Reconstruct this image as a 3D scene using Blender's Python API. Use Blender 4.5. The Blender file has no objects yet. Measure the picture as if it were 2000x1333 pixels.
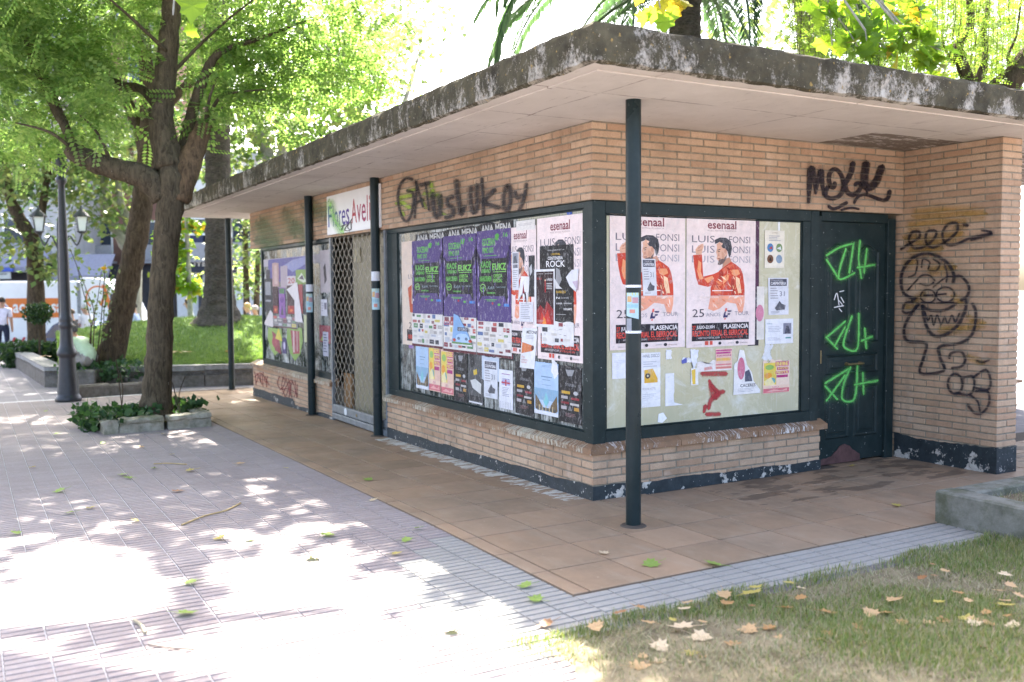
import bpy, math, random
import numpy as np
from mathutils import Vector, Matrix
random.seed(7); rng = np.random.default_rng(7)
SC = bpy.context.scene; COL = SC.collection
R = math.radians
# ------------------------------------------------------------------ camera
CAM = np.array([-3.7767, -5.4653, 1.5139]); YAW, PIT, ROL, FPX = R(29.80), R(-3.269), R(-0.411), 1860.8
FW = np.array([math.cos(PIT)*math.sin(YAW), math.cos(PIT)*math.cos(YAW), math.sin(PIT)])
_r = np.array([math.cos(YAW), -math.sin(YAW), 0.]); _u = np.cross(_r, FW)
RT = _r*math.cos(ROL) + _u*math.sin(ROL); UP = -_r*math.sin(ROL) + _u*math.cos(ROL)
cd = bpy.data.cameras.new('camera'); cam = bpy.data.objects.new('camera', cd); COL.objects.link(cam)
cam.matrix_world = Matrix(((RT[0], UP[0], -FW[0], CAM[0]), (RT[1], UP[1], -FW[1], CAM[1]), (RT[2], UP[2], -FW[2], CAM[2]), (0, 0, 0, 1)))
cd.sensor_width = 36; cd.lens = FPX/2000*36; cd.clip_start = .05; cd.clip_end = 600
cd.dof.use_dof = True; cd.dof.focus_distance = 6.9; cd.dof.aperture_fstop = 2.0
SC.camera = cam
# ------------------------------------------------------------------ sky, sun, exposure
SUN_EL, SUN_AZ = R(50), R(15)          # azimuth from +Y towards +X
SUNV = np.array([math.cos(SUN_EL)*math.sin(SUN_AZ), math.cos(SUN_EL)*math.cos(SUN_AZ), math.sin(SUN_EL)])
W = bpy.data.worlds.new('World'); SC.world = W; W.use_nodes = True
nt = W.node_tree; bg = nt.nodes['Background']; sky = nt.nodes.new('ShaderNodeTexSky')
sky.sky_type = 'NISHITA'; sky.sun_disc = False; sky.sun_elevation = SUN_EL; sky.sun_rotation = SUN_AZ
sky.air_density = .7; sky.dust_density = 5.0; sky.ozone_density = .3
nt.links.new(sky.outputs[0], bg.inputs[0]); bg.inputs[1].default_value = .15
sl = bpy.data.lights.new('sun', 'SUN'); sun = bpy.data.objects.new('sun', sl); COL.objects.link(sun)
sl.energy = 5.0; sl.angle = R(.53); sl.color = (1, .95, .87)
sun.rotation_euler = Vector(SUNV).to_track_quat('Z', 'Y').to_euler(); sun.location = (4, 12, 20)
SC.view_settings.view_transform = 'Standard'; SC.view_settings.look = 'None'
SC.view_settings.exposure = 3.0; SC.view_settings.gamma = 1; SC.view_settings.use_curve_mapping = False
SC.render.engine = 'CYCLES'
SC.cycles.max_bounces = 8; SC.cycles.transparent_max_bounces = 24

# ------------------------------------------------------------------ picture <-> place helpers
def ray(px, py): return FW*FPX + RT*(px-1000) - UP*(py-666.5)
def at(px, py, depth): return CAM + ray(px, py)/FPX*depth
def gz(y): return float(np.interp(y, [0, 10, 18, 24, 27, 30], [0, -.14, -.25, -.4, -.7, -1.05]))
def gp(px, py, dz=0):
    d = ray(px, py); z = 0
    for _ in range(12):
        t = (z+dz-CAM[2])/d[2]; P = CAM+d*t; z = gz(P[1])
    return P
def onX(px, py, X=0.):
    d = ray(px, py); return CAM + d*((X-CAM[0])/d[0])
def onY(px, py, Y=0.):
    d = ray(px, py); return CAM + d*((Y-CAM[1])/d[1])
def project_many(P):
    d = np.asarray(P)-CAM; z = d@FW; return np.stack([1000+FPX*(d@RT)/z, 666.5-FPX*(d@UP)/z, z], 1)
def project(P):
    d = np.asarray(P)-CAM; z = d@FW; return 1000+FPX*(d@RT)/z, 666.5-FPX*(d@UP)/z, z

# ------------------------------------------------------------------ object helpers
class MB:
    """collects polygons, then links them as ONE mesh object"""
    def __init__(s): s.v = []; s.f = []; s.m = []
    def add(s, vs, fs, m=0):
        o = len(s.v); s.v.extend([tuple(map(float, p)) for p in vs]); s.f.extend([tuple(i+o for i in f) for f in fs]); s.m.extend([m]*len(fs)); return s
    def box(s, a, b, m=0, bev=0):
        x0, y0, z0 = a; x1, y1, z1 = b
        if bev <= 0:
            return s.add([(x0,y0,z0),(x1,y0,z0),(x1,y1,z0),(x0,y1,z0),(x0,y0,z1),(x1,y0,z1),(x1,y1,z1),(x0,y1,z1)],
                         [(0,3,2,1),(4,5,6,7),(0,1,5,4),(1,2,6,5),(2,3,7,6),(3,0,4,7)], m)
        e = bev; vs = []
        for sx, X in ((1, x0), (-1, x1)):
            for sy, Y in ((1, y0), (-1, y1)):
                for sz, Z in ((1, z0), (-1, z1)):
                    vs += [(X, Y+sy*e, Z+sz*e), (X+sx*e, Y, Z+sz*e), (X+sx*e, Y+sy*e, Z)]
        import itertools
        idx = lambda i, j, k, c: ((i*2+j)*2+k)*3+c
        fs = []
        for i in (0, 1): fs.append(tuple(idx(i, j, k, 0) for j, k in ((0,0),(1,0),(1,1),(0,1))))
        for j in (0, 1): fs.append(tuple(idx(i, j, k, 1) for i, k in ((0,0),(1,0),(1,1),(0,1))))
        for k in (0, 1): fs.append(tuple(idx(i, j, k, 2) for i, j in ((0,0),(1,0),(1,1),(0,1))))
        for j, k in itertools.product((0,1),(0,1)): fs.append((idx(0,j,k,1), idx(1,j,k,1), idx(1,j,k,2), idx(0,j,k,2)))
        for i, k in itertools.product((0,1),(0,1)): fs.append((idx(i,0,k,0), idx(i,1,k,0), idx(i,1,k,2), idx(i,0,k,2)))
        for i, j in itertools.product((0,1),(0,1)): fs.append((idx(i,j,0,0), idx(i,j,1,0), idx(i,j,1,1), idx(i,j,0,1)))
        for i, j, k in itertools.product((0,1),(0,1),(0,1)): fs.append((idx(i,j,k,0), idx(i,j,k,1), idx(i,j,k,2)))
        return s.add(vs, fs, m)
    def tube(s, path, rad, n=8, m=0, cap=True, wob=0.):
        path = [np.asarray(p, float) for p in path]; k = len(path)
        if not hasattr(rad, '__len__'): rad = [rad]*k
        rings = []; ref = np.array([1., .3, .1])
        for i in range(k):
            t = path[min(i+1, k-1)]-path[max(i-1, 0)]; t = t/(np.linalg.norm(t)+1e-9)
            a = ref-t*(ref@t)
            if np.linalg.norm(a) < .05: a = np.array([0, 1., 0])-t*t[1]
            a /= np.linalg.norm(a); b = np.cross(t, a); ref = a
            rings.append([path[i]+(a*math.cos(q)+b*math.sin(q))*rad[i]*(1+(wob*math.sin(3*q+i*1.7)+wob*.7*math.sin(5*q-i*2.3) if wob else 0)) for q in [2*math.pi*j/n for j in range(n)]])
        vs = [p for r in rings for p in r]; fs = []
        for i in range(k-1):
            for j in range(n): fs.append((i*n+j, i*n+(j+1) % n, (i+1)*n+(j+1) % n, (i+1)*n+j))
        if cap: fs.append(tuple(range(n-1, -1, -1))); fs.append(tuple((k-1)*n+j for j in range(n)))
        return s.add(vs, fs, m)
    def lathe(s, prof, c, n=20, m=0):
        vs = []; fs = []; k = len(prof)
        for r, z in prof:
            for j in range(n): vs.append((c[0]+r*math.cos(2*math.pi*j/n), c[1]+r*math.sin(2*math.pi*j/n), c[2]+z))
        for i in range(k-1):
            for j in range(n): fs.append((i*n+j, i*n+(j+1) % n, (i+1)*n+(j+1) % n, (i+1)*n+j))
        fs.append(tuple(range(n-1, -1, -1))); fs.append(tuple((k-1)*n+j for j in range(n)))
        return s.add(vs, fs, m)
    def prism(s, poly, ax, d0, d1, m=0):
        """poly of 2D points extruded along axis ax (0,1,2)"""
        n = len(poly); mk = lambda p, d: {0: (d, p[0], p[1]), 1: (p[0], d, p[1]), 2: (p[0], p[1], d)}[ax]
        vs = [mk(p, d0) for p in poly]+[mk(p, d1) for p in poly]
        fs = [tuple(range(n)), tuple(range(2*n-1, n-1, -1))]+[(i, (i+1) % n, n+(i+1) % n, n+i) for i in range(n)]
        return s.add(vs, fs, m)
    def build(s, name, mats, parent=None, org=None, smooth=False, label=None):
        me = bpy.data.meshes.new(name); v = np.array(s.v, float).reshape(-1, 3)
        if org is None: org = (0, 0, 0)
        me.from_pydata((v-np.array(org)).tolist(), [], s.f)
        mats = mats if isinstance(mats, (list, tuple)) else [mats]
        for m in mats: me.materials.append(m)
        if len(mats) > 1: me.polygons.foreach_set('material_index', s.m)
        if smooth: me.polygons.foreach_set('use_smooth', [True]*len(s.f))
        me.update()
        return link(name, me, org, parent, label)
def link(name, me, loc=(0, 0, 0), parent=None, label=None):
    o = bpy.data.objects.new(name, me); COL.objects.link(o)
    if parent is not None:
        o.parent = parent; p = WLOC.get(parent.name, Vector((0, 0, 0))); o.location = Vector(loc)-p
    else: o.location = loc
    WLOC[o.name] = Vector(loc)
    if label: o['label'] = label
    return o
WLOC = {}
def fast(name, V, F, mat, parent=None, org=(0, 0, 0), uv=None, kind=None):
    """numpy mesh, all faces with the same corner count"""
    V = np.asarray(V, np.float32)-np.array(org, np.float32); F = np.asarray(F, np.int32)
    me = bpy.data.meshes.new(name); k = F.shape[1]
    me.vertices.add(len(V)); me.vertices.foreach_set('co', V.ravel())
    me.loops.add(F.size); me.loops.foreach_set('vertex_index', F.ravel())
    me.polygons.add(len(F)); me.polygons.foreach_set('loop_start', np.arange(0, F.size, k, dtype=np.int32))
    me.update(calc_edges=True); me.validate(); me.shade_flat()
    for m in (mat if isinstance(mat, (list, tuple)) else [mat]): me.materials.append(m)
    o = link(name, me, org, parent)
    if kind: o['kind'] = kind
    return o
def tag(o, label, cat, group=None, kind=None):
    o['label'] = label; o['category'] = cat
    if group: o['group'] = group
    if kind: o['kind'] = kind
    return o
def thing(name, loc, label=None, cat=None, group=None):
    o = bpy.data.objects.new(name, None); COL.objects.link(o); o.location = tuple(map(float, loc)); WLOC[o.name] = Vector(o.location); o.empty_display_size = .1
    if label: tag(o, label, cat, group)
    return o
def struct(o, label=None, cat=None):
    o['kind'] = 'structure'
    if label: o['label'] = label
    if cat: o['category'] = cat
    return o
def spline(pts, n=6):
    P = [np.asarray(p, float) for p in pts]; out = []
    for i in range(len(P)-1):
        p0, p1, p2, p3 = P[max(i-1, 0)], P[i], P[i+1], P[min(i+2, len(P)-1)]
        for j in range(n):
            t = j/n; out.append(.5*((2*p1)+(p2-p0)*t+(2*p0-5*p1+4*p2-p3)*t*t+(3*p1-p0-3*p2+p3)*t**3))
    out.append(P[-1]); return out

# ------------------------------------------------------------------ materials
def hexc(h):
    h = h.lstrip('#'); c = [int(h[i:i+2], 16)/255 for i in (0, 2, 4)]
    return tuple(x/12.92 if x <= .04045 else ((x+.055)/1.055)**2.4 for x in c)
class NT:
    def __init__(s, name):
        s.m = bpy.data.materials.new(name); s.m.use_nodes = True; s.t = s.m.node_tree
        s.p = s.t.nodes['Principled BSDF']; s.out = s.t.nodes['Material Output']
    def n(s, typ, **kw):
        nd = s.t.nodes.new('ShaderNode'+typ)
        for k, v in kw.items():
            if k.startswith('i_'): nd.inputs[k[2:].replace('_', ' ')].default_value = v
            elif k.startswith('x'): nd.inputs[int(k[1:])].default_value = v
            else: setattr(nd, k, v)
        return nd
    def l(s, a, b): s.t.links.new(a, b)
    def coord(s, scale=(1, 1, 1), kind='Object'):
        tc = s.n('TexCoord'); mp = s.n('Mapping'); mp.inputs['Scale'].default_value = scale
        s.l(tc.outputs[kind], mp.inputs[0]); return mp.outputs[0]
    def world(s, scale=(1, 1, 1)):
        g = s.n('NewGeometry'); mp = s.n('Mapping'); mp.inputs['Scale'].default_value = scale
        s.l(g.outputs['Position'], mp.inputs[0]); return mp.outputs[0]
    def noise(s, vec, sc, det=4, rough=.6, dist=0):
        nd = s.n('TexNoise'); nd.inputs['Scale'].default_value = sc; nd.inputs['Detail'].default_value = det
        nd.inputs['Roughness'].default_value = rough; nd.inputs['Distortion'].default_value = dist
        s.l(vec, nd.inputs['Vector']); return nd.outputs['Fac']
    def ramp(s, fac, stops, interp='LINEAR'):
        r = s.n('ValToRGB'); r.color_ramp.interpolation = interp; e = r.color_ramp.elements
        while len(e) < len(stops): e.new(.5)
        for el, (pos, c) in zip(e, stops): el.position = pos; el.color = (*c, 1) if len(c) == 3 else c
        s.l(fac, r.inputs[0]); return r.outputs[0]
    def mask(s, fac, a, b):
        return s.ramp(fac, [(a, (0, 0, 0)), (b, (1, 1, 1))])
    def mix(s, f, a, b, mode='MIX'):
        m = s.n('MixRGB', blend_type=mode)
        for i, x in ((0, f), (1, a), (2, b)):
            if hasattr(x, 'node'): s.l(x, m.inputs[i])
            elif i == 0: m.inputs[0].default_value = x
            else: m.inputs[i].default_value = (*x, 1)
        return m.outputs[0]
    def math(s, op, a, b=None, c=False):
        m = s.n('Math', operation=op); m.use_clamp = c
        for i, x in ((0, a), (1, b)):
            if x is None: continue
            if hasattr(x, 'node'): s.l(x, m.inputs[i])
            else: m.inputs[i].default_value = x
        return m.outputs[0]
    def sep(s, vec):
        x = s.n('SeparateXYZ'); s.l(vec, x.inputs[0]); return x.outputs
    def bump(s, h, st=.3, dist=.01):
        b = s.n('Bump'); b.inputs['Strength'].default_value = st; b.inputs['Distance'].default_value = dist
        s.l(h, b.inputs['Height']); s.l(b.outputs[0], s.p.inputs['Normal'])
    def color(s, c):
        if hasattr(c, 'node'): s.l(c, s.p.inputs['Base Color'])
        else: s.p.inputs['Base Color'].default_value = (*c, 1)
    def rough(s, r, spec=.3):
        if hasattr(r, 'node'): s.l(r, s.p.inputs['Roughness'])
        else: s.p.inputs['Roughness'].default_value = r
        s.p.inputs['Specular IOR Level'].default_value = spec
    def rnd(s):
        oi = s.n('ObjectInfo'); g = s.n('NewGeometry')
        return s.math('FRACT', s.math('ADD', oi.outputs['Random'], g.outputs['Random Per Island']))
def simple(name, c, rough=.6, var=.25, sc=8, bump=.0, spec=.3, metal=0, bsc=None):
    """plain surface with worn, uneven colour"""
    t = NT(name); v = t.world()
    f = t.noise(v, sc, 6, .65); lo = tuple(x*(1-var) for x in c); hi = tuple(min(1, x*(1+var)) for x in c)
    t.color(t.ramp(f, [(.3, lo), (.7, hi)])); t.rough(rough, spec); t.p.inputs['Metallic'].default_value = metal
    if bump: t.bump(t.noise(v, bsc or sc*6, 5, .7), bump, .006)
    return t.m
_pm = {}
def paint(c, rough=.55):
    """printing ink on paper: flat colour, slightly creased and weathered"""
    if isinstance(c, str): c = hexc(c)
    k = (tuple(round(x, 3) for x in c), rough)
    if k not in _pm:
        t = NT('print_%d' % len(_pm)); v = t.world()
        f = t.noise(v, 14, 5, .7)
        k_ = t.ramp(f, [(.25, tuple(x*.80+.012 for x in c)), (.6, c), (.85, tuple(min(.85, x*1.08+.03) for x in c))])
        sc_ = t.noise(t.world((1, 1, .55)), 34, 6, .8, .8); k_ = t.mix(t.math('MULTIPLY', t.mask(sc_, .53, .66), .5), k_, (.52, .51, .5))      # rubbed, sun-bleached ink
        t.color(k_)
        t.rough(rough, .25); t.bump(t.noise(t.world((1, 1, 2.6)), 15, 5, .7, 1.4), .45, .016); _pm[k] = t.m
    return _pm[k]
# ------------------------------------------------------------------ shared materials
def m_brick():
    t = NT('brick'); r = t.rnd(); v = t.world()
    c = t.ramp(r, [(0, (.45, .30, .195)), (.2, (.53, .365, .24)), (.42, (.56, .40, .27)), (.6, (.48, .305, .195)), (.8, (.59, .435, .30)), (1, (.47, .32, .21))])
    g = t.noise(v, 90, 4, .7); c = t.mix(t.mask(g, .35, .75), t.mix(.35, c, (.2, .1, .05)), c)
    d = t.noise(v, 2.2, 6, .65); c = t.mix(t.math('MULTIPLY', t.mask(d, .48, .70), .5), c, (.20, .14, .09)); rn = t.noise(t.world((7, 7, .5)), 1.6, 5, .7); c = t.mix(t.math('MULTIPLY', t.mask(rn, .54, .70), .38), c, (.19, .14, .10))
    e = t.noise(v, 5, 5, .6); c = t.mix(t.math('MULTIPLY', t.mask(e, .58, .75), .35), c, (.6, .5, .42))
    t.color(c); t.rough(.85, .15); t.bump(t.noise(v, 120, 5, .75), .45, .004); return t.m
def m_tile_floor():
    t = NT('terracotta_floor'); r = t.rnd(); v = t.world(); x, y, z = t.sep(v)
    c = t.ramp(r, [(0, (.26, .175, .108)), (.4, (.305, .20, .122)), (.7, (.285, .198, .128)), (1, (.335, .22, .135))])
    d = t.noise(v, 1.3, 7, .7); c = t.mix(t.math('MULTIPLY', t.mask(d, .42, .66), .6), c, (.165, .127, .085)); d2 = t.noise(t.world((1, .35, 1)), 6, 6, .75); c = t.mix(t.math('MULTIPLY', t.mask(d2, .5, .7), .4), c, (.36, .29, .21))
    st = t.noise(t.world((1.2, 3.2, 1)), 1.6, 5, .6)   # damp dirt by the back door
    w = t.math('MULTIPLY', t.math('MULTIPLY', t.mask(st, .52, .56), t.math('GREATER_THAN', x, .9)), t.math('GREATER_THAN', y, -.75))
    c = t.mix(t.math('MULTIPLY', w, .6), c, (.06, .042, .03))
    # white droppings and spilt whitewash along the shop window
    wn = t.noise(t.world((2.2, 7, 1)), 2.4, 6, .7)
    ed = t.math('ADD', t.math('MULTIPLY', x, 1.6), t.math('MULTIPLY', t.noise(t.world((.2, 2.5, 1)), 3, 3, .6), .42))
    wm = t.math('MULTIPLY', t.mask(wn, .46, .53), t.math('MULTIPLY', t.math('GREATER_THAN', ed, -.06), t.math('LESS_THAN', x, .02)))
    wm = t.math('MULTIPLY', wm, t.math('MULTIPLY', t.math('LESS_THAN', y, 3.7), t.math('GREATER_THAN', y, .1)))
    c = t.mix(t.math('MULTIPLY', wm, .85), c, (.62, .62, .56))
    sp = t.noise(v, 34, 3, .5); c = t.mix(t.mask(sp, .73, .76), c, (.4, .33, .26))
    t.color(c); t.rough(t.ramp(d, [(.3, (.55,)*3), (.7, (.8,)*3)]), .3); t.bump(t.noise(v, 60, 5, .7), .12, .004); return t.m
def m_bar_tile(name, lo, hi, spot):
    t = NT(name); r = t.rnd(); oi = t.n('ObjectInfo'); v = t.world()
    c = t.ramp(t.noise(v, .9, 6, .65), [(.3, lo), (.7, hi)])
    c = t.mix(t.math('MULTIPLY', r, .3), c, spot); d = t.noise(v, 45, 4, .7)
    c = t.mix(t.math('MULTIPLY', t.mask(d, .5, .75), .35), c, (.42, .4, .4))
    t.color(c); t.rough(.8, .2); t.bump(t.noise(v, 150, 4, .7), .25, .002); return t.m
def m_concrete_fascia():
    t = NT('mossy_concrete'); v = t.world(); x, y, z = t.sep(v)
    base = t.ramp(t.noise(v, 14, 6, .7), [(.3, (.29, .26, .21)), (.7, (.48, .445, .375))])
    big = t.noise(t.world((1.5, 1.5, .9)), 2.3, 5, .7, .6)
    fine = t.noise(t.world((6, 6, 3.2)), 3.6, 8, .8); pit = t.noise(v, 55, 6, .8)
    zz = t.math('MULTIPLY', t.math('SUBTRACT', z, 2.65), 2.1)
    k = t.math('ADD', t.math('ADD', t.math('MULTIPLY', big, 1.7), t.math('MULTIPLY', fine, .95)), t.math('ADD', t.math('MULTIPLY', zz, .45), t.math('MULTIPLY', pit, .9)))
    m = t.n('MapRange', x1=1.60, x2=1.82).outputs[0]
    t.l(k, m.node.inputs[0])
    moss = t.ramp(t.noise(v, 6, 5, .7), [(.3, (.035, .031, .022)), (.55, (.075, .066, .042)), (.8, (.13, .115, .07))])
    c = t.mix(m, base, moss)
    spk = t.noise(v, 60, 3, .6); c = t.mix(t.mask(spk, .69, .72), c, (.42, .38, .30))
    yl = t.noise(v, 25, 3, .5); c = t.mix(t.math('MULTIPLY', t.mask(yl, .68, .72), .7), c, (.35, .24, .08))
    t.color(c); t.rough(.95, .1); h = t.math('ADD', t.noise(v, 30, 8, .8), t.math('MULTIPLY', m, .35)); t.bump(h, .8, .012); return t.m
def m_soffit():
    t = NT('board_marked_soffit'); v = t.world(); x, y, z = t.sep(v)
    c = t.ramp(t.noise(v, 1.6, 7, .7), [(.3, (.53, .48, .43)), (.7, (.66, .61, .555))])
    wv_ = t.math('MULTIPLY', t.math('SUBTRACT', t.noise(v, 1.1, 3, .6), .5), .09); bx = t.math('FRACT', t.math('ADD', t.math('MULTIPLY', y, 1.25), wv_)); ln = t.math('LESS_THAN', bx, .022)
    bx2 = t.math('FRACT', t.math('ADD', t.math('ADD', t.math('MULTIPLY', x, .62), .31), wv_)); ln2 = t.math('LESS_THAN', bx2, .010)
    nz = t.mask(t.noise(v, 5, 5, .7), .42, .62); L = t.math('MULTIPLY', t.math('MAXIMUM', ln, ln2), nz)
    c = t.mix(t.math('MULTIPLY', L, .75), c, (.21, .165, .14))
    sc = t.noise(t.world((9, 1.1, 1)), 4, 6, .75); c = t.mix(t.math('MULTIPLY', t.mask(sc, .62, .66), .55), c, (.24, .19, .16))
    st = t.noise(v, .8, 5, .6); c = t.mix(t.math('MULTIPLY', t.mask(st, .56, .72), .45), c, (.27, .215, .18))
    # old damp and peeling paint over the back door
    near = t.math('MULTIPLY', t.math('GREATER_THAN', x, 2.2), t.math('GREATER_THAN', y, -.55))
    pe = t.noise(t.world((1, 3.5, 1)), 3.2, 7, .75)
    c = t.mix(t.math('MULTIPLY', near, t.math('MULTIPLY', t.mask(pe, .42, .47), .85)), c, (.15, .115, .085))
    c = t.mix(t.math('MULTIPLY', near, t.math('MULTIPLY', t.mask(pe, .60, .62), .7)), c, (.6, .58, .54))
    t.color(c); t.rough(.95, .1); t.bump(t.math('ADD', t.noise(v, 45, 6, .75), t.math('MULTIPLY', L, -.6)), .35, .006); return t.m
def m_plinth():
    t = NT('flaking_dark_paint'); v = t.world(); x, y, z = t.sep(v)
    d = t.ramp(t.noise(v, 12, 5, .7), [(.3, (.012, .018, .02)), (.7, (.035, .045, .05))])
    f = t.noise(v, 7, 6, .7); e = t.math('ADD', f, t.math('MULTIPLY', t.math('SUBTRACT', .06, z), .55))
    right = t.math('MULTIPLY', t.math('GREATER_THAN', x, .08), .075)
    m = t.mask(t.math('ADD', t.math('ADD', e, right), t.math('MULTIPLY', t.math('SUBTRACT', t.noise(v, 45, 5, .7), .5), .12)), .655, .67)
    c = t.mix(m, d, t.ramp(t.noise(v, 30, 4, .6), [(.3, (.36, .33, .28)), (.7, (.56, .53, .47))]))
    s = t.noise(v, 55, 2, .5); c = t.mix(t.mask(s, .70, .73), c, (.5, .5, .44))
    t.color(c); t.rough(.6, .35); t.bump(t.math('SUBTRACT', t.noise(v, 40, 5, .7), t.math('MULTIPLY', m, .8)), .5, .006); return t.m
def m_sill():
    t = NT('sill_tile'); r = t.rnd(); v = t.world(); x, y, z = t.sep(v)
    c = t.ramp(r, [(0, (.20, .115, .062)), (.5, (.26, .15, .085)), (1, (.31, .19, .105))])
    c = t.mix(t.math('MULTIPLY', t.mask(t.noise(v, 9, 5, .7), .4, .7), .5), c, (.13, .085, .05))
    left = t.math('GREATER_THAN', y, .07)
    a = t.noise(t.world((2.5, 24, 6)), 2.2, 6, .8); b = t.noise(t.world((24, 2.5, 6)), 2.2, 6, .8)
    g = t.noise(v, 1.7, 4, .6)
    k = t.mix(left, b, a)
    gate = t.math('ADD', t.math('MULTIPLY', g, .42), t.math('MULTIPLY', left, .05))
    m = t.mask(t.math('ADD', k, t.math('SUBTRACT', gate, .2)), .585, .62)
    c = t.mix(t.math('MULTIPLY', m, .85), c, t.mix(left, (.66, .64, .6), (.47, .44, .34)))
    t.color(c); t.rough(.5, .35); t.bump(t.math('ADD', t.noise(v, 50, 4, .6), m), .25, .003); return t.m
def m_frame():
    t = NT('dark_green_painted_steel'); v = t.world()
    c = t.ramp(t.noise(v, 9, 6, .7), [(.3, (.009, .018, .018)), (.7, (.019, .032, .032))])
    s = t.noise(v, 38, 4, .6); c = t.mix(t.mask(s, .69, .72), c, (.4, .42, .4))
    d = t.noise(v, 3, 6, .7); c = t.mix(t.math('MULTIPLY', t.mask(d, .5, .8), .16), c, (.12, .13, .12))
    t.color(c); t.rough(t.ramp(d, [(.3, (.34,)*3), (.7, (.55,)*3)]), .18); t.bump(t.noise(v, 60, 4, .6), .1, .003); return t.m
def m_glass_left():
    t = NT('whitewashed_dirty_glass'); v = t.world()
    dr = t.noise(t.world((1, 16, 1.1)), 2.6, 7, .75); bl = t.noise(v, 2.6, 6, .7, 1.0); fine = t.noise(v, 24, 6, .8)
    k = t.math('ADD', t.math('MULTIPLY', dr, .8), t.math('ADD', t.math('MULTIPLY', bl, .7), t.math('MULTIPLY', fine, .25)))
    c = t.ramp(k, [(.76, (.014, .018, .018)), (.86, (.06, .07, .065)), (.95, (.26, .28, .26)), (1.0, (.5, .52, .5))])
    x, y, z = t.sep(v); top = t.math('MULTIPLY', t.math('GREATER_THAN', z, 1.86), t.math('LESS_THAN', y, 1.1))
    c = t.mix(t.math('MULTIPLY', top, .8), c, (.24, .24, .17))
    t.color(c); t.rough(t.ramp(k, [(.8, (.08,)*3), (.95, (.6,)*3)]), .5); return t.m
def m_glass_right():
    t = NT('papered_shop_glass'); v = t.world()
    c = t.ramp(t.noise(v, 1.5, 5, .6), [(.3, (.40, .385, .25)), (.7, (.52, .505, .36))])
    dr = t.noise(t.world((18, 1, 1.0)), 2.2, 7, .75); c = t.mix(t.math('MULTIPLY', t.mask(dr, .55, .72), .5), c, (.62, .64, .58))
    bl = t.noise(v, 3.4, 6, .75, .8); c = t.mix(t.math('MULTIPLY', t.mask(bl, .56, .68), .6), c, (.66, .67, .64))
    sp = t.noise(v, 30, 5, .7); c = t.mix(t.math('MULTIPLY', t.mask(sp, .68, .72), .6), c, (.2, .2, .16))
    t.color(c); t.rough(t.ramp(bl, [(.4, (.07,)*3), (.65, (.5,)*3)]), .5); return t.m
def m_stone(name, lo, hi, moss=(.07, .075, .03), amt=.5, sc=5):
    t = NT(name); v = t.world(); c = t.ramp(t.noise(v, sc*3, 7, .7), [(.3, lo), (.7, hi)])
    m = t.noise(v, sc, 6, .7); c = t.mix(t.math('MULTIPLY', t.mask(m, .48, .62), amt), c, moss)
    t.color(c); t.rough(.95, .1); t.bump(t.noise(v, sc*9, 7, .8), .6, .01); return t.m
def m_bark(name, lo, hi, sc=1., vert=.25, streak=None):
    t = NT(name); v = t.world((1, 1, vert)); r = t.noise(v, 26*sc, 6, .75, .6)
    c = t.ramp(r, [(.35, lo), (.62, hi)]); l = t.noise(t.world(), 5, 5, .7)
    c = t.mix(t.math('MULTIPLY', t.mask(l, .55, .7), .4), c, tuple(x*1.7 for x in hi))
    if streak: c = t.mix(t.mask(t.noise(t.world((1, 1, .3)), 40, 4, .6), .70, .73), c, streak)
    t.color(c); t.rough(.95, .1); t.bump(r, 1., .02); return t.m
def m_leaf(name, cols, tr=.5, trc=None):
    t = NT(name); r = t.n('NewGeometry').outputs['Random Per Island']
    c = t.ramp(r, [(i/(len(cols)-1), k) for i, k in enumerate(cols)]); t.color(c); t.rough(.5, .3)
    tl = t.n('BsdfTranslucent'); mx = t.n('MixShader'); mx.inputs[0].default_value = tr
    t.l(t.mix(1, c, trc or (1.6, 1.75, .9), 'MULTIPLY'), tl.inputs[0]); t.l(t.p.outputs[0], mx.inputs[1]); t.l(tl.outputs[0], mx.inputs[2]); t.l(mx.outputs[0], t.out.inputs[0]); return t.m
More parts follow.
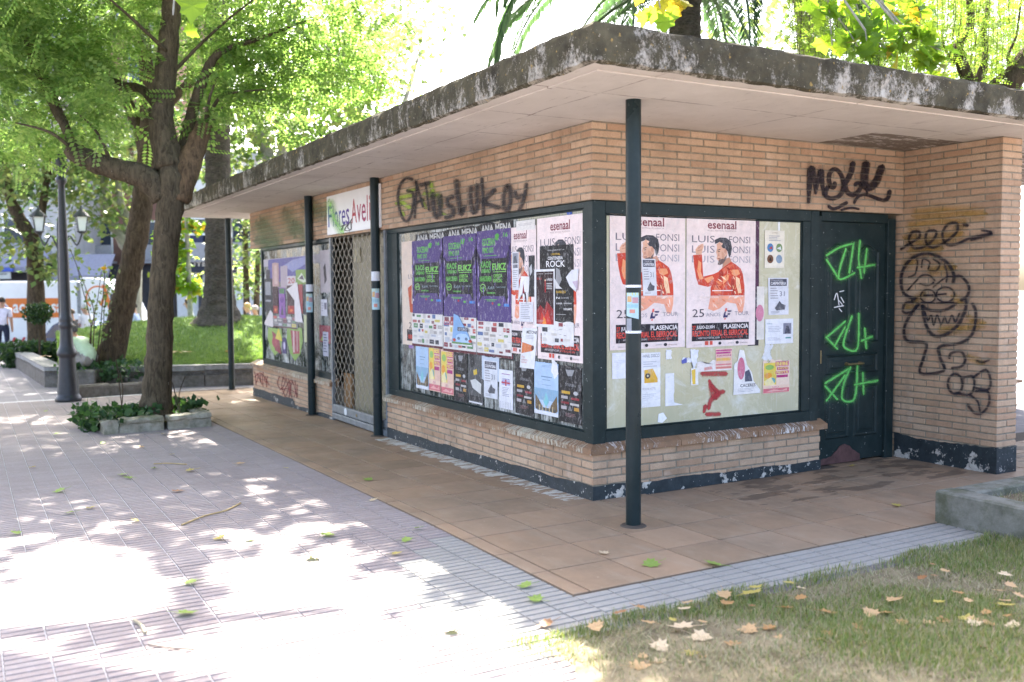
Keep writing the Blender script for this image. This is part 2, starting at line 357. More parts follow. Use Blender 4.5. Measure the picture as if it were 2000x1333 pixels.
M = dict(brick=m_brick(), floor=m_tile_floor(), fascia=m_concrete_fascia(), soffit=m_soffit(), plinth=m_plinth(), sill=m_sill(), frame=m_frame(),
    glassL=m_glass_left(), glassR=m_glass_right(),
    mortar=simple('mortar', (.25, .212, .155), .95, .3, 20, .5), mauve=m_bar_tile('mauve_bar_tile', (.25, .208, .192), (.31, .268, .25), (.19, .142, .13)),
    grout=simple('pale_grout', (.42, .405, .395), .95, .25, 15, .4), grey=m_bar_tile('grey_bar_tile', (.255, .24, .212), (.31, .295, .26), (.22, .205, .18)),
    dgrout=simple('dark_grout', (.13, .12, .11), .95, .3, 15, .4), tgrout=simple('floor_grout', (.085, .066, .05), .95, .3, 15, .3),
    asphalt=simple('asphalt', (.06, .06, .062), .9, .2, 3, .3), soil=simple('dry_soil', (.15, .11, .07), .95, .4, 9, .7),
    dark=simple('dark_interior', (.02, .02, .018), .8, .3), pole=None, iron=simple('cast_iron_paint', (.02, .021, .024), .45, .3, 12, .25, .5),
    steel=simple('galvanised_rail', (.20, .215, .22), .5, .25, 9, .2, .4, .4), wire=simple('galvanised_wire', (.36, .335, .28), .45, .25, 20, 0, .5, .6),
    olive=simple('olive_door_panel', (.22, .195, .125), .5, .18, 2.5, .1), white=simple('white_board', (.74, .75, .73), .45, .06, 3),
    kerb=m_stone('kerb_stone', (.2, .19, .175), (.36, .35, .33), (.10, .10, .075), .4), planter=m_stone('mossy_planter_stone', (.21, .19, .14), (.42, .39, .31), (.11, .115, .05), .65, 4),
    wallstone=m_stone('bed_wall_stone', (.11, .095, .08), (.21, .19, .165), (.06, .06, .04), .5), conc=m_stone('mossy_kerb_concrete', (.13, .125, .10), (.23, .22, .18), (.07, .075, .035), .65, 4),
    grassbase=simple('turf_soil', (.17, .14, .085), .95, .5, 6, .6), lawnbase=simple('mown_lawn', (.13, .20, .06), .95, .35, 5, .6),
    rust=simple('rotten_brown_wood', (.10, .05, .045), .8, .4, 10, .4), brass=simple('dull_brass', (.3, .24, .12), .4, .2, 20, 0, .5, .8))
M['pole'] = M['frame']
H, ZF, XR, WG, DD, LL = 2.65, 2.108, 3.233, .898, .055, 9.10
# ------------------------------------------------------------------ ground and paving
def sheet(name, x0, x1, ys, dz, mat, ny=1):
    b = MB()
    for ya, yb in zip(ys[:-1], ys[1:]): b.add([(x0, ya, gz(ya)+dz), (x1, ya, gz(ya)+dz), (x1, yb, gz(yb)+dz), (x0, yb, gz(yb)+dz)], [(0, 1, 2, 3)])
    return b.build(name, mat)
struct(sheet('ground', -300, 300, [-300, 0, 10, 18, 24, 27, 30, 300], -.06, M['asphalt']))
def m_plaza():
    t = NT('plaza_far_paving'); v = t.world(); x, y, z = t.sep(v)
    c = t.ramp(t.noise(v, .7, 6, .65), [(.3, (.17, .155, .16)), (.7, (.23, .21, .215))])
    lx = t.math('LESS_THAN', t.math('FRACT', t.math('MULTIPLY', x, 1/.35)), .05); ly = t.math('LESS_THAN', t.math('FRACT', t.math('MULTIPLY', y, 1/.7)), .03)
    c = t.mix(t.math('MULTIPLY', t.math('MAXIMUM', lx, ly), .5), c, (.34, .33, .33)); t.color(c); t.rough(.85, .2); return t.m
plaza = struct(sheet('plaza_paving', -40, 60, [-40, 0, 10, 18, 24, 27, 28], -.012, m_plaza()))
TM = .175
pav = struct(sheet('pavement', -6.3, -1.246, [-3.2, 0, 10, 10.6], -.0062, M['grout']))
def bar_tile_verts(s, n=3, gap=.011, g2=.0026, h=.005, e=.0025):
    vs = []; fs = []; w = s-2*g2; bh = s/n
    for i in range(n):
        y0 = -s/2+i*bh+gap/2; y1 = y0+bh-gap; x0, x1 = -w/2, w/2; o = len(vs)
        vs += [(x0, y0, -h), (x1, y0, -h), (x1, y1, -h), (x0, y1, -h), (x0+e, y0+e, 0), (x1-e, y0+e, 0), (x1-e, y1-e, 0), (x0+e, y1-e, 0)]
        fs += [(o+4, o+5, o+6, o+7), (o, o+1, o+5, o+4), (o+1, o+2, o+6, o+5), (o+2, o+3, o+7, o+6), (o+3, o, o+4, o+7)]
    return np.array(vs), np.array(fs)
def in_grey(x, y):
    if y < -2.03 and x > -1.55: return None
    if -2.03 <= y <= -1.63 and -1.66 < x < 1.55: return 'g'
    if x > -1.7 and y <= -.15 and x-(-1.25) < 0:
        return 'g' if (x+1.25)**2/.2+((y+.2)/.55)**2 > -9 and x > -1.66+max(0, (-.75-y))*-.0 else None
    return None
def visible_area(P, s):
    x, y, z = project(P)
    if z < .3 or x < -60 or x > 2060 or y < 0 or y > 1400: return 0
    return s/z**3
def lay(par, spots, size, mat, name, zoff=0, limit=300, n=3):
    V, F = bar_tile_verts(size, n); me = bpy.data.meshes.new(name); me.from_pydata(V.tolist(), [], F.tolist()); me.materials.append(mat)
    spots = sorted(spots, key=lambda p: -visible_area((p[0], p[1], 0), 1)); k = min(limit, sum(1 for p in spots if visible_area((p[0], p[1], 0), 1) > 0))
    for x, y in spots[:k]:
        jz = random.uniform(-.0012, .0008); o = link(name, me, (x, y, gz(y)+zoff+jz), par); o.rotation_euler = (-.014*(y > 0)+random.uniform(-.004, .004), random.uniform(-.004, .004), 0)
    rest = spots[k:]
    if rest:
        A = np.concatenate([V+np.stack([0*V[:, 1], 0*V[:, 1], -.014*(y > 0)*V[:, 1]], 1)+np.array([x, y, gz(y)+zoff]) for x, y in rest]); B = np.concatenate([F+i*len(V) for i in range(len(rest))])
        o = fast(name, A, B, mat, par); o['kind'] = 'stuff'
def grey_corner(x, y):      # the pale patch of tiles by the corner, with its swept edge
    return -1.9 < x < -1.246 and y < -.17 and x > -1.30-1.05*min(1, max(0, (-.17-y)/.62))**1.6*.6 and y > -2.2
mspots = []; gspots = []
nx = int((6.2-1.246)/TM); 
for i in range(nx):
    for j in range(int((10.4+3.1)/TM)):
        x = -1.246-TM*(i+.5); y = -3.1+TM*(j+.5)
        if grey_corner(x, y): continue
        if x > -1.55 and y < -2.1: continue
        mspots.append((x, y))
lay(pav, mspots, TM, M['mauve'], 'paving_tile')
greyp = struct(MB().add([(-1.75, -2.10, -.0058), (1.52, -2.10, -.0058), (1.52, -1.63, -.0058), (-1.246, -1.63, -.0058), (-1.246, -.15, -.0058), (-1.75, -.15, -.0058)], [(0, 1, 2, 3, 4, 5)]).build('tile_border', M['dgrout']))
for i in range(24):
    for j in range(11):
        x = -1.246+.2*(i+.5); y = -2.03+.2*(j+.5)
        if (y < -1.63 and -1.75 < x < 1.5) or (y > -1.63 and x < -1.246): gspots.append((x, y))
gs2 = []
for x, y in gspots:
    if y < -1.63 and x > -1.3: gs2.append((x, y))
for i in range(int(.65/TM)+1):
    for j in range(13):
        x = -1.246-TM*(i+.5); y = -3.1+TM*(j+.5)+TM*5
        if grey_corner(x, y): gs2.append((x, y))
lay(greyp, [p for p in gs2 if p[0] > -1.25], .2, M['grey'], 'border_tile', .0003)
lay(greyp, [p for p in gs2 if p[0] <= -1.25], TM, M['grey'], 'border_tile', .0003)
# terracotta floor round the kiosk
tfl = struct(MB().add([(-1.246, -1.63, .0), (6.4, -1.63, .0), (6.4, .3, 0), (.3, .3, 0), (.3, 0, 0), (-1.246, 0, 0)], [(0, 1, 2, 3, 4, 5)])
             .add([(-1.246, 0, 0), (.3, 0, 0), (.3, 10.6, gz(10.6)), (-1.246, 10.6, gz(10.6))], [(0, 1, 2, 3)]).build('terrace_floor', M['tgrout']))
def floor_tile(x0, y0, x1, y1):
    yc = (y0+y1)/2; xc = (x0+x1)/2; w, d = (x1-x0)/2-.0052, (y1-y0)/2-.0052
    k = (round(w, 3), round(d, 3))
    if k not in floor_tile.c:
        b = MB().box((-w, -d, -.02), (w, d, .006), 0, .002); me = bpy.data.meshes.new('floor_tile'); me.from_pydata(b.v, [], b.f); me.materials.append(M['floor']); floor_tile.c[k] = me
    o = link('floor_tile', floor_tile.c[k], (xc, yc, gz(yc)+random.uniform(-.001, .001)), tfl); o.rotation_euler = (-.014*(yc > 0)+random.uniform(-.002, .002), random.uniform(-.002, .002), 0)
floor_tile.c = {}
for j in range(31):
    y0 = -1.63+.4*j
    floor_tile(-1.246, y0, -1.14, y0+.4)
    for i in range(19):
        x0 = -1.14+.4*i; x1 = x0+.4; y1 = y0+.4
        if y0 > .3 and x0 > .1: continue
        if x0 > 6 or y0 > 10.2: continue
        if y0 > -.05 and x0 > .1 and not (2.2 < x0 < 3.3): continue
        floor_tile(x0, y0, x1, y1)
# ------------------------------------------------------------------ the kiosk
KI = thing('flower_kiosk', (0, 0, 0), 'closed brick flower kiosk with flat mossy concrete roof and poster-covered windows', 'kiosk')
wall = MB()
wall.box((.006, .0065, ZF+.003), (.25, LL-.006, H)).box((.2505, .0062, ZF+.003), (XR+.02, .25, H))          # frieze
wall.box((.0061, .0063, -.1), (.2, 3.75, .335)).box((.0061, 5.506, -.2), (.2, LL-.006, .335)).box((.2005, .0061, -.1), (2.25, .2, .3351))   # low walls
wall.box((XR+.0062, -WG+.006, -.05), (XR+.244, .3, H-.001))                                                # fin wall
wall.box((.3, .3, -.2), (5.2, 8.3, H-.002))
wallo = wall.build('wall', M['mortar'], KI)
# bricks: (origin, direction along wall, outward normal)
bricks = []
def course(o, du, nrm, L, z, h, off, full=.25):
    o = np.array(o, float); du = np.array(du, float); u = -off
    while u < L-.002:
        a = max(u, 0)+(.006 if u > 0 else 0); e = min(u+full, L)-(.006 if u+full < L else 0)
        if e-a > .02: bricks.append((o+du*((a+e)/2)+np.array([0, 0, z+h/2]), du, np.array(nrm, float), e-a, h-.0125))
        u += full
def wallface(o, du, nrm, L, z0, n, h, ph=0):
    for k in range(n): course(o, du, nrm, L, z0+k*h, h, (.125 if (k+ph) % 2 else 0)+.0, .25)
fh = (H-ZF-.004)/10
wallface((0, 0, 0), (1, 0, 0), (0, -1, 0), XR-.004, ZF, 10, fh)
wallface((0, .0205, 0), (0, 1, 0), (-1, 0, 0), LL-.0205, ZF, 10, fh, 1)
wallface((0, 0, 0), (1, 0, 0), (0, -1, 0), 2.257, .109-.0565, 5, .0565)
wallface((0, .0205, 0), (0, 1, 0), (-1, 0, 0), 3.737, .109-.0565*2, 6, .0565, 1)
wallface((0, 5.50, 0), (0, 1, 0), (-1, 0, 0), LL-5.50, .335-.0565*8, 8, .0565)
wallface((XR, -WG+.0205, 0), (0, 1, 0), (-1, 0, 0), .955, .05, 48, (H-.052)/48)
wallface((XR, -WG, 0), (1, 0, 0), (0, -1, 0), .25, .05, 48, (H-.052)/48, 1)
wallface((2.257, .0205, 0), (0, 1, 0), (1, 0, 0), .18, .109-.0565, 5, .0565)
def bscore(b):
    x, y, z = project(b[0]); view = abs((b[0]-CAM)@b[2])/np.linalg.norm(b[0]-CAM)
    return 0 if (x < -30 or x > 2030) else b[3]*view/z**2
bricks.sort(key=lambda b: -bscore(b))
bm_cache = {}
def brick_geo(L, h, nrm, du):
    b = MB(); p = random.Random(int(L*1000)); ax = 0 if abs(du[0]) > .5 else 1
    a = [0, 0, -h/2]; c = [0, 0, h/2]; a[ax], c[ax] = -L/2, L/2; n = 1-ax
    s = nrm[n]; lo, hi = sorted((s*.0, -s*.019)); a[n], c[n] = lo, hi
    return b.box(a, c, 0, .0028)
for q, (c, du, nr, L, h) in enumerate(bricks[:300]):
    k = (round(L, 3), round(h, 4), tuple(nr))
    if k not in bm_cache:
        b = brick_geo(L, h, nr, du); me = bpy.data.meshes.new('brick'); me.from_pydata(b.v, [], b.f); me.materials.append(M['brick']); bm_cache[k] = me
    link('brick', bm_cache[k], tuple(c+nr*random.uniform(-.0022, .0006)), wallo)
rest = MB()
for c, du, nr, L, h in bricks[300:]:
    b = brick_geo(L, h, nr, du); j = random.uniform(-.0022, .0006); rest.add([np.array(p)+c+nr*j for p in b.v], b.f)
o = rest.build('brickwork', M['brick'], wallo); o['kind'] = 'stuff'
# painted plinth, wavy hand-cut upper edge
def plinth(pts_u, zt, zb, ax, d0, d1):
    top = []; n = len(pts_u)
    for i, u in enumerate(pts_u): top.append((u, zt(u)+.006*math.sin(u*9)+random.uniform(-.004, .004)))
    poly = [(pts_u[0], zb)]+top+[(pts_u[-1], zb)]
    return poly
pb = MB()
us = list(np.linspace(-.0045, 2.258, 40)); poly = plinth(us, lambda u: .103-.012*u, -.05, 1, 0, 0); pb.prism(poly, 1, -.0045, .02)
us = list(np.linspace(.0202, 3.757, 50)); poly = plinth(us, lambda u: .103-.014*u, -.16, 0, 0, 0); pb.prism(poly, 0, -.0045, .02)
us = list(np.linspace(5.5, LL+.004, 40)); poly = plinth(us, lambda u: .085-.014*u+(-.03 if u < 7 else .04), -.25, 0, 0, 0); pb.prism(poly, 0, -.0045, .02)
us = list(np.linspace(-WG-.0045, .054, 26)); poly = plinth(us, lambda u: .215+.02*math.sin(u*4)+(.03 if u < -.5 else 0)*0, -.05, 0, 0, 0); pb.prism(poly, 0, XR-.0045, XR+.02)
us = list(np.linspace(XR+.0203, XR+.254, 10)); poly = plinth(us, lambda u: .215, -.05, 1, 0, 0); pb.prism(poly, 1, -WG-.0045, -WG+.02)
pb.box((2.2, .0203, -.05), (2.2615, .19, .085))
pb.build('plinth', M['plinth'], KI)
# sills: separate sloping tiles
sl_par = MB().box((.01, .21, .30), (.1, 3.74, .332)).box((.01, 5.52, .30), (.1, 8.6, .332)).box((.21, .01, .30), (2.24, .1, .332)).build('sill', M['mortar'], KI)
def sill_tile(u0f, u0b, u1f, u1b, left):
    prof = [(-.036, .3365, 0), (-.036, .377, 0), (.085, .432, 1), (.085, .3365, 1)]; vs = []
    j = random.uniform(-.0015, .0015)
    for uf, ub in ((u0f, u0b), (u1f, u1b)):
        for d, z, k in prof: vs.append((d+j, ub if k else uf, z+j) if left else (ub if k else uf, d+j, z+j))
    return MB().add(vs, [(0, 1, 2, 3), (7, 6, 5, 4), (0, 4, 5, 1), (1, 5, 6, 2), (2, 6, 7, 3), (3, 7, 4, 0)]).build('sill_tile', M['sill'], sl_par)
g = .0025
for a, b_, lf, mit in ((0, 3.79, True, True), (5.46, 9.13, True, False), (0, 2.30, False, True)):
    n = round((b_-a)/.25)
    for i in range(n):
        u0 = a+(b_-a)*i/n; u1 = a+(b_-a)*(i+1)/n
        if i == 0 and mit: sill_tile(-.036+g, .085+g, u1-g, u1-g, lf)
        else: sill_tile(u0+g, u0+g, u1-g, u1-g, lf)
# roof slab with uneven weathered edge
RX, RY, RL, RE = -.978, -1.426, 10.35, 7.0
def roof():
    b = MB(); n1, n2 = 150, 110
    def jag(k): return random.uniform(-.006, .006)
    prof = [(.03, 0.0), (.0, .012), (0, .07), (0, .14), (.002, .19), (.012, .207), (.05, .209)]
    loop = [(RX, RL-(RL-RY)*i/n1, 0) for i in range(n1)]+[(RX+(RE-RX)*i/n2, RY, 1) for i in range(n2+1)]
    rows = []
    for d, z in prof:
        row = []
        for x, y, s in loop:
            dx = d if s == 0 else 0; dy = d if s == 1 else 0
            if s == 1 and x == RX: dx = dy = d
            jx = jag(0)*(1 if .01 < z else .4); jz = random.uniform(-.006, .006) if z > .15 or z < .02 else 0
            row.append((x+dx+(jx if s == 0 else 0), y+dy+(jx if s == 1 else 0), H+z+jz))
        rows.append(row)
    N = len(loop); vs = [p for r in rows for p in r]; fs = []
    for k in range(len(prof)-1):
        for i in range(N-1): fs.append((k*N+i, k*N+i+1, (k+1)*N+i+1, (k+1)*N+i))
    b.add(vs, fs, 0)
    b.add([(RX+.045, RL, H+.207), (RE, RL, H+.207), (RE, RY+.045, H+.207), (RX+.045, RY+.045, H+.207)], [(0, 3, 2, 1)], 0)
    b.add([(RX, RL, H), (RE, RL, H), (RE, RL, H+.2), (RX, RL, H+.2)], [(0, 1, 2, 3)], 0)
    b.add([(RX+.028, RY+.028, H+.001), (RE, RY+.028, H+.001), (RE, RL-.001, H+.001), (RX+.028, RL-.001, H+.001)], [(0, 1, 2, 3)], 1)
    b.box((RX+.12, RY+.135, H-.009), (RE-.1, RY+.165, H-.0005), 1).box((RX+.12, RY+.166, H-.009), (RX+.15, RL-.2, H-.0006), 1)
    o = b.build('roof', [M['fascia'], M['soffit']], KI); return o
roof()
# posts
def m_post():
    t = NT('dark_post_paint'); v = t.world(); c = t.ramp(t.noise(v, 7, 6, .7), [(.3, (.008, .017, .018)), (.7, (.017, .029, .031))])
    s = t.noise(v, 22, 5, .7); c = t.mix(t.mask(s, .70, .725), c, (.42, .45, .45)); t.color(c); t.rough(t.ramp(t.noise(v, 4, 4, .6), [(.3, (.24,)*3), (.7, (.42,)*3)]), .24); return t.m
mpost = m_post()
POSTS = [(-.181, -.706), (-.052, 3.891), (-.052, 6.099), (-.052, 10.249)]
for x, y in POSTS:
    po = MB().lathe([(.062, 0), (.062, .006), (.048, .008), (.048, .01), (.048, H-gz(y)-.012), (.048, H-gz(y)+.004)], (x, y, gz(y)+.004), 28).build('post', mpost, KI, (x, y, gz(y)))
    for f in po.data.polygons: f.use_smooth = len(f.vertices) == 4
    MB().lathe([(.085, 0), (.075, .008), (.05, .012)], (x, y, gz(y)+.0055), 16).build('base_collar', M['tgrout'], po)
# window frames and glass
def frame_rect(name, left, u0, u1, z0, z1, uu0, uu1, zz0, zz1, d0, d1):
    """outer u0..u1,z0..z1; opening uu0..uu1,zz0..zz1"""
    fr = MB(); e = .006
    bx = lambda a, b_, c, d, m0=d0, m1=d1: fr.box((m0, a, c), (m1, b_, d), 0, .004) if left else fr.box((a, m0, c), (b_, m1, d), 0, .004)
    bx(u0, u1, zz1, z1); bx(u0, u1, z0, zz0); bx(u0, uu0, zz0+.0005, zz1-.0005); bx(uu1, u1, zz0+.0005, zz1-.0005)
    i = .012; bx(uu0-.001, uu1+.001, zz1-i, zz1-.0008, d0+.012, d1-.003); bx(uu0-.001, uu1+.001, zz0+.0008, zz0+i, d0+.012, d1-.003)
    bx(uu0+.0008, uu0+i, zz0+i, zz1-i, d0+.012, d1-.003); bx(uu1-i, uu1-.0008, zz0+i, zz1-i, d0+.012, d1-.003)
    return fr.build(name, M['frame'], KI)
f1 = frame_rect('window_frame', True, .125, 3.757, .40, ZF, .16, 3.50, .475, 2.062, .024, .09)
f2 = frame_rect('window_frame', True, 5.52, 8.62, .40, ZF, 5.56, 8.55, .475, 2.062, .024, .09)
f3 = frame_rect('window_frame', False, .125, 2.15, .40, ZF, .137, 2.062, .487, 2.02, .024, .09)
MB().box((.012, .012, .40), (.122, .122, ZF), 0, .006).build('corner_post', M['frame'], KI)
MB().box((2.152, .02, .05), (2.245, .13, ZF), 0, .006).build('door_jamb', M['frame'], KI)
GX = .046
MB().box((GX, .16, .475), (GX+.006, 3.50, 2.062)).build('glass_pane', M['glassL'], f1)
MB().box((GX, 5.56, .475), (GX+.006, 8.55, 2.062)).build('glass_pane', M['glassL'], f2)
MB().box((.137, GX, .487), (2.062, GX+.006, 2.02)).build('glass_pane', M['glassR'], f3)
# back door
DY = .075
door = MB().box((2.30, DY, .02), (3.10, DY+.04, 2.03), 0, .004).build('door', M['frame'], KI, label='dark green panelled back door with green sprayed tags and rotten foot')
MB().box((2.246, DY-.03, .0), (2.30, DY+.06, 2.07), 0, .004).box((3.10, DY-.03, .0), (3.2, DY+.06, 2.07), 0, .004).box((2.30, DY-.03, 2.03), (3.10, DY+.06, ZF), 0, .004).build('door_frame', M['frame'], KI)
def panel(x0, x1, z0, z1, arch=0):
    n = 10; top = [(x0+(x1-x0)*i/n, z1+arch*math.sin(math.pi*i/n)**2*(1 if arch > 0 else 1)) for i in range(n+1)]
    outer = [(x0, z0), (x1, z0)]+top[::-1]; cx, cz = (x0+x1)/2, (z0+z1)/2; pn = MB()
    def inset(q, k): return [(cx+(p[0]-cx)*(1-2*k/(x1-x0)), cz+(p[1]-cz)*(1-2*k/(z1-z0))) for p in q]
    L0, L1, L2, L3, L4 = outer, inset(outer, .012), inset(outer, .026), inset(outer, .05), inset(outer, .051)
    m = len(outer)
    ys = [DY+.001, DY-.014, DY+.0008-.003, DY-.004, DY-.011]; rings = [L0, L1, L2, L3, inset(outer, .06)]
    vs = [(p[0], ys[k], p[1]) for k, r_ in enumerate(rings) for p in r_]; fs = []
    for k in range(4):
        for i in range(m): fs.append((k*m+i, k*m+(i+1) % m, (k+1)*m+(i+1) % m, (k+1)*m+i))
    fs.append(tuple(4*m+i for i in range(m))); pn.add(vs, fs); pn.build('panel', M['frame'], door)
panel(2.38, 2.67, 1.02, 1.80, .055); panel(2.73, 3.02, 1.02, 1.80, .055); panel(2.38, 3.02, .76, .93); panel(2.38, 2.67, .22, .66); panel(2.73, 3.02, .22, .66)
hb = MB().tube([(2.60, DY-.045, .845), (2.80, DY-.045, .845)], .008, 8)
for hx in (2.62, 2.78): hb.tube([(hx, DY-.012, .845), (hx, DY-.05, .845)], [.016, .009], 10)
hb.build('handle', M['brass'], door); MB().box((2.315, DY-.006, .86), (2.335, DY-.001, .97), 0, .002).build('lock_plate', M['brass'], door)
n = 16; tornp = [(2.31, .012)]+[(2.31+.50*i/n, .05+.11*math.exp(-((i/n-.62)/.3)**2)+random.uniform(-.012, .012)) for i in range(n+1)]+[(2.81, .012)]
MB().prism(tornp, 1, DY-.007, DY-.002).build('rotten_foot', M['rust'], door)
# shop entrance: olive door, diamond shutter, rails
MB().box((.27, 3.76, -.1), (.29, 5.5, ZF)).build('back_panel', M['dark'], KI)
od = MB().box((.14, 3.80, .02), (.19, 5.08, 2.1), 0, .006).build('shop_door', M['olive'], KI)
MB().box((.12, 4.80, 1.80), (.139, 4.98, 1.97), 0, .003).build('door_plate', simple('door_notice', (.3, .27, .17), .6, .2), od)
for y in (4.05, 4.30):
    MB().tube(spline([(.14, y, 1.10), (.10, y, 1.10), (.10, y, 1.1), (.10, y, .86), (.10, y, .86), (.14, y, .86)], 3), .009, 8).build('handle', M['wire'], od)
MB().box((.12, 5.15, .0), (.16, 5.4, .5), 0, .003).build('cardboard_sheet', simple('cardboard', (.26, .15, .07), .9, .2), KI)
sh = MB().box((.0, 5.455, -.07), (.04, 5.495, ZF), 0, .004).box((.0, 3.765, -.05), (.04, 3.80, ZF), 0, .004).build('shutter_frame', M['steel'], KI)
wv = MB(); pts = []; Np = 13*8; z0s, z1s = .10, 2.10
for i in range(Np+1):
    z = z0s+(z1s-z0s)*i/Np; ph = (i % 8)/8; pts.append((0.004*math.sin(2*math.pi*ph), .036*math.sin(2*math.pi*ph), z))
wv.tube(pts, .0038, 5); wme = bpy.data.meshes.new('shutter_wire'); wme.from_pydata(wv.v, [], wv.f); wme.materials.append(M['wire'])
for i in range(23):
    o = link('shutter_wire', wme, (.02, 3.84+.0715*i, 0), sh); o.scale = (1, 1 if i % 2 else -1, 1)
for z0_, z1_, x0_ in ((-.045, .025, -.012), (.031, .125, .0)): MB().box((x0_, 3.80, z0_), (.05, 5.455, z1_), 0, .008).build('shutter_rail', M['steel'], KI)
sb = MB(); sb.tube([(-.004, 5.02, .08), (-.001, 5.02, .08)], .045, 20); sb.build('round_sticker', paint('#d6dadb'), KI)
sb = MB(); sb.tube([(-.006, 4.66, .078), (-.001, 4.66, .078)], .016, 12); sb.tube([(-.008, 4.66, .078), (-.0062, 4.66, .078)], .008, 8); sb.build('lock', M['brass'], KI)
# ------------------------------------------------------------------ flat print: lettering, posters, spray paint
_tc = {}
def text2d(s, fat=0.):
    """outline-font lettering as triangles scaled to the unit square"""
    k = (s, fat)
    if k not in _tc:
        cu = bpy.data.curves.new('t', 'FONT'); cu.body = s; cu.resolution_u = 2; cu.offset = fat; cu.fill_mode = 'FRONT'
        o = bpy.data.objects.new('t', cu); COL.objects.link(o); dg = bpy.context.evaluated_depsgraph_get(); me = bpy.data.meshes.new_from_object(o.evaluated_get(dg))
        v = np.array([tuple(q.co)[:2] for q in me.vertices]).reshape(-1, 2); f = [tuple(p.vertices) for p in me.polygons]
        bpy.data.objects.remove(o); bpy.data.curves.remove(cu); bpy.data.meshes.remove(me)
        lo, hi = v.min(0), v.max(0); _tc[k] = ((v-lo)/np.maximum(hi-lo, 1e-6), f)
    return _tc[k]
class Plane:
    def __init__(s, kind, d): s.k, s.d = kind, d
    def uv(s, px, py):
        P = onX(px, py, s.d) if s.k == 'X' else onY(px, py, s.d); return (-P[1], P[2]) if s.k == 'X' else (P[0], P[2])
    def P(s, u, v, off): return (s.d-off, -u, v) if s.k == 'X' else (u, s.d-off, v)
PLG, PRG = Plane('X', GX), Plane('Y', GX)
def jagged(a, b, n, amp, r):
    a = np.array(a); b = np.array(b); t = b-a; nn = np.array([-t[1], t[0]])
    return [tuple(a+t*(i/n)+nn*(r.uniform(-amp, amp) if 0 < i < n else 0)) for i in range(n)]
def poster(pl, box, lvl, bgc, items, label, torn='', name='poster', cat='poster', group=None, slant=0., amp=.03, cut=None, quad=None, seed=None):
    r = random.Random(seed if seed is not None else int(box[0]*7+box[1]))
    x0, y0, x1, y1 = box; u0, v1 = pl.uv(x0, y0); u1, _ = pl.uv(x1, (y0+y1)/2); _, v0 = pl.uv(x0, y1); W_, H_ = u1-u0, v1-v0
    off = .0022+lvl*.0032
    def wp(x, y, o=0.):
        return pl.P(u0+W_*(x+slant*(y-.5)), v1-H_*y, off+o)
    cs = cut or [(0, 0), (1, 0), (1, 1), (0, 1)]; out = []
    for i in range(len(cs)):
        a, b = cs[i], cs[(i+1) % len(cs)]; side = 'trbl'[i] if not cut else 'c'
        if side in torn or (cut and 'c' in torn): out += jagged(a, b, 9, amp, r)
        else: out += [tuple(np.array(a)+(np.array(b)-np.array(a))*k/3) for k in range(3)]
    cx = sum(p[0] for p in out)/len(out); cy = sum(p[1] for p in out)/len(out); org = wp(cx, cy)
    base = MB(); n = len(out); fr = [wp(x, y) for x, y in out]
    bk = [wp(x, y, -.0012) for x, y in out]
    base.add(fr+bk+[wp(cx, cy)], [(i, (i+1) % n, 2*n) for i in range(n)]+[(i, (i+1) % n, n+(i+1) % n, n+i) for i in range(n)])
    ob = base.build(name, paint(bgc), None, org); tag(ob, label, cat, group)
    pic = MB(); pm_ = []; let = MB(); lm_ = []; q = 0
    def slot(lst, c):
        m = paint(c)
        if m not in lst: lst.append(m)
        return lst.index(m)
    for it in items:
        q += 1; o = .0003+q*min(.00010, .0022/len(items))
        if it[0] == 't':
            _, a, b, c, d, s, col = it[:7]; V, F = text2d(s, it[7] if len(it) > 7 else .0)
            MB().add([wp(a+(c-a)*x, d+(b-d)*y, o) for x, y in V], F).build('lettering', paint(col), ob)
        else:
            if it[0] == 'r': _, a, b, c, d, col = it; P = [(a, b), (c, b), (c, d), (a, d)]
            elif it[0] == 'e': _, a, b, c, d, col = it; P = [(a+c*math.cos(k*math.pi/8), b+d*math.sin(k*math.pi/8)) for k in range(16)]
            else: _, P, col = it
            pic.add([wp(x, y, o) for x, y in P], [tuple(range(len(P)))], slot(pic_m := pm_, col))
    if 0 < len(pic.f) <= 7:
        for f_, mi_ in zip(pic.f, pic.m): MB().add([pic.v[i] for i in f_], [tuple(range(len(f_)))]).build('picture', pm_[mi_], ob)
    elif pic.f: pic.build('picture', pm_, ob)
    if let.f: let.build('lettering', lm_, ob)
    return ob
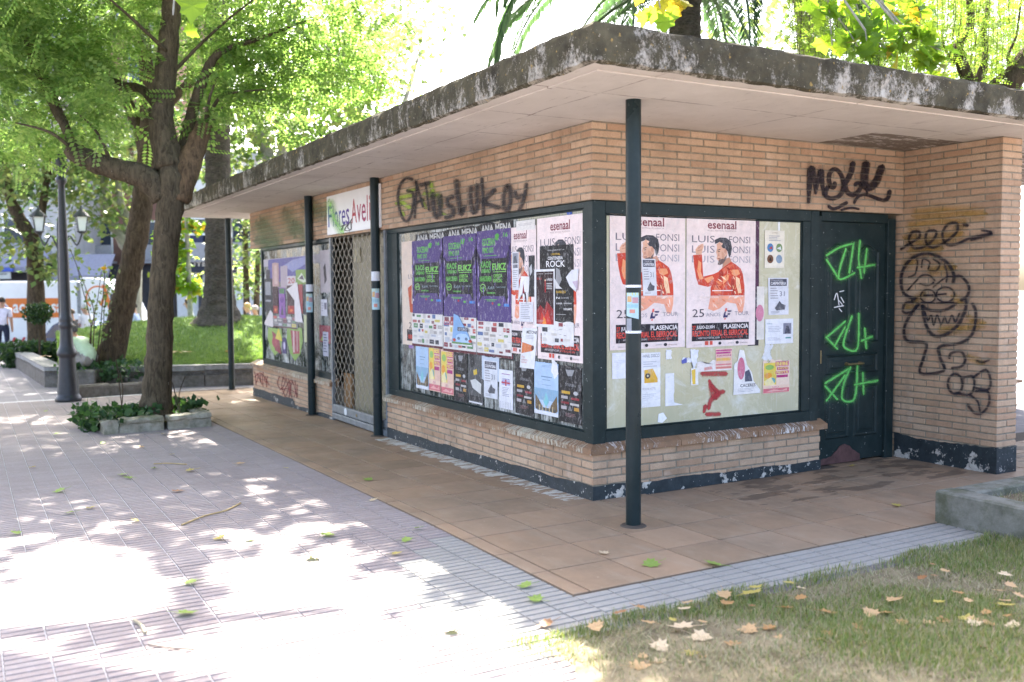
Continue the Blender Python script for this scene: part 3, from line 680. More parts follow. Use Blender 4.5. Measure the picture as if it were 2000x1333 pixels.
# --- the large concert poster: cream sheet, man in a red jacket
def concert_items(detail=True):
    N = lambda pts: [((x-700)/605, (y-95)/1145) for x, y in pts]
    def T(a, b, c, d, s, col, fat=0.): return ('t', (a-700)/605, (b-95)/1145, (c-700)/605, (d-95)/1145, s, col, fat)
    I = [T(878, 130, 1130, 205, 'esenaal', '#7c3340', .02), T(878, 213, 1130, 227, 'MUSIC FESTIVAL PLASENCIA', '#9a8a8a')]
    for a, b, c in ((265, 325, '#6f6a72'), (352, 415, '#857f88'), (440, 500, '#a59fa6')):
        I += [T(745, a, 940, b, 'LUIS', c), T(1065, a, 1255, b, 'FONSI', c)]
    red, rd2, hl, hl2, skin = '#c9462f', '#a83424', '#e79a6c', '#f1c9a2', '#d9a98e'
    I += [('p', N([(780, 432), (775, 390), (790, 365), (820, 340), (840, 335), (845, 360), (832, 400), (826, 432)]), skin),
          ('p', N([(755, 436), (830, 430), (835, 520), (842, 622), (930, 600), (985, 575), (960, 690), (880, 712), (800, 692), (783, 640), (765, 540)]), red),
          ('p', N([(1012, 500), (1038, 465), (1070, 450), (1090, 492), (1050, 525), (1005, 550)]), '#c08c72'),
          ('p', N([(985, 315), (990, 345), (1010, 372), (1040, 370), (1052, 420), (1040, 470), (1015, 506), (985, 520), (965, 515), (975, 490), (955, 462), (960, 440), (950, 410), (960, 370), (955, 340)]), skin),
          ('p', N([(965, 515), (985, 522), (1016, 506), (1040, 470), (1046, 430), (1026, 455), (1000, 468), (978, 470), (972, 492)]), '#6e5a55'),
          ('p', N([(1025, 385), (1040, 372), (1046, 400), (1034, 425), (1024, 410)]), '#c58f78'),
          ('p', N([(940, 300), (985, 278), (1040, 280), (1080, 310), (1092, 370), (1082, 430), (1066, 452), (1052, 400), (1032, 375), (1010, 371), (990, 344), (985, 315), (960, 330), (942, 335)]), '#3f4046'),
          ('p', N([(980, 570), (1010, 545), (1085, 490), (1120, 510), (1170, 550), (1190, 600), (1205, 700), (1208, 790), (905, 790), (905, 720), (930, 640), (960, 600)]), red),
          ('p', N([(905, 792), (1208, 792), (1206, 860), (1190, 945), (1155, 945), (1130, 865), (1050, 850), (985, 905), (930, 925), (885, 905)]), '#e8a184'),
          ('p', N([(985, 570), (1015, 548), (1060, 515), (1030, 580), (1000, 640), (985, 700), (960, 720), (975, 640)]), rd2),
          ('p', N([(1005, 560), (1060, 520), (1110, 510), (1060, 560), (1020, 600)]), '#d96a4d'),
          ('p', N([(1095, 560), (1150, 560), (1165, 600), (1120, 620), (1090, 600)]), hl), ('p', N([(1125, 620), (1160, 640), (1180, 770), (1150, 770), (1130, 700)]), hl2),
          ('p', N([(1020, 620), (1070, 590), (1060, 650), (1010, 690)]), hl), ('p', N([(800, 480), (825, 500), (820, 580), (845, 640), (810, 650), (790, 580)]), hl),
          ('p', N([(850, 640), (920, 615), (935, 640), (880, 680)]), hl), ('p', N([(930, 700), (990, 690), (1000, 770), (940, 770)]), '#dd7a58'),
          ('p', N([(1085, 640), (1110, 650), (1120, 790), (1085, 790)]), rd2), ('r', .36, .565, .66, .572, '#f4e6de'),
          T(810, 790, 975, 812, 'CLARA MONTAÑA', '#f3e2d8', .01), T(1065, 790, 1195, 812, 'JAVIER OJEDA', '#f3e2d8', .01),
          T(750, 905, 850, 975, '25', '#4a464e'), T(865, 932, 992, 973, 'AÑOS', '#a39aa2'), T(1118, 932, 1245, 968, 'TOUR', '#8d858e'),
          ('p', N([(1025, 940), (1040, 925), (1036, 965), (1060, 965), (1052, 985), (1014, 985)]), '#3a3560'), ('p', N([(1048, 922), (1092, 922), (1086, 936), (1060, 936)]), '#3a3560'),
          ('p', N([(1056, 948), (1080, 948), (1074, 962), (1052, 962)]), '#3a3560'), ('p', N([(1035, 902), (1052, 902), (1046, 930), (1030, 930)]), '#e0685a'), ('p', N([(1026, 990), (1040, 990), (1036, 1003), (1024, 1003)]), '#e0685a'),
          ('r', 45/605, 935/1145, 547/605, 1090/1145, '#221d24'), T(750, 1050, 778, 1086, '27', '#d2453a', .02), T(785, 1050, 940, 1086, 'JULIO-22:30H', '#ece6e6', .02),
          T(1020, 1045, 1242, 1084, 'PLASENCIA', '#ece6e6', .02), T(750, 1094, 1240, 1145, 'RECINTO FERIAL EL BERROCAL', '#d8493c', .03),
          T(800, 1152, 985, 1168, 'APERTURA PUERTAS 20:30H', '#d8d0d0'), T(1000, 1152, 1190, 1168, 'ENTRADAS EN', '#d8493c'),
          ('r', .26, .955, .31, .985, '#cf5040'), ('r', .33, .955, .37, .985, '#cf5040'), ('e', .475, .975, .022, .012, '#2c2a2e'), ('e', .73, .975, .024, .012, '#3a363c'),
          T(765, 1210, 830, 1225, 'plasencia', '#b5aaaa'), T(1060, 1205, 1110, 1220, 'junta', '#a39a9a'), T(1165, 1205, 1235, 1220, 'thercas', '#a08c8c')]
    return I
def inside(p, poly):
    c = False; j = len(poly)-1
    for i in range(len(poly)):
        if (poly[i][1] > p[1]) != (poly[j][1] > p[1]) and p[0] < (poly[j][0]-poly[i][0])*(p[1]-poly[i][1])/(poly[j][1]-poly[i][1])+poly[i][0]: c = not c
        j = i
    return c
def creases(items):
    """folds and shine on the printed jacket, small shadows on the face"""
    r = random.Random(2); out = []; k = next(i for i, it in enumerate(items) if it[0] == 'r')
    for it, n, cols in ((items[9], 26, ['#e58b5c', '#a5301f', '#f0b98a', '#dd6038', '#8f2a1c', '#f3d4b4']), (items[15], 60, ['#e58b5c', '#a5301f', '#f0b98a', '#dd6038', '#8f2a1c', '#f3d4b4', '#b83a26']), (items[16], 40, ['#e9b294', '#e0845f', '#f4ddcd', '#efcbb6', '#dca083'])):
        P = it[1]; xs_ = [p[0] for p in P]; ys_ = [p[1] for p in P]
        for _ in range(n):
            x, y = r.uniform(min(xs_), max(xs_)), r.uniform(min(ys_), max(ys_)); a = r.gauss(1.2, .5); l, w = r.uniform(.02, .055), r.uniform(.004, .011); dx, dy = math.cos(a)*l, math.sin(a)*l*.53
            q = [(x-dx, y-dy), (x-dy*w*20, y+w), (x+dx, y+dy), (x+dy*w*20, y-w)]
            if all(inside(p, P) for p in q): out.append(('p', q, r.choice(cols)))
    N = lambda pts: [((x-700)/605, (y-95)/1145) for x, y in pts]
    out += [('p', N([(962, 388), (985, 380), (990, 386), (964, 394)]), '#4a3430'), ('p', N([(964, 402), (982, 398), (984, 405), (966, 408)]), '#3a2a2a'), ('p', N([(975, 410), (982, 440), (962, 446)]), '#c4907a'), ('p', N([(962, 462), (988, 458), (990, 464), (968, 468)]), '#8f5048'), ('p', N([(1000, 400), (1030, 430), (1020, 470), (1000, 450)]), '#cc9a80'), ('p', N([(985, 320), (1010, 330), (1000, 350), (990, 345)]), '#e5bda6'),
            ('p', N([(955, 305), (1000, 290), (1050, 300), (1000, 300)]), '#5a5a62'), ('p', N([(1060, 330), (1080, 370), (1072, 420), (1062, 380)]), '#2a2b30'), ('p', N([(795, 372), (825, 350), (828, 356), (800, 382)]), '#c08c74'), ('p', N([(790, 395), (830, 385), (828, 392), (792, 402)]), '#c08c74')]
    return items[:k]+out+items[k:]
CON = creases(concert_items()); CREAM = '#e6d6d2'
poster(PRG, (1190, 414, 1337, 685), 1, CREAM, CON, 'cream concert poster with a man in a red jacket, behind the nearest post', amp=.01, group=None)
poster(PRG, (1340, 421, 1474, 680), 1.4, CREAM, CON, 'cream concert poster with a man in a red jacket, right one on the pale window', amp=.01)
poster(PRG, (1462, 428, 1482, 676), 0, '#4f2c47', [('r', 0, .55, 1, 1, '#2e2a33')], 'dark purple poster edge showing beside the right concert poster')
def lines(x0, y0, x1, y1, n, col='#9a9aa0', r=random.Random(3)):
    return [('r', x0, y0+(y1-y0)*i/n, x0+(x1-x0)*r.uniform(.6, 1), y0+(y1-y0)*(i+.38)/n, col) for i in range(n)]
DEF = dict(name='flyer', cat='flyer')
carp = [('r', .08, .03, .92, .22, '#4a4c58'), ('t', .12, .11, .88, .19, 'CARPINTERIA', '#e5e6ea', .02), ('t', .2, .05, .7, .09, 'TALLER DE', '#c5c6ce')]+lines(.1, .27, .55, .6, 5)+[('t', .55, .36, .8, .5, '31', '#777a86'), ('p', [(.3, .82), (.55, .62), (.65, .70), (.85, .74), (.8, .86), (.4, .88)], '#55575f')]+lines(.12, .9, .8, .97, 2)
poster(PRG, (1253, 506, 1280, 578), 2.6, '#d6d7dc', carp, 'white carpentry notice pasted over the left concert poster', slant=.12, **DEF)
poster(PRG, (1500, 543, 1539, 616), 1, '#d4d6dd', carp, 'white carpentry notice with dark heading right of the concert posters', slant=.03, **DEF)
circ = [('t', .35, .05, .65, .08, 'LA VERA', '#8a6a3a'), ('e', .28, .46, .16, .115, '#4d7fb0'), ('e', .73, .46, .16, .115, '#6f8d5a'), ('e', .28, .76, .16, .115, '#6d4a33'), ('e', .73, .76, .16, .115, '#7c93a8'), ('p', [(.2, .48), (.36, .42), (.38, .5)], '#b43d36'), ('p', [(.6, .48), (.8, .42), (.84, .52)], '#d7dde0'), ('p', [(.2, .8), (.3, .7), (.36, .82)], '#2f211b')]+lines(.2, .14, .8, .3, 4)
poster(PRG, (1493, 450, 1531, 524), 1, '#e2dccb', circ, 'cream flyer with four round pictures high on the pale window', **DEF)
poster(PRG, (1494, 624, 1548, 673), 1, '#dfe1e6', [('t', .05, .16, .25, .22, 'TRABAJO', '#3d7a80'), ('r', .64, .18, .93, .62, '#7c7e8e'), ('p', [(.7, .6), (.74, .3), (.84, .28), (.9, .6)], '#3e4050'), ('r', .72, .75, .92, .8, '#3f8f8a')]+lines(.1, .3, .6, .55, 4, '#b4b7c2')+lines(.08, .74, .6, .88, 3, '#b4b7c2'), 'wide white flyer with a small photo low right of the concert posters', **DEF)
poster(PRG, (1478, 560, 1492, 664), .2, '#d8d4cc', [('e', .4, .5, .55, .16, '#c78098')], 'narrow white strip with a pink disc beside the dark poster edge', **DEF)
poster(PRG, (1195, 690, 1228, 741), .5, '#e3e4ea', lines(.1, .3, .9, .4, 2, '#c9ccd6'), 'blank white sheet under the left concert poster, left of the post', **DEF)
poster(PRG, (1252, 690, 1289, 728), .5, '#dfe0e4', [('t', .1, .08, .95, .25, 'VINIL DISCO', '#777a80')]+lines(.1, .45, .9, .8, 3, '#b9bbc2'), 'white sheet headed DISCO just right of the nearest post', **DEF)
poster(PRG, (1252, 720, 1289, 797), .9, '#e4e4e4', [('p', [(.15, .05), (.6, .02), (.85, .28), (.85, .38), (.15, .38)], '#d9ab3a'), ('e', .33, .2, .14, .07, '#4a4236'), ('e', .33, .2, .05, .025, '#d8cfae'), ('t', .05, .5, .75, .56, 'MOLINA HOTEL', '#a9aab0')]+lines(.05, .66, .9, .8, 3, '#c4c6cc'), 'white sheet with a yellow record picture beside the nearest post', **DEF)
poster(PRG, (1299, 730, 1316, 794), .5, '#e2e3e6', [], 'tall torn white paper strip low on the pale window', torn='r', amp=.05, name='paper_scrap', cat='paper scrap')
poster(PRG, (1299, 786, 1334, 794), .8, '#e2e3e6', [], 'small torn paper wedge at the foot of the tall strip', cut=[(0, 1), (1, 1), (.35, 0)], name='paper_scrap', cat='paper scrap')
poster(PRG, (1300, 684, 1311, 702), .6, '#e1e2e5', [], 'small torn scrap under the left concert poster', torn='brl', amp=.1, name='paper_scrap', cat='paper scrap')
poster(PRG, (1330, 684, 1364, 726), .6, '#dfe1e8', [('p', [(.0, .5), (.3, .35), (.32, .6), (.05, .65)], '#5a62a8')], 'ragged white and blue scrap between the two concert posters', cut=[(.5, 0), (1, .05), (.9, .6), (.7, 1), (.6, .6), (0, .55), (.1, .35), (.55, .4)], torn='c', amp=.06, name='paper_scrap', cat='paper scrap')
poster(PRG, (1349, 720, 1363, 753), .9, '#e3e3e0', [('p', [(.05, .1), (.6, .05), (.6, .95), (.2, .95)], '#dcb948')], 'curled scrap with a yellow stripe under the concert posters', torn='lr', amp=.05, name='paper_scrap', cat='paper scrap')
fiesta = [('r', .04, .06, .5, .74, '#dcc457'), ('e', .25, .2, .16, .08, '#8fb660'), ('e', .2, .45, .14, .09, '#e09a3c'), ('e', .35, .62, .12, .1, '#6fa7a8'), ('p', [(.05, .62), (.3, .5), (.45, .74), (.1, .76)], '#e7d9a0'),
          ('r', .47, .03, .97, .18, '#bb3f82'), ('r', .52, .21, .95, .3, '#b2357a'), ('r', .47, .33, .97, .42, '#bb3f82'), ('r', .5, .45, .93, .53, '#a93072'), ('t', .5, .05, .95, .16, 'BEBE', '#e6cf6a', .03), ('t', .54, .22, .93, .29, 'JUEVES', '#e6cf6a', .03), ('t', .5, .34, .95, .41, 'FIESTA', '#e6cf6a', .03),
          ('r', .02, .76, .98, .84, '#e8c9b2'), ('r', .02, .85, .98, .98, '#cf6f78'), ('t', .35, .78, .6, .83, 'PLASENCIA', '#b2357a'), ('p', [(.1, .95), (.4, .88), (.7, .93), (.9, .87), (.9, .95)], '#e4a7a0')]
poster(PRG, (1489, 706, 1541, 770), 1, '#e5cdb9', fiesta, 'pink and yellow party flyer low at the right of the pale window', torn='t', amp=.08, **DEF)
poster(PRG, (1397, 682, 1429, 722), .7, '#e2bcae', [('r', .03, .05, .98, .12, '#b8407f'), ('r', .03, .16, .9, .25, '#bb3f82'), ('t', .05, .3, .95, .4, 'JULIO NOCHE', '#b2357a', .03), ('r', .05, .45, .9, .6, '#e0b266'), ('r', .03, .75, .95, .8, '#cf6f78'), ('r', .03, .88, .95, .97, '#cf7f78')], 'lower half of a pink party flyer under the concert posters', **DEF)
poster(PRG, (1361, 708, 1429, 727), .4, '#e3dcd8', [('p', [(.2, .6), (.4, .5), (.45, .8), (.2, .9)], '#d79a94')], 'torn white poster foot left of the pink half flyer', torn='t', amp=.2, name='paper_scrap', cat='paper scrap')
poster(PRG, (1432, 684, 1484, 772), 1, '#e6e4e2', [('e', .28, .42, .14, .25, '#c9718a'), ('p', [(.42, .5), (.58, .45), (.66, .6), (.7, .72), (.42, .72)], '#4e5264'), ('t', .25, .77, .82, .84, 'CACERES', '#4b4c52', .02)]+lines(.15, .87, .8, .96, 3, '#b0b0b4'), 'torn white flyer reading CACERES left of the party flyer', cut=[(.02, .32), (.15, .25), (.22, 0), (.38, .02), (.5, .35), (.68, .52), (.75, .72), (1, .93), (1, 1), (0, 1)], torn='', **DEF)
poster(PRG, (1284, 807, 1302, 827), .6, '#eceef0', [], 'small white scrap near the foot of the pale window', cut=[(.1, .1), (.6, 0), (1, .6), (.5, 1), (0, .9)], name='paper_scrap', cat='paper scrap')
poster(PRG, (1487, 672, 1510, 708), .3, '#d9dbdd', [], 'ragged pale scrap above the party flyer', cut=[(.3, 0), (1, .1), (.7, .5), (1, 1), (0, .8), (.2, .5)], torn='c', amp=.08, name='paper_scrap', cat='paper scrap')
poster(PRG, (1519, 428, 1523, 470), .2, '#dfe3e2', [], 'white tape strip above the flyer with round pictures', name='tape_strip', cat='tape')
# --- left shop window
dk = [('t', .04, .012, .96, .07, 'ANA MENA', '#b9b9b4', .03), ('r', .03, .955, .97, .985, '#7c2a36')]
for i, (a, b, y0, y1) in enumerate(((812, 873, 458, 683), (873, 938, 449, 690), (938, 1004, 439, 697))):
    poster(PLG, (a, y0, b, y1), .15+.2*i, '#17181a', dk, 'black poster headed ANA MENA, %s of three behind the purple posters' % ('left', 'middle', 'right')[i], torn='t', amp=.012)
PUR = '#4e3d74'
def purple_items(seed):
    r = random.Random(seed); G1, G2 = '#5fae4c', '#7cc25a'
    I = [('r', .06, .31, .9, .72, '#14161c'), ('p', [(.0, .2), (.12, .32), (.06, .4), (.0, .3)], '#1b1230'), ('p', [(1, .15), (.86, .32), (.92, .4), (1, .3)], '#1b1230'),
         ('p', [(.8, .66), (.92, .71), (.9, .80), (.82, .72)], '#14161c'), ('p', [(.08, .7), (.16, .72), (.06, .78)], '#14161c'),
         ('t', .17, .085, .55, .17, 'GOCERAN', G1, .03), ('t', .18, .185, .5, .25, 'PIMO XVI', G1, .03), ('t', .8, .04, .92, .09, '16', G1, .02), ('p', [(.55, .06), (.62, .04), (.68, .06), (.64, .12), (.57, .11)], '#4f9c43'), ('r', .22, .275, .6, .281, G1),
         ('t', .12, .335, .42, .41, 'KAOS', G1, .03), ('t', .13, .42, .42, .465, 'URBANO', G1, .03), ('t', .47, .365, .87, .44, 'EUKZ', G2, .03), ('r', .49, .452, .87, .460, G2),
         ('t', .09, .50, .44, .56, 'NAHUCRIMEN', G1, .03), ('t', .5, .48, .76, .52, 'OFERTA', G2, .02), ('t', .5, .53, .76, .57, 'ESPECIAL', G2, .02),
         ('e', .18, .63, .085, .045, G2), ('e', .18, .63, .07, .036, '#14161c'), ('t', .13, .615, .23, .645, '69', G2, .03), ('t', .34, .61, .53, .645, 'KaftA', '#8a9ea8'), ('t', .57, .615, .85, .632, 'TRASTORNO', '#8a9ea8'),
         ('t', .3, .675, .55, .695, 'TARAMBANA', G1, .03), ('r', .25, .755, .6, .762, G1), ('r', .3, .77, .55, .776, G1), ('e', .47, .80, .03, .015, '#a03048'), ('e', .66, .812, .04, .014, G1), ('r', .8, .80, .95, .83, '#3f7fc4'), ('r', .02, .80, .05, .83, '#cfc6dd')]
    for k in range(46):  # painted slivers stand in for sheen on the paper's glue wrinkles
        m_ = k < 30; x = r.choice([r.uniform(.0, .06), r.uniform(.91, .99)]) if m_ else r.uniform(0, 1); y = r.uniform(.02, .78); l = r.uniform(.03, .12); w_ = r.uniform(.006, .02)
        I.append(('p', [(x, y), (x+w_, y+l*.4), (x+w_*.3, y+l), (x-w_*.6, y+l*.5)], r.choice(['#8a75b4', '#6f5a9a', '#a898c8', '#35265a'])))
    return I
for i, (a, b, y0, y1, sl_) in enumerate(((806, 866, 472, 612, .0), (867, 932, 463, 618, .0), (933, 1000, 453, 627, .0))):
    poster(PLG, (a, y0, b, y1), 2.2+.15*i, PUR, purple_items(i), 'purple rock festival poster with green lettering, %s of three in a row' % ('left', 'middle', 'right')[i], slant=sl_)
def sponsor(seed, n=7, m=6):
    r = random.Random(seed); I = []; pal = ['#8a3a44', '#33363e', '#b8bcc4', '#b8605a', '#5f8a5e', '#cbbd6a', '#5c719a', '#c9c6c0', '#dcd9d3', '#a7a29c', '#bdb9b4', '#7a4048', '#c4bfb8']
    for j in range(m):
        x = r.uniform(.01, .06)
        while x < .9:
            w = r.uniform(.06, .17); h = r.uniform(.35, .92); z = r.uniform(0, .9-h) if h < .9 else 0
            I.append(('r', x, .02+.88*(j+z)/m, min(x+w, .98), .02+.88*(j+z+h)/m, r.choice(pal)))
            if r.random() < .5: I.append(('r', x+w*.2, .02+.88*(j+z+h*.4)/m, x+w*.8, .02+.88*(j+z+h*.55)/m, r.choice(['#c9c6c2', '#8a8790'])))
            x += w+r.uniform(.01, .08)
    return I+[('r', 0, .93, 1, 1, '#5a1c28')]
for i, (a, b, y0, y1) in enumerate(((806, 866, 611, 675), (867, 932, 617, 685), (933, 1001, 626, 693))):
    I = sponsor(i+4)
    if i == 1: I.append(('t', .03, .12, .35, .26, 'COKE', '#b8505a', .02))
    poster(PLG, (a, y0, b, y1), 1.6+.15*i, '#d9d5cf', I, 'white sheet of sponsor squares under the %s purple poster' % ('left', 'middle', 'right')[i], torn='b', amp=.02)
poster(PLG, (884, 613, 925, 673), 3.6, '#7fa6cf', [('r', .3, .42, .8, .54, '#2c3448'), ('t', .33, .44, .77, .52, 'LOS CUERVOS', '#d7dde6'), ('p', [(.2, .9), (.22, .7), (.4, .62), (.7, .62), (.85, .72), (.9, .9)], '#a9c6e4'), ('e', .35, .78, .07, .05, '#5a7088'), ('e', .72, .78, .07, .05, '#5a7088'), ('e', .14, .84, .08, .05, '#b8483a'), ('e', .9, .84, .08, .05, '#b8483a'), ('r', .02, .9, .98, .96, '#5f8a4a'), ('r', .0, .96, 1, 1, '#dfe0dc')], 'tapering light blue flyer of a car hanging over the sponsor sheets', cut=[(.12, 0), (.35, .06), (.8, .6), (1, 1), (0, 1), (.08, .5)], **DEF)
poster(PLG, (785, 473, 812, 672), 1, '#d6c3b0', [('t', .5, .32, 1.0, .36, 'LUI', '#6f6a72'), ('p', [(.45, .45), (.75, .42), (.72, .6), (.98, .62), (.98, .7), (.6, .68)], '#b8502c'), ('t', .5, .78, .95, .84, '25', '#4a464e'), ('r', .35, .85, 1, .96, '#221d24'), ('r', .45, .9, 1, .94, '#a83424')], 'cream concert poster strip peeking out left of the purple posters', torn='l', amp=.01)
poster(PLG, (987, 447, 1049, 688), .95, CREAM, CON, 'cream concert poster half hidden right of the purple posters', torn='r', amp=.006)
poster(PLG, (1050, 428, 1143, 700), .9, CREAM, CON, 'cream concert poster at the corner end of the shop window', torn='l', amp=.006)
poster(PLG, (1010, 433, 1047, 452), 2, '#d9d6d0', lines(.1, .3, .9, .6, 2, '#b9b6b4'), 'blank white slip taped over the top of a concert poster', **DEF)
poster(PLG, (1002, 493, 1015, 567), 2.2, '#d2d3d8', [('r', .1, .03, .9, .3, '#8f929c'), ('p', [(.2, .3), (.3, .12), (.6, .1), (.8, .3)], '#565962'), ('r', .15, .33, .85, .42, '#6b6d78')]+lines(.12, .48, .85, .95, 9), 'narrow grey notice beside the right purple poster', **DEF)
poster(PLG, (1013, 540, 1036, 596), 2.4, '#e1e1e2', [('p', [(.4, .6), (.5, .25), (.6, .6)], '#8a2f3a')], 'frayed white paper hanging above the small typed sheet', cut=[(.3, 0), (1, .02), (.95, .5), (.8, 1), (.68, .55), (.5, 1), (.4, .6), (0, .9), (.1, .5)], name='paper_scrap', cat='paper scrap')
poster(PLG, (1016, 590, 1043, 628), 2.2, '#d7d8de', lines(.1, .08, .9, .9, 9), 'small typed white sheet between the concert posters', **DEF)
poster(PLG, (1034, 500, 1046, 580), 1.7, '#26282c', [('p', [(.1, .3), (.5, .2), (.6, .4), (.2, .5)], '#b9bbbe')], 'torn black poster remnant between two concert posters', torn='lr', amp=.05)
rock = [('t', .25, .05, .75, .065, 'PRESENTA', '#b9b9b9'), ('t', .35, .095, .62, .12, 'I FESTIVAL', '#c9a53a', .02), ('t', .25, .135, .7, .175, 'CENTENERA', '#e2e2e2', .02), ('t', .2, .185, .76, .265, 'ROCK', '#e9e9e9', .01), ('p', [(.5, .27), (.6, .3), (.66, .42), (.58, .5), (.48, .46)], '#8f9092'), ('p', [(.45, .4), (.6, .5), (.68, .53), (.48, .53)], '#c9cacb'),
        ('t', .5, .555, .78, .585, 'BARRIZO', '#c9a53a', .02), ('t', .5, .63, .6, .655, 'N', '#e2e2e2', .02), ('t', .64, .63, .86, .655, '[untref]', '#cfcfcf'), ('t', .5, .70, .68, .72, 'LA BANDA', '#e2e2e2', .02), ('r', .72, .70, .95, .715, '#9a9a9a'), ('t', .72, .765, .96, .79, 'DESGARTE', '#e2e2e2', .02), ('r', .5, .84, .78, .848, '#9a9a9a')]
poster(PLG, (1056, 482, 1122, 637), 2.0, '#17181a', rock, 'black rock festival poster pasted on the corner concert poster', torn='b', amp=.03)
poster(PLG, (1046, 527, 1086, 638), 3.0, '#dadbdd', [('r', .1, .04, .95, .95, '#2a1117'), ('p', [(.1, .95), (.1, .72), (.3, .62), (.5, .7), (.62, .55), (.95, .7), (.95, .95)], '#8f1c20'), ('p', [(.25, .95), (.35, .74), (.5, .82), (.66, .7), (.85, .95)], '#c4322a'), ('p', [(.4, .95), (.45, .82), (.55, .86), (.6, .95)], '#e0883c'), ('r', .52, .18, .58, .4, '#9a2026'), ('e', .55, .19, .03, .014, '#f0c8a0'), ('t', .15, .07, .45, .09, 'presenta', '#d6d6d6'), ('t', .55, .07, .9, .09, 'presenta', '#d6d6d6'), ('t', .15, .14, .38, .18, 'SALA', '#a8242c', .02), ('t', .62, .16, .9, .2, 'A FUEGO', '#e2e2e2', .02)]+lines(.62, .24, .9, .36, 4, '#c9c9c9')+lines(.15, .88, .5, .93, 3, '#c9a0a0'), 'white-edged black and red poster overlapping the rock poster')
poster(PLG, (1108, 527, 1133, 570), 3.2, '#d3d5da', [('p', [(.5, .55), (.95, .5), (.9, .95)], '#b9a9bb')], 'curled white paper flap on the corner concert poster', cut=[(.0, .35), (.45, .02), (1, 0), (.9, .6), (.75, 1), (.3, .75)], name='paper_scrap', cat='paper scrap')
poster(PLG, (1060, 628, 1123, 672), 2.6, '#d9d8d6', sponsor(11, 6, 4)[:-1:2], 'torn white sponsor strip under the black rock poster', torn='tb', amp=.06)
poster(PLG, (1020, 640, 1049, 718), 2.8, '#dedfe0', [('t', .3, .06, 1.0, .14, 'METONE', '#4c4e54', .02), ('p', [(.05, .36), (.05, .64), (.78, .56), (.86, .48), (.72, .42)], '#cf7a4c'), ('e', .78, .48, .09, .06, '#5a2a2a'), ('t', .08, .7, .3, .76, '17 JUL', '#c0604c'), ('t', .08, .78, .5, .82, 'CERRAMOS', '#c0604c'), ('t', .08, .84, .45, .88, 'HORAS', '#c0604c')]+lines(.3, .18, .8, .28, 3, '#b0b0b6'), 'tilted white flyer with an orange cone below the typed sheet', slant=-.22, **DEF)
bluef = [('r', .0, .0, 1, .55, '#a9c2dc'), ('r', 0, .5, 1, .72, '#86aac4'), ('t', .35, .05, .65, .09, 'DANZA', '#8fa6c2'), ('r', .3, .26, .75, .28, '#6f8aa8'), ('r', .35, .32, .68, .335, '#7f98b4'), ('r', .32, .42, .7, .43, '#7f98b4'), ('p', [(.38, .74), (.5, .56), (.62, .74), (.5, .86)], '#7fc0c6'), ('p', [(.05, .62), (.3, .8), (.36, .9), (.2, .95), (.04, .9)], '#6a5638'), ('p', [(.95, .6), (.7, .8), (.64, .9), (.8, .95), (.97, .9)], '#6a5638'), ('r', .1, .86, .9, .92, '#4d4a44'), ('r', 0, .93, 1, 1, '#d8dbe2')]+[('r', .2+.14*k, .82, .23+.14*k, .93, '#c9b48a') for k in range(5)]
poster(PLG, (813, 673, 838, 757), 1, '#a9c2dc', bluef, 'small light blue dance flyer, leftmost in the bottom row', **DEF)
poster(PLG, (1045, 706, 1092, 806), 1.6, '#b3c8e0', bluef, 'larger light blue dance flyer near the corner in the bottom row', torn='t', amp=.04, **DEF)
for i, (a, b, y0, y1) in enumerate(((838, 861, 674, 762), (862, 887, 681, 768))): poster(PLG, (a, y0, b, y1), 1+.2*i, '#e0b9a4', fiesta, 'pink and yellow party flyer, %s of the pair in the bottom row' % ('left', 'right')[i], torn='t', amp=.05, **DEF)
blk = [('p', [(.3, .06), (.7, .05), (.6, .16), (.4, .17)], '#8f9092'), ('t', .3, .3, .75, .35, 'EXTREMUSIKA', '#9a9a9a'), ('r', .12, .44, .5, .49, '#c29a35'), ('e', .75, .46, .1, .035, '#b9b9b9'), ('r', .1, .53, .4, .58, '#a8a2a2'), ('r', .55, .54, .9, .58, '#8d3038'), ('r', .1, .63, .45, .67, '#7c2830'), ('r', .5, .64, .9, .68, '#b9b4b0'), ('p', [(.4, .78), (.5, .68), (.6, .78)], '#7a7a7a'), ('r', .68, .71, .9, .77, '#b98a3a'), ('r', .1, .71, .35, .77, '#b0a8a8')]+lines(.3, .83, .8, .9, 3, '#8a6a6a')
for i, (a, b, y0, y1, nm) in enumerate(((888, 914, 688, 783, 'left one, beside the party flyers'), (1007, 1043, 706, 806, 'middle one, left of the large blue flyer'), (1093, 1137, 714, 822, 'right one, at the corner post'))):
    poster(PLG, (a, y0, b, y1), 1.1, '#1f1d1f', blk, 'black line-up poster in the bottom row, '+nm, torn='tr', amp=.02)
poster(PLG, (915, 687, 944, 785), .9, '#4e4f50', [('p', [(.35, .36), (.6, .32), (.62, .42), (.4, .45)], '#d3b432'), ('p', [(.15, .56), (.5, .52), (.9, .6), (.85, .8), (.5, .74), (.3, .7)], '#c9cac6'), ('r', .1, .85, .9, .95, '#2a2a2c'), ('r', .05, .97, .95, 1.0, '#d8d8d8'), ('p', [(.1, .05), (.4, .02), (.5, .3), (.2, .3)], '#26272a')], 'scraped grey poster with a yellow spot in the bottom row', torn='tl', amp=.04)
poster(PLG, (946, 703, 973, 775), 1.5, '#cfd2d8', carp, 'white carpentry notice with fringed foot in the bottom row', **DEF)
poster(PLG, (942, 695, 976, 740), 1.0, '#b9c4d2', [], 'pale blue backing sheet behind the fringed carpentry notice', torn='tb', amp=.05, name='paper_scrap', cat='paper scrap')
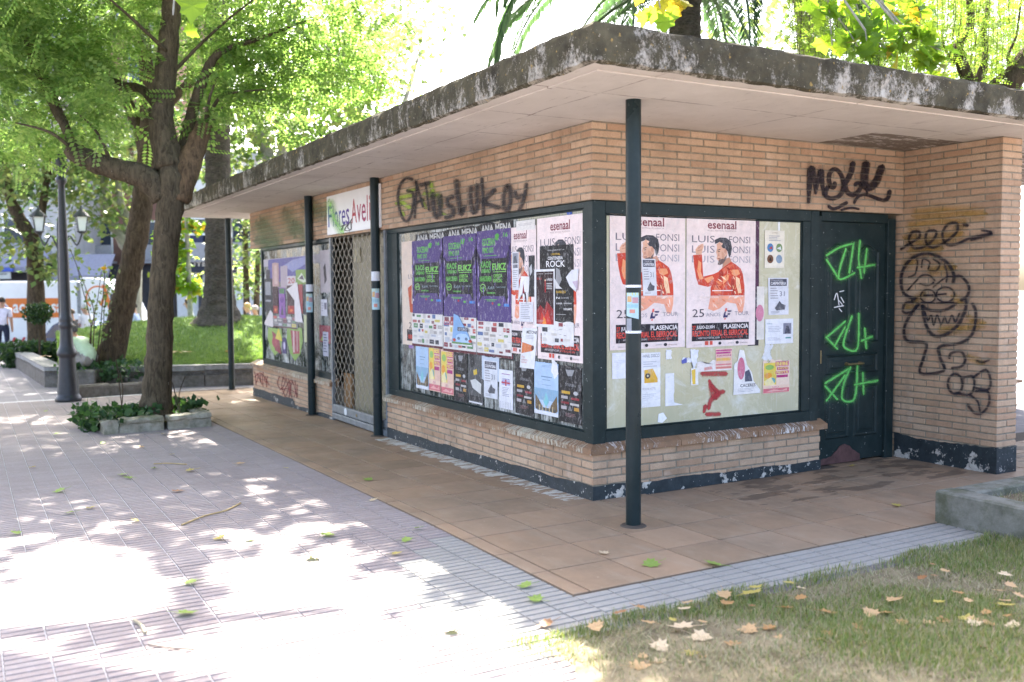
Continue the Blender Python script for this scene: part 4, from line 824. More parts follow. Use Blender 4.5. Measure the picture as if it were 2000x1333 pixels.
poster(PLG, (976, 721, 1003, 796), 1.4, '#dcdde2', [('r', .2, .10, .8, .12, '#9a6a9a'), ('r', .2, .27, .8, .39, '#a9a6c9'), ('r', .45, .25, .55, .41, '#b23a48'), ('r', .18, .31, .82, .35, '#b23a48'), ('t', .22, .22, .78, .26, 'LONDON', '#5a4a9a', .02)]+lines(.25, .45, .75, .7, 6, '#9a9aae')+[('r', .1+.12*k, .82, .115+.12*k, .99, '#8f9096') for k in range(7)], 'white English lessons flyer with a red and blue flag in the bottom row', **DEF)
poster(PLG, (1078, 700, 1093, 740), 2.4, '#dedede', [], 'ragged white scrap above the large blue flyer', cut=[(.2, 0), (.8, .2), (1, .7), (.5, 1), (0, .6)], torn='c', amp=.08, name='paper_scrap', cat='paper scrap')
poster(PLG, (884, 783, 905, 796), .5, '#b9c6be', [], 'pale scrap stuck to the bottom window bar', cut=[(.1, .2), (1, 0), (.8, .7), (.3, 1)], name='paper_scrap', cat='paper scrap')
poster(PLG, (1108, 412, 1118, 430), .5, '#2c4f9a', [('p', [(.1, .6), (.8, .5), (.7, .9)], '#c6d0d4')], 'blue sticker remnant at the top corner of the shop window', torn='lb', amp=.1, name='sticker', cat='sticker')
poster(PLG, (798, 600, 808, 680), .3, '#7f5a9a', [], 'sliver of a violet poster at the left side of the shop window', torn='l', amp=.03)
# --- far shop window, a layered mess of torn posters
fw = [((513, 508, 648, 522), .1, '#a9a4ac', [], 'grey torn banner strip along the top of the far window', 'b'),
      ((524, 508, 608, 552), .3, '#5a5590', [('p', [(.4, .3), (.6, .1), (.95, .0), (.9, .3), (.6, .6)], '#8b8fb8'), ('r', .1, .4, .3, .9, '#6a4a80')], 'torn violet banner high on the far window', 'b'),
      ((625, 490, 647, 572), .2, '#a9a0a2', [('p', [(.3, .4), (.5, .3), (.6, .7), (.4, .8)], '#3c3436')], 'scratched grey poster between the far post and the shutter', 'br'),
      ((520, 528, 528, 560), .5, '#332e34', [], 'narrow black poster at the left end of the far window', ''),
      ((515, 545, 533, 608), .7, '#242529', [('r', .2, .1, .8, .5, '#8a8c92'), ('r', .2, .65, .8, .7, '#9a9ca2')], 'black poster with a grey picture at the left of the far window', 'b'),
      ((532, 515, 545, 560), .6, '#b08f8a', [('p', [(.3, .1), (.7, .1), (.8, .9), (.3, .9)], '#c2a8a2')], 'pale red torn poster beside the black one on the far window', 't'),
      ((548, 520, 562, 562), .5, '#a89aa2', [], 'faded mauve paper on the far window', 't'),
      ((561, 540, 578, 558), .8, '#c6bec2', [('t', .1, .2, .9, .8, '20', '#a3494a', .02)], 'white scrap with red numerals on the far window', 'tb'),
      ((578, 528, 608, 556), .7, '#7d9a48', [('p', [(.1, .6), (.4, .2), (.7, .8), (.5, .9)], '#c9cfb8'), ('p', [(.2, .6), (.45, .35), (.55, .7)], '#5c4a58')], 'green torn paper with a white streak on the far window', 'tl'),
      ((600, 520, 609, 560), .9, '#8a3438', [], 'dark red strip beside the far post', ''),
      ((533, 561, 544, 613), 1.2, '#3a1a22', [('r', .1, .7, .9, .97, '#8f2a2a'), ('e', .5, .85, .2, .06, '#d0703a')], 'black and red poster, left one on the far window', ''),
      ((545, 562, 558, 621), 1.3, '#8a5aa0', [('r', .1, .03, .9, .2, '#4a7a4c'), ('e', .5, .4, .3, .1, '#6a3a86'), ('p', [(.3, .9), (.5, .55), (.7, .9)], '#4a4a52')], 'purple and green poster between the black and red ones', ''),
      ((561, 558, 577, 614), 1.2, '#3a1a22', [('r', .1, .7, .9, .97, '#9f2a2a'), ('e', .5, .86, .2, .05, '#d0703a')], 'black and red poster, right one on the far window', ''),
      ((593, 557, 606, 614), 1.2, '#2c3038', [('p', [(.3, .8), (.5, .3), (.7, .8)], '#7f8a98')], 'dark grey poster beside the far post', ''),
      ((583, 556, 592, 612), 1.1, '#9a3c40', [], 'dark red paper behind the folded sheet', ''),
      ((515, 605, 534, 637), 1.5, '#cfc8c8', [], 'pale pointed scrap at the left of the far window', 'c'),
      ((534, 616, 582, 638), .7, '#7c7a7e', sponsor(21, 6, 3), 'grey band of torn sponsor squares on the far window', 'tb'),
      ((523, 640, 552, 692), .6, '#87a552', [('p', [(.3, .1), (.8, .3), (.9, .9), (.5, .8)], '#8a3c48'), ('e', .5, .5, .2, .2, '#a04a52')], 'green and red round remnant low on the far window', 'c2'),
      ((538, 640, 552, 665), 1.3, '#cfc04a', [], 'yellow triangular flyer low on the far window', 'c3'),
      ((552, 660, 560, 690), 1.4, '#3c2c66', [('e', .5, .5, .25, .25, '#c6bcd8')], 'violet ticket-sized flyer low on the far window', ''),
      ((560, 638, 592, 702), .6, '#7f9e4e', [('p', [(.25, .1), (.8, .1), (.8, .75), (.4, .8)], '#9a4048'), ('r', .4, .1, .5, .75, '#c4a8a8'), ('r', .62, .1, .7, .7, '#b08a8a')], 'larger green and red round remnant low on the far window', 'c2'),
      ((594, 616, 609, 668), .8, '#b4b890', [('p', [(.3, .2), (.7, .3), (.6, .9)], '#8f9a6a')], 'pale green sheet beside the far post', 'b'),
      ((627, 585, 640, 617), .9, '#c6c4cc', [('r', .55, .2, .9, .6, '#6a6874')]+lines(.1, .2, .5, .8, 4), 'white notice between the far post and the shutter', ''),
      ((624, 635, 646, 668), .5, '#8a3c46', [('p', [(.1, .9), (.5, .3), (.9, .9)], '#86a04c')], 'dark red torn paper between the far post and the shutter', 'b'),
      ((631, 648, 642, 695), .9, '#a9aab8', lines(.15, .1, .85, .9, 7, '#55586c'), 'tilted grey text strip between the far post and the shutter', '')]
for box, lv, c, it, lb, tn in fw:
    cut = None
    if tn == 'c': cut = [(.75, 0), (1, .2), (1, 1), (0, .9), (.3, .55)]
    if tn == 'c2': cut = [(.05, 0), (.95, 0), (1, .35), (.85, .75), (.5, 1), (.2, .8), (0, .4)]
    if tn == 'c3': cut = [(.5, 0), (1, 1), (0, .85)]
    poster(PLG, box, lv, c, it, lb, torn=tn if not cut else '', amp=.03, cut=cut)
poster(PLG, (561, 552, 592, 628), 2.6, '#d8d2d4', [], 'white sheet folded over into a big pointed corner on the far window', cut=[(.0, .18), (.7, 0), (.8, .4), (1, 1), (.5, .98), (.5, .45)], name='paper_sheet', cat='paper')
# --- shop sign over the shutter
sg = thing('shop_sign', (-.02, 4.64, 2.136), 'white shop sign with blue and red lettering above the shutter', 'sign')
SGP = Plane('X', -.022); su0, sv1 = -5.49, 2.592; sW, sH = 1.66, .455
MB().box((-.022, 3.83, 2.137), (.0, 5.49, 2.592), 0, .003).build('board', M['white'], sg)
lt = MB(); lm = []
def sgt(ch, x0, x1, y0, y1, col, fat=0.):
    V, F = text2d(ch, fat); m = paint(col)
    if m not in lm: lm.append(m)
    lt.add([SGP.P(su0+sW*(x0+(x1-x0)*x), sv1-sH*(y1+(y0-y1)*y), .0015) for x, y in V], F, lm.index(m))
for ch, a, b, y0, y1, c in (('F', .03, .115, .26, .80, '#2c53a8'), ('l', .13, .145, .26, .80, '#2c4fa6'), ('o', .16, .235, .42, .81, '#333f9c'), ('r', .255, .30, .42, .80, '#3b3a98'), ('e', .31, .385, .42, .81, '#46358f'), ('s', .395, .46, .42, .81, '#513088'),
                             ('A', .50, .60, .22, .80, '#b3313f'), ('v', .605, .68, .38, .80, '#ad2f4c'), ('e', .69, .765, .38, .81, '#a22c56'), ('l', .785, .80, .2, .80, '#b3313f'), ('i', .825, .84, .22, .80, '#b3313f'), ('n', .865, .935, .38, .80, '#b3313f')): sgt(ch, a, b, y0, y1, c, .004)
lt.build('lettering', lm, sg)
# stickers wrapped round the posts
def wrap(px, y, z0, z1, a0, a1, col, label, items=(), r=.0492, slant=0.):
    b = MB(); n = 10; vs = []; x0, y0 = px
    for i in range(n+1):
        a = R(a0+(a1-a0)*i/n)
        for k, z in enumerate((z0-slant*i/n, z1)): vs.append((x0+r*math.cos(a), y0+r*math.sin(a), z))
    b.add(vs, [(2*i, 2*i+2, 2*i+3, 2*i+1) for i in range(n)]); mats = [paint(col)]
    q = 0
    for (f0, f1, h0, h1, c) in items:
        q += 1; m = paint(c); 
        if m not in mats: mats.append(m)
        w = []; rr = r+.0003+.0001*q
        for i in range(5):
            a = R(a0+(a1-a0)*(f0+(f1-f0)*i/4))
            for h in (h0, h1): w.append((x0+rr*math.cos(a), y0+rr*math.sin(a), z0+(z1-z0)*h))
        b.add(w, [(2*i, 2*i+2, 2*i+3, 2*i+1) for i in range(4)], mats.index(m))
    o = b.build('sticker', mats, None, (x0, y0, (z0+z1)/2)); return tag(o, label, 'sticker')
pz = lambda i, py: (lambda P: P[2])(at(742, py, project((POSTS[i][0], POSTS[i][1], 1))[2]))
yel = ((.0, 1, .88, 1, '#d3c94a'), (.1, .45, .6, .85, '#caa06a'), (.5, .95, .55, .8, '#b78f94'), (.1, .9, .35, .5, '#8fb7c4'), (.3, .7, .12, .28, '#c98a7a'))
A0, A1 = 175, 305
for i, (y0, y1, ya, yb) in enumerate(((0, 0, 570, 632), (549, 531, 605, 564), (570, 556, 610, 574))):
    nm = ('nearest post', 'post beside the shop sign', 'post in front of the far window')[i]
    if i == 0:
        z = lambda py: at(1237, py, project((POSTS[0][0], POSTS[0][1], 1.2))[2])[2]
        wrap(POSTS[0], 0, z(562), z(557), A0-40, A1+40, '#dcdee2', 'white tape ring round the nearest post')
        wrap(POSTS[0], 0, z(617), z(572), A0, A1-30, '#a9c9d0', 'torn yellow and blue flyer on the nearest post', yel, slant=.02)
        wrap(POSTS[0], 0, z(651), z(646), A0-40, A1+40, '#dcdee2', 'lower white tape ring round the nearest post', r=.0499)
        wrap(POSTS[0], 0, z(648), z(622), A0, A0+45, '#8f949c', 'grey torn paper corner on the nearest post')
    else:
        z = lambda py: at((0, 742, 612)[i], py, project((*POSTS[i], 1.2))[2])[2]
        wrap(POSTS[i], 0, z(y0), z(y1), A0, A1, '#dadce0', 'white paper wrapped round the '+nm)
        wrap(POSTS[i], 0, z(ya), z(yb), A0+10, A1-10, '#a9c9d0', 'small yellow flyer on the '+nm, yel)
# ------------------------------------------------------------------ spray paint
def m_spray(name, col, soft=.5, a=1., joint=True, grain=.5):
    t = NT(name); c = hexc(col) if isinstance(col, str) else col; t.color(c); t.rough(.6, .25)
    uv = t.n('UVMap'); u, v, _ = t.sep(uv.outputs[0]); e = t.math('ABSOLUTE', v)
    w = t.world(); nz = t.math('SUBTRACT', t.noise(w, 70, 5, .7), .5)
    d = t.math('SUBTRACT', 1., t.math('ADD', e, t.math('MULTIPLY', nz, grain)))
    al = t.n('MapRange', x1=0., x2=soft); t.l(d, al.inputs[0]); al = al.outputs[0]
    if joint:
        x, y, z = t.sep(w); fr = t.math('FRACT', t.math('DIVIDE', t.math('SUBTRACT', z, joint[0]), joint[1])); jm = t.math('GREATER_THAN', fr, .80)
        al = t.math('MULTIPLY', al, t.math('SUBTRACT', 1., t.math('MULTIPLY', jm, joint[2])))
    al = t.math('MULTIPLY', al, t.ramp(t.noise(w, 16, 4, .7), [(.25, (.62,)*3), (.6, (1, 1, 1))]))
    al = t.math('MULTIPLY', al, a, True)
    tr = t.n('BsdfTransparent'); mx = t.n('MixShader'); t.l(al, mx.inputs[0]); t.l(tr.outputs[0], mx.inputs[1]); t.l(t.p.outputs[0], mx.inputs[2]); t.l(mx.outputs[0], t.out.inputs[0]); t.m['soft'] = soft; return t.m
def spray(pl, strokes, tf, mat, label, off=.003, par=None, mist=None):
    """strokes: (points in picture-zoom units, width); tf maps them to picture pixels"""
    V = []; F = []; UV = []; q = 0
    for pts, w in strokes:
        ws = w if isinstance(w, (list, tuple)) else (w, w); q += 1
        S = spline(pts, 5) if len(pts) > 2 else spline(pts, 4); n = len(S); ww = [ws[0]+(ws[1]-ws[0])*i/(n-1) for i in range(n)]
        t0 = (S[1]-S[0]); t0 = t0/(np.linalg.norm(t0)+1e-6); t1 = (S[-1]-S[-2]); t1 = t1/(np.linalg.norm(t1)+1e-6)
        S = [S[0]-t0*ww[0]*.5]+S+[S[-1]+t1*ww[-1]*.5]; ww = [ww[0]*.55]+ww+[ww[-1]*.55]; n += 2
        o = len(V); 
        for i in range(n):
            t = S[min(i+1, n-1)]-S[max(i-1, 0)]; t = t/(np.linalg.norm(t)+1e-6); nn = np.array([-t[1], t[0]])
            for k in (-1, -.35, .35, 1):
                p = S[i]+nn*ww[i]*(.55+.45*mat['soft'])*k; u, v = pl.uv(*tf(p)); V.append(pl.P(u, v, off+.00012*q)); UV.append((i, k if 0 < i < n-1 else math.copysign(1., k)))
        for i in range(n-1):
            for k in range(3): a = o+i*4+k; F.append((a, a+1, a+5, a+4))
    me = bpy.data.meshes.new('graffiti'); c = np.mean(V, 0); me.from_pydata((np.array(V)-c).tolist(), [], F); uvl = me.uv_layers.new(name='UVMap')
    for lp in me.loops: uvl.data[lp.index].uv = UV[lp.vertex_index]
    me.materials.append(mat)
    if mist: spray(pl, [(p, [x*2.6 for x in (w if isinstance(w, (list, tuple)) else (w, w))]) for p, w in strokes], tf, mist, label.replace('sprayed', 'overspray', 1), off-.0028, par)
    return link('graffiti', me, tuple(c), par or KI, label)
PF, PLf, PW, PD = Plane('Y', 0.), Plane('X', 0.), Plane('X', XR), Plane('Y', DY-.0145)
JF = (ZF, fh, .45); JW = (.05, (H-.052)/48, .55)
tf = lambda s, ox, oy: (lambda p: (p[0]/s+ox, p[1]/s+oy))
blackp = m_spray('black_spray', (.018, .012, .016), .35, .97, JF, .35)
spray(PF, [([(300, 500), (285, 650), (275, 800), (270, 960)], (85, 34)), ([(310, 490), (345, 650), (365, 830)], (85, 22)), ([(365, 830), (400, 650), (440, 530)], (30, 75)), ([(440, 530), (455, 700), (470, 850)], (75, 28)),
    ([(620, 690), (625, 720), (600, 750), (562, 720), (545, 640), (560, 550), (620, 500), (690, 540), (735, 640), (740, 760), (705, 845), (640, 890), (560, 895), (505, 865), (505, 800), (545, 720)], 52),
    ([(872, 420), (850, 540), (800, 640), (765, 700), (785, 790), (830, 840), (890, 850), (950, 800), (985, 735), (965, 690), (920, 695), (905, 720)], (68, 40)),
    ([(1055, 420), (1035, 560), (1035, 680), (1075, 745), (1140, 730), (1200, 660), (1235, 560), (1270, 470)], (95, 85)), ([(1068, 750), (1065, 840)], 28),
    ([(893, 960), (930, 890), (1000, 850), (1080, 852), (1180, 890), (1290, 925), (1355, 890), (1375, 800)], (30, 52)), ([(540, 1005), (590, 1040), (660, 1030), (730, 990), (790, 955)], 38), ([(712, 1060), (800, 1035), (880, 1030), (955, 1045)], 27)],
    tf(7.017, 1540, 260), blackp, 'thick dark tag sprayed on the brickwork above the back door', .0065, None, m_spray('dark_overspray', (.03, .02, .03), 1., .14, JF, .8))
blk2 = m_spray('thin_black_spray', (.02, .017, .02), .75, .9, JF, .5)
lime = m_spray('lime_spray', (.33, .46, .05), .8, .8, (ZF, fh, .9), .5)
T5 = tf(4.545, 620, 340)
spray(PLf, [([(700, 262), (760, 250)], 30), ([(735, 205), (835, 190)], 40), ([(740, 240), (820, 300)], 40), ([(755, 330), (770, 370)], 26), ([(930, 235), (965, 300)], 30), ([(1010, 80), (1025, 160)], 40), ([(950, 180), (1080, 190)], 40), ([(1085, 200), (1095, 290)], 36), ([(800, 150), (870, 140)], 24), ([(1110, 350), (1160, 370)], 20)], T5, lime, 'lime green paint blotches on the brick under the black lettering', .0028)
spray(PLf, [([(850, 50), (790, 40), (740, 100), (720, 200), (730, 300), (760, 390), (800, 420), (840, 350), (860, 250), (850, 170), (800, 150)], 20), ([(880, 70), (885, 150), (875, 250), (870, 390)], 16), ([(880, 70), (910, 180), (945, 295)], 17), ([(850, 275), (940, 230)], 20),
    ([(920, 100), (1000, 80)], 28), ([(965, 90), (980, 200), (995, 320)], 17), ([(1030, 180), (1035, 280), (1050, 360), (1075, 380), (1095, 330), (1090, 200)], 40), ([(1210, 200), (1160, 230), (1170, 280), (1205, 300), (1205, 360), (1145, 390)], 32),
    ([(1240, 60), (1250, 170), (1270, 290), (1280, 355), (1310, 290)], 36), ([(1370, 120), (1365, 250), (1390, 340), (1420, 300), (1425, 100)], 36), ([(1465, 40), (1475, 200), (1480, 370)], 24), ([(1580, 140), (1500, 220), (1480, 250)], 34), ([(1480, 260), (1560, 285), (1620, 300)], 32),
    ([(1690, 110), (1660, 200), (1665, 300), (1700, 315), (1720, 230), (1715, 120), (1690, 110)], 34), ([(1760, 160), (1780, 210), (1830, 190)], 30), ([(1860, 90), (1845, 200), (1800, 320)], 27)], T5, blk2, 'black sprayed word along the brick band above the shop window', .007, None, m_spray('black_overspray', (.03, .025, .03), 1., .22, JF, .8))
grn = m_spray('green_spray', (.14, .50, .12), .95, .95, None, .6)
T6 = tf(1.904, 1550, 250)
grn2 = m_spray('green_overspray', (.14, .46, .12), 1., .12, None, .8)
for nm_, ss_ in (('top', slice(0, 7)), ('middle', slice(7, 13)), ('bottom', slice(13, 19))): spray(PD, [(p, 8.5) for p in ([(120, 475), (170, 445), (222, 430)], [(120, 490), (165, 560)], [(192, 450), (165, 560), (225, 540)], [(245, 420), (240, 490), (250, 560)], [(270, 450), (260, 540)], [(235, 520), (298, 510)], [(220, 432), (205, 540)],
    [(120, 780), (190, 720)], [(120, 780), (160, 822)], [(190, 740), (150, 812)], [(215, 700), (185, 790), (192, 820), (235, 820), (240, 690)], [(262, 745), (268, 820)], [(250, 792), (290, 776)],
    [(115, 950), (205, 895)], [(115, 960), (160, 1010)], [(190, 920), (120, 1015)], [(210, 890), (185, 950), (180, 1010), (225, 1005), (235, 885)], [(255, 910), (258, 990)], [(225, 955), (310, 940)])[ss_]], T6, grn, 'bright green tag sprayed on the back door, %s of three' % nm_, .006, None, grn2)
spray(PD, [(p, 3) for p in ([(150, 640), (160, 615), (168, 660)], [(165, 640), (180, 660), (160, 665)], [(170, 610), (186, 606)], [(175, 630), (186, 650)], [(150, 668), (185, 662)], [(168, 672), (178, 684)])], T6, m_spray('white_marker', (.75, .76, .78), .4, .9, None, .2), 'small white marker tag on the back door', .003)
gry = m_spray('faded_blue_black_spray', (.022, .02, .03), .65, .85, JW, .45)
T8 = tf(3.1, 1740, 400)
def ell(cx, cy, rx, ry): return [(cx+rx*math.cos(k*math.pi/5), cy+ry*math.sin(k*math.pi/5)) for k in range(11)]
yw = m_spray('yellow_spray', (.42, .23, .02), .9, .55, (.05, (H-.052)/48, .9), .8)
spray(PW, [([(150, 60), (300, 40), (560, 60)], 60), ([(120, 130), (300, 100), (440, 120)], 60), ([(100, 200), (250, 220), (420, 180)], 60), ([(120, 280), (300, 270)], 50), ([(90, 360), (150, 340)], 50), ([(240, 400), (380, 380)], 50), ([(100, 620), (200, 540)], 40), ([(380, 560), (430, 600)], 40), ([(300, 760), (420, 750), (560, 720)], 44), ([(470, 680), (500, 700)], 30), ([(470, 920), (560, 960)], 30)], T8, yw, 'faded yellow paint on the bricks of the side wall', .0026)
spray(PW, [([(65, 270), (120, 235), (175, 200), (175, 165), (130, 170), (115, 220), (150, 265), (215, 250), (270, 200), (275, 160), (225, 165), (215, 220), (250, 260), (320, 235), (400, 170), (405, 115), (350, 120), (315, 180), (340, 240), (400, 240), (480, 205), (615, 175)], 13), ([(555, 155), (615, 175), (490, 215)], 12), ([(445, 120), (470, 128)], 16),
    ([(150, 570), (85, 540), (65, 460), (85, 380), (140, 320), (220, 295), (300, 320), (360, 370), (385, 430), (380, 470)], 16)]+
    [(p, 8.5) for p in ([(110, 440), (150, 420), (165, 360), (160, 330)], [(105, 520), (150, 470), (190, 430), (240, 430), (270, 460)], [(190, 380), (200, 330), (240, 350), (230, 390)], [(260, 330), (300, 360), (280, 400), (240, 400)], [(330, 360), (345, 420), (340, 470)], [(180, 480), (230, 490), (265, 470)],
     [(130, 580), (170, 560)], ell(230, 555, 45, 40), ell(335, 545, 55, 45), [(190, 592), (270, 597)], [(280, 597), (385, 592)], [(260, 500), (340, 440), (390, 440)], [(290, 545), (340, 540)], [(205, 550), (260, 548)])]+
    [([(390, 440), (430, 435), (475, 490), (470, 550), (430, 580)], 14), ([(180, 600), (130, 650), (80, 650), (90, 600), (140, 590)], 12), ([(195, 610), (215, 720), (260, 790), (330, 790), (410, 730), (455, 640), (460, 570)], 17), ([(195, 610), (240, 640), (330, 640), (400, 600)], 14),
     ([(210, 650), (230, 700), (250, 670), (265, 730), (285, 670), (310, 725), (330, 680), (350, 720), (375, 670), (395, 710), (420, 660)], 9), ([(170, 600), (110, 690), (85, 760), (105, 825), (215, 840), (205, 920), (185, 1020), (325, 1005), (305, 930), (300, 860), (420, 840), (500, 780), (520, 660), (500, 600)], 15),
     ([(360, 930), (370, 900), (430, 890), (455, 940), (430, 980), (375, 990)], 13), (ell(395, 1085, 45, 60), 12), ([(440, 1050), (500, 1040), (510, 1100), (480, 1150), (400, 1140)], 12), ([(500, 1050), (580, 1000), (610, 1070), (590, 1120), (520, 1110)], 12), ([(520, 1130), (590, 1130), (600, 1200), (560, 1260), (510, 1260), (470, 1210)], 12), ([(480, 1150), (530, 1190), (545, 1250)], 10), ([(525, 945), (560, 955), (600, 940)], 10)],
    T8, gry, 'grinning face and scrawls sprayed in faded black on the side wall', .009, None, m_spray('grey_overspray', (.03, .028, .04), 1., .22, JW, .8))
redp = m_spray('red_spray', (.25, .035, .04), .9, .75, None, .6)
rr_ = random.Random(5); T9 = tf(5.263, 440, 680)
st = []
for k in range(7):
    x = 305+22*k; st.append(([(x, 225+rr_.uniform(-10, 40)+k*8), (x+rr_.uniform(-14, 14), 300+k*6), (x+rr_.uniform(-10, 20), 355+rr_.uniform(-20, 30)+k*4)], 9))
st += [([(305, 300), (370, 260), (455, 380)], 8), ([(560, 290), (540, 370), (580, 420), (620, 340), (590, 300)], 9)]
for k in range(7):
    x = 600+24*k; st.append(([(x, 300+rr_.uniform(-10, 30)+k*9), (x+rr_.uniform(-30, 30), 400+k*8), (x+rr_.uniform(-20, 20), 480+rr_.uniform(-20, 30)+k*5)], 8))
st += [([(590, 480), (680, 330), (740, 500)], 8), ([(560, 430), (650, 420), (745, 470)], 8)]
spray(PLf, st, T9, redp, 'thin red scrawl on the low wall under the far window', .003)
fg = m_spray('faded_green_spray', (.07, .16, .05), .9, .5, JF, .9)
spray(PLf, [([(505, 440), (520, 480)], 22), ([(515, 430), (545, 470)], 24), ([(560, 415), (572, 455)], 24), ([(580, 440), (600, 470)], 24), ([(600, 405), (640, 420)], 26), ([(500, 470), (540, 478)], 14)], tf(1, 0, 0), fg, 'faded green paint on the brick band above the far window', .003)
PS = Plane('X', -.0225)
spray(PS, [([(645, 395), (652, 425), (668, 452)], 13)], tf(1, 0, 0), m_spray('sign_green', (.25, .6, .1), .9, .6, None, .6), 'green spray streak on the left end of the shop sign', .003, sg)
spray(PS, [(p, 7) for p in ([(215, 465), (260, 450)], [(235, 455), (215, 500)], [(270, 450), (245, 500), (290, 505)], [(300, 430), (300, 495), (270, 470), (310, 400)])], T5, m_spray('sign_black', (.02, .02, .02), .5, .95, None, .2), 'small black tag on the shop sign', .0035, sg)
PGl = Plane('Y', GX)
T7 = tf(4.762, 1180, 640)
spray(PGl, [([(975, 490), (1000, 560), (1030, 640)], (20, 75)), ([(1000, 540), (1060, 600), (1110, 595)], (30, 36)), ([(1060, 620), (990, 680), (970, 760)], (50, 22)), ([(940, 730), (925, 790)], (36, 20)), ([(950, 808), (1070, 805)], 34), ([(910, 430), (1130, 430)], 40)], T7, m_spray('red_stencil', (.42, .04, .045), .5, .85, None, .5), 'red stencilled bird shape low on the pale window', .0024)
# ------------------------------------------------------------------ lawns, beds, planters
def blades(name, pts, hgt, wid, mat, parent=None, lean=.6):
    """grass: one bent thin triangle pair per blade"""
    n = len(pts); P = np.asarray(pts); a = rng.uniform(0, 2*np.pi, n); h = hgt*rng.uniform(.45, 1.25, n); w = wid*rng.uniform(.6, 1.3, n)
    d = np.stack([np.cos(a), np.sin(a), np.zeros(n)], 1); s = np.stack([-np.sin(a), np.cos(a), np.zeros(n)], 1); l = rng.uniform(.1, lean, n)*h; up = np.array([0, 0, 1.])
    V = np.stack([P-s*w[:, None], P+s*w[:, None], P+d*(l*.45)[:, None]+up*(h*.6)[:, None]+s*(w*.7)[:, None], P+d*(l*.45)[:, None]+up*(h*.6)[:, None]-s*(w*.7)[:, None], P+d*l[:, None]+up*h[:, None]+s*(w*.1)[:, None], P+d*l[:, None]+up*h[:, None]-s*(w*.1)[:, None]], 1).reshape(-1, 3)
    b = np.arange(n)[:, None]*6; F = np.concatenate([b+np.array([[0, 1, 2, 3]]), b+np.array([[3, 2, 4, 5]])])
    return fast(name, V, F, mat, parent)
mgrass = m_leaf('lawn_grass', [(.07, .12, .025), (.11, .18, .035), (.24, .21, .10), (.14, .21, .05), (.34, .29, .16), (.09, .15, .03)], .3)
mdry = m_leaf('dry_grass', [(.34, .30, .19), (.25, .21, .12), (.42, .37, .25), (.13, .17, .06), (.20, .22, .09), (.31, .27, .16)], .25, (1.2, 1.1, .9))
mgreen = m_leaf('green_grass', [(.10, .16, .045), (.13, .20, .06), (.17, .24, .075), (.20, .26, .09)], .35)
lawn = MB(); LN = 26
def lh(x, y): return .012+.03*math.sin(x*1.3+y)*math.sin(y*1.7-x*.4)*min(1, max(0, (-2.02-y)*2))+.035*min(1, max(0, (-2.02-y)*1.2))
xs = np.linspace(-1.78, 1.52, LN); ys = np.linspace(-6.2, -2.035, LN); vs = []
for j, y in enumerate(ys):
    for i, x in enumerate(xs):
        e = .05*math.sin(y*5)+.03*math.sin(y*13) if i == 0 else 0; f = .018*math.sin(x*7)+.012*math.sin(x*17) if j == LN-1 else 0
        vs.append((x+e, y+f, lh(x, y)-(.03 if i in (0,) or j == LN-1 else 0)))
lawn.add(vs, [(j*LN+i, j*LN+i+1, (j+1)*LN+i+1, (j+1)*LN+i) for j in range(LN-1) for i in range(LN-1)])
lawno = struct(lawn.build('lawn', M['grassbase'], smooth=True))
def patch(x, y): return math.sin(x*3.1+1.3*y)+math.sin(y*4.3-x*1.7+1)+.7*math.sin(x*8.3+y*2.1)+.6*math.sin(y*9.1+x*4.4)
gr, dr = [], []
for _ in range(120000):
    x = random.uniform(-1.86, 1.5); y = -2.01-(random.random()**1.15)*2.3
    if x < -1.74+.08*math.sin(y*7)+random.uniform(-.1, .05): continue
    v = patch(x, y)+random.gauss(0, .55); edge = -2.05-y < .12
    if edge and random.random() < .45: continue
    if v < -1.3 and random.random() < .8: continue
    if v < .35 and random.random() < .35: continue
    (dr if random.random() < .2 else gr if v > -.1 or (edge and v > -1.2) else dr).append((x, y+.03*math.sin(x*9), lh(x, y)-.008))
g1 = blades('grass', gr, .038, .0021, mgrass, None, .9); tag(g1, 'patchy green foreground lawn at the lower right', 'grass', kind='stuff')
g2 = blades('grass', dr, .03, .0019, mdry, None, 2.2); tag(g2, 'dry straw-coloured grass in the foreground lawn', 'grass', kind='stuff')
# concrete-edged bed at the right
bed = thing('raised_bed', (2.8, -2.9, 0), 'low mossy concrete-edged bed of dry grass at the right', 'planter bed')
def kerbrun(b, pts, w, h, zf=lambda x, y: 0., top=.012):
    for (x0, y0), (x1, y1) in zip(pts[:-1], pts[1:]):
        d = np.array([x1-x0, y1-y0]); L = np.linalg.norm(d); d /= L; n = np.array([-d[1], d[0]])*w
        a, c = np.array([x0, y0]), np.array([x1, y1]); z0, z1 = zf(x0, y0), zf(x1, y1); q = n*(top/w)
        b.add([(*a, z0-.1), (*c, z1-.1), (*(c+n), z1-.1), (*(a+n), z0-.1), (*a, z0+h-top), (*c, z1+h-top), (*(c+n), z1+h-top), (*(a+n), z0+h-top), (*(a+q), z0+h), (*(c+q), z1+h), (*(c+n-q), z1+h), (*(a+n-q), z0+h)],
              [(0, 1, 5, 4), (2, 3, 7, 6), (4, 5, 9, 8), (6, 7, 11, 10), (8, 9, 10, 11), (1, 2, 6, 10, 9, 5), (3, 0, 4, 8, 11, 7)])
    return b
kerbrun(MB(), [(1.52, -1.61), (1.52, -4.6)], .17, .205).build('edging', M['conc'], bed)
kerbrun(MB(), [(6.5, -1.61), (1.692, -1.61)], .17, .2053).build('edging', M['conc'], bed)
MB().add([(1.68, -4.6, .15), (6.4, -4.6, .15), (6.4, -1.77, .15), (1.68, -1.77, .15)], [(0, 1, 2, 3)]).build('soil', M['soil'], bed)
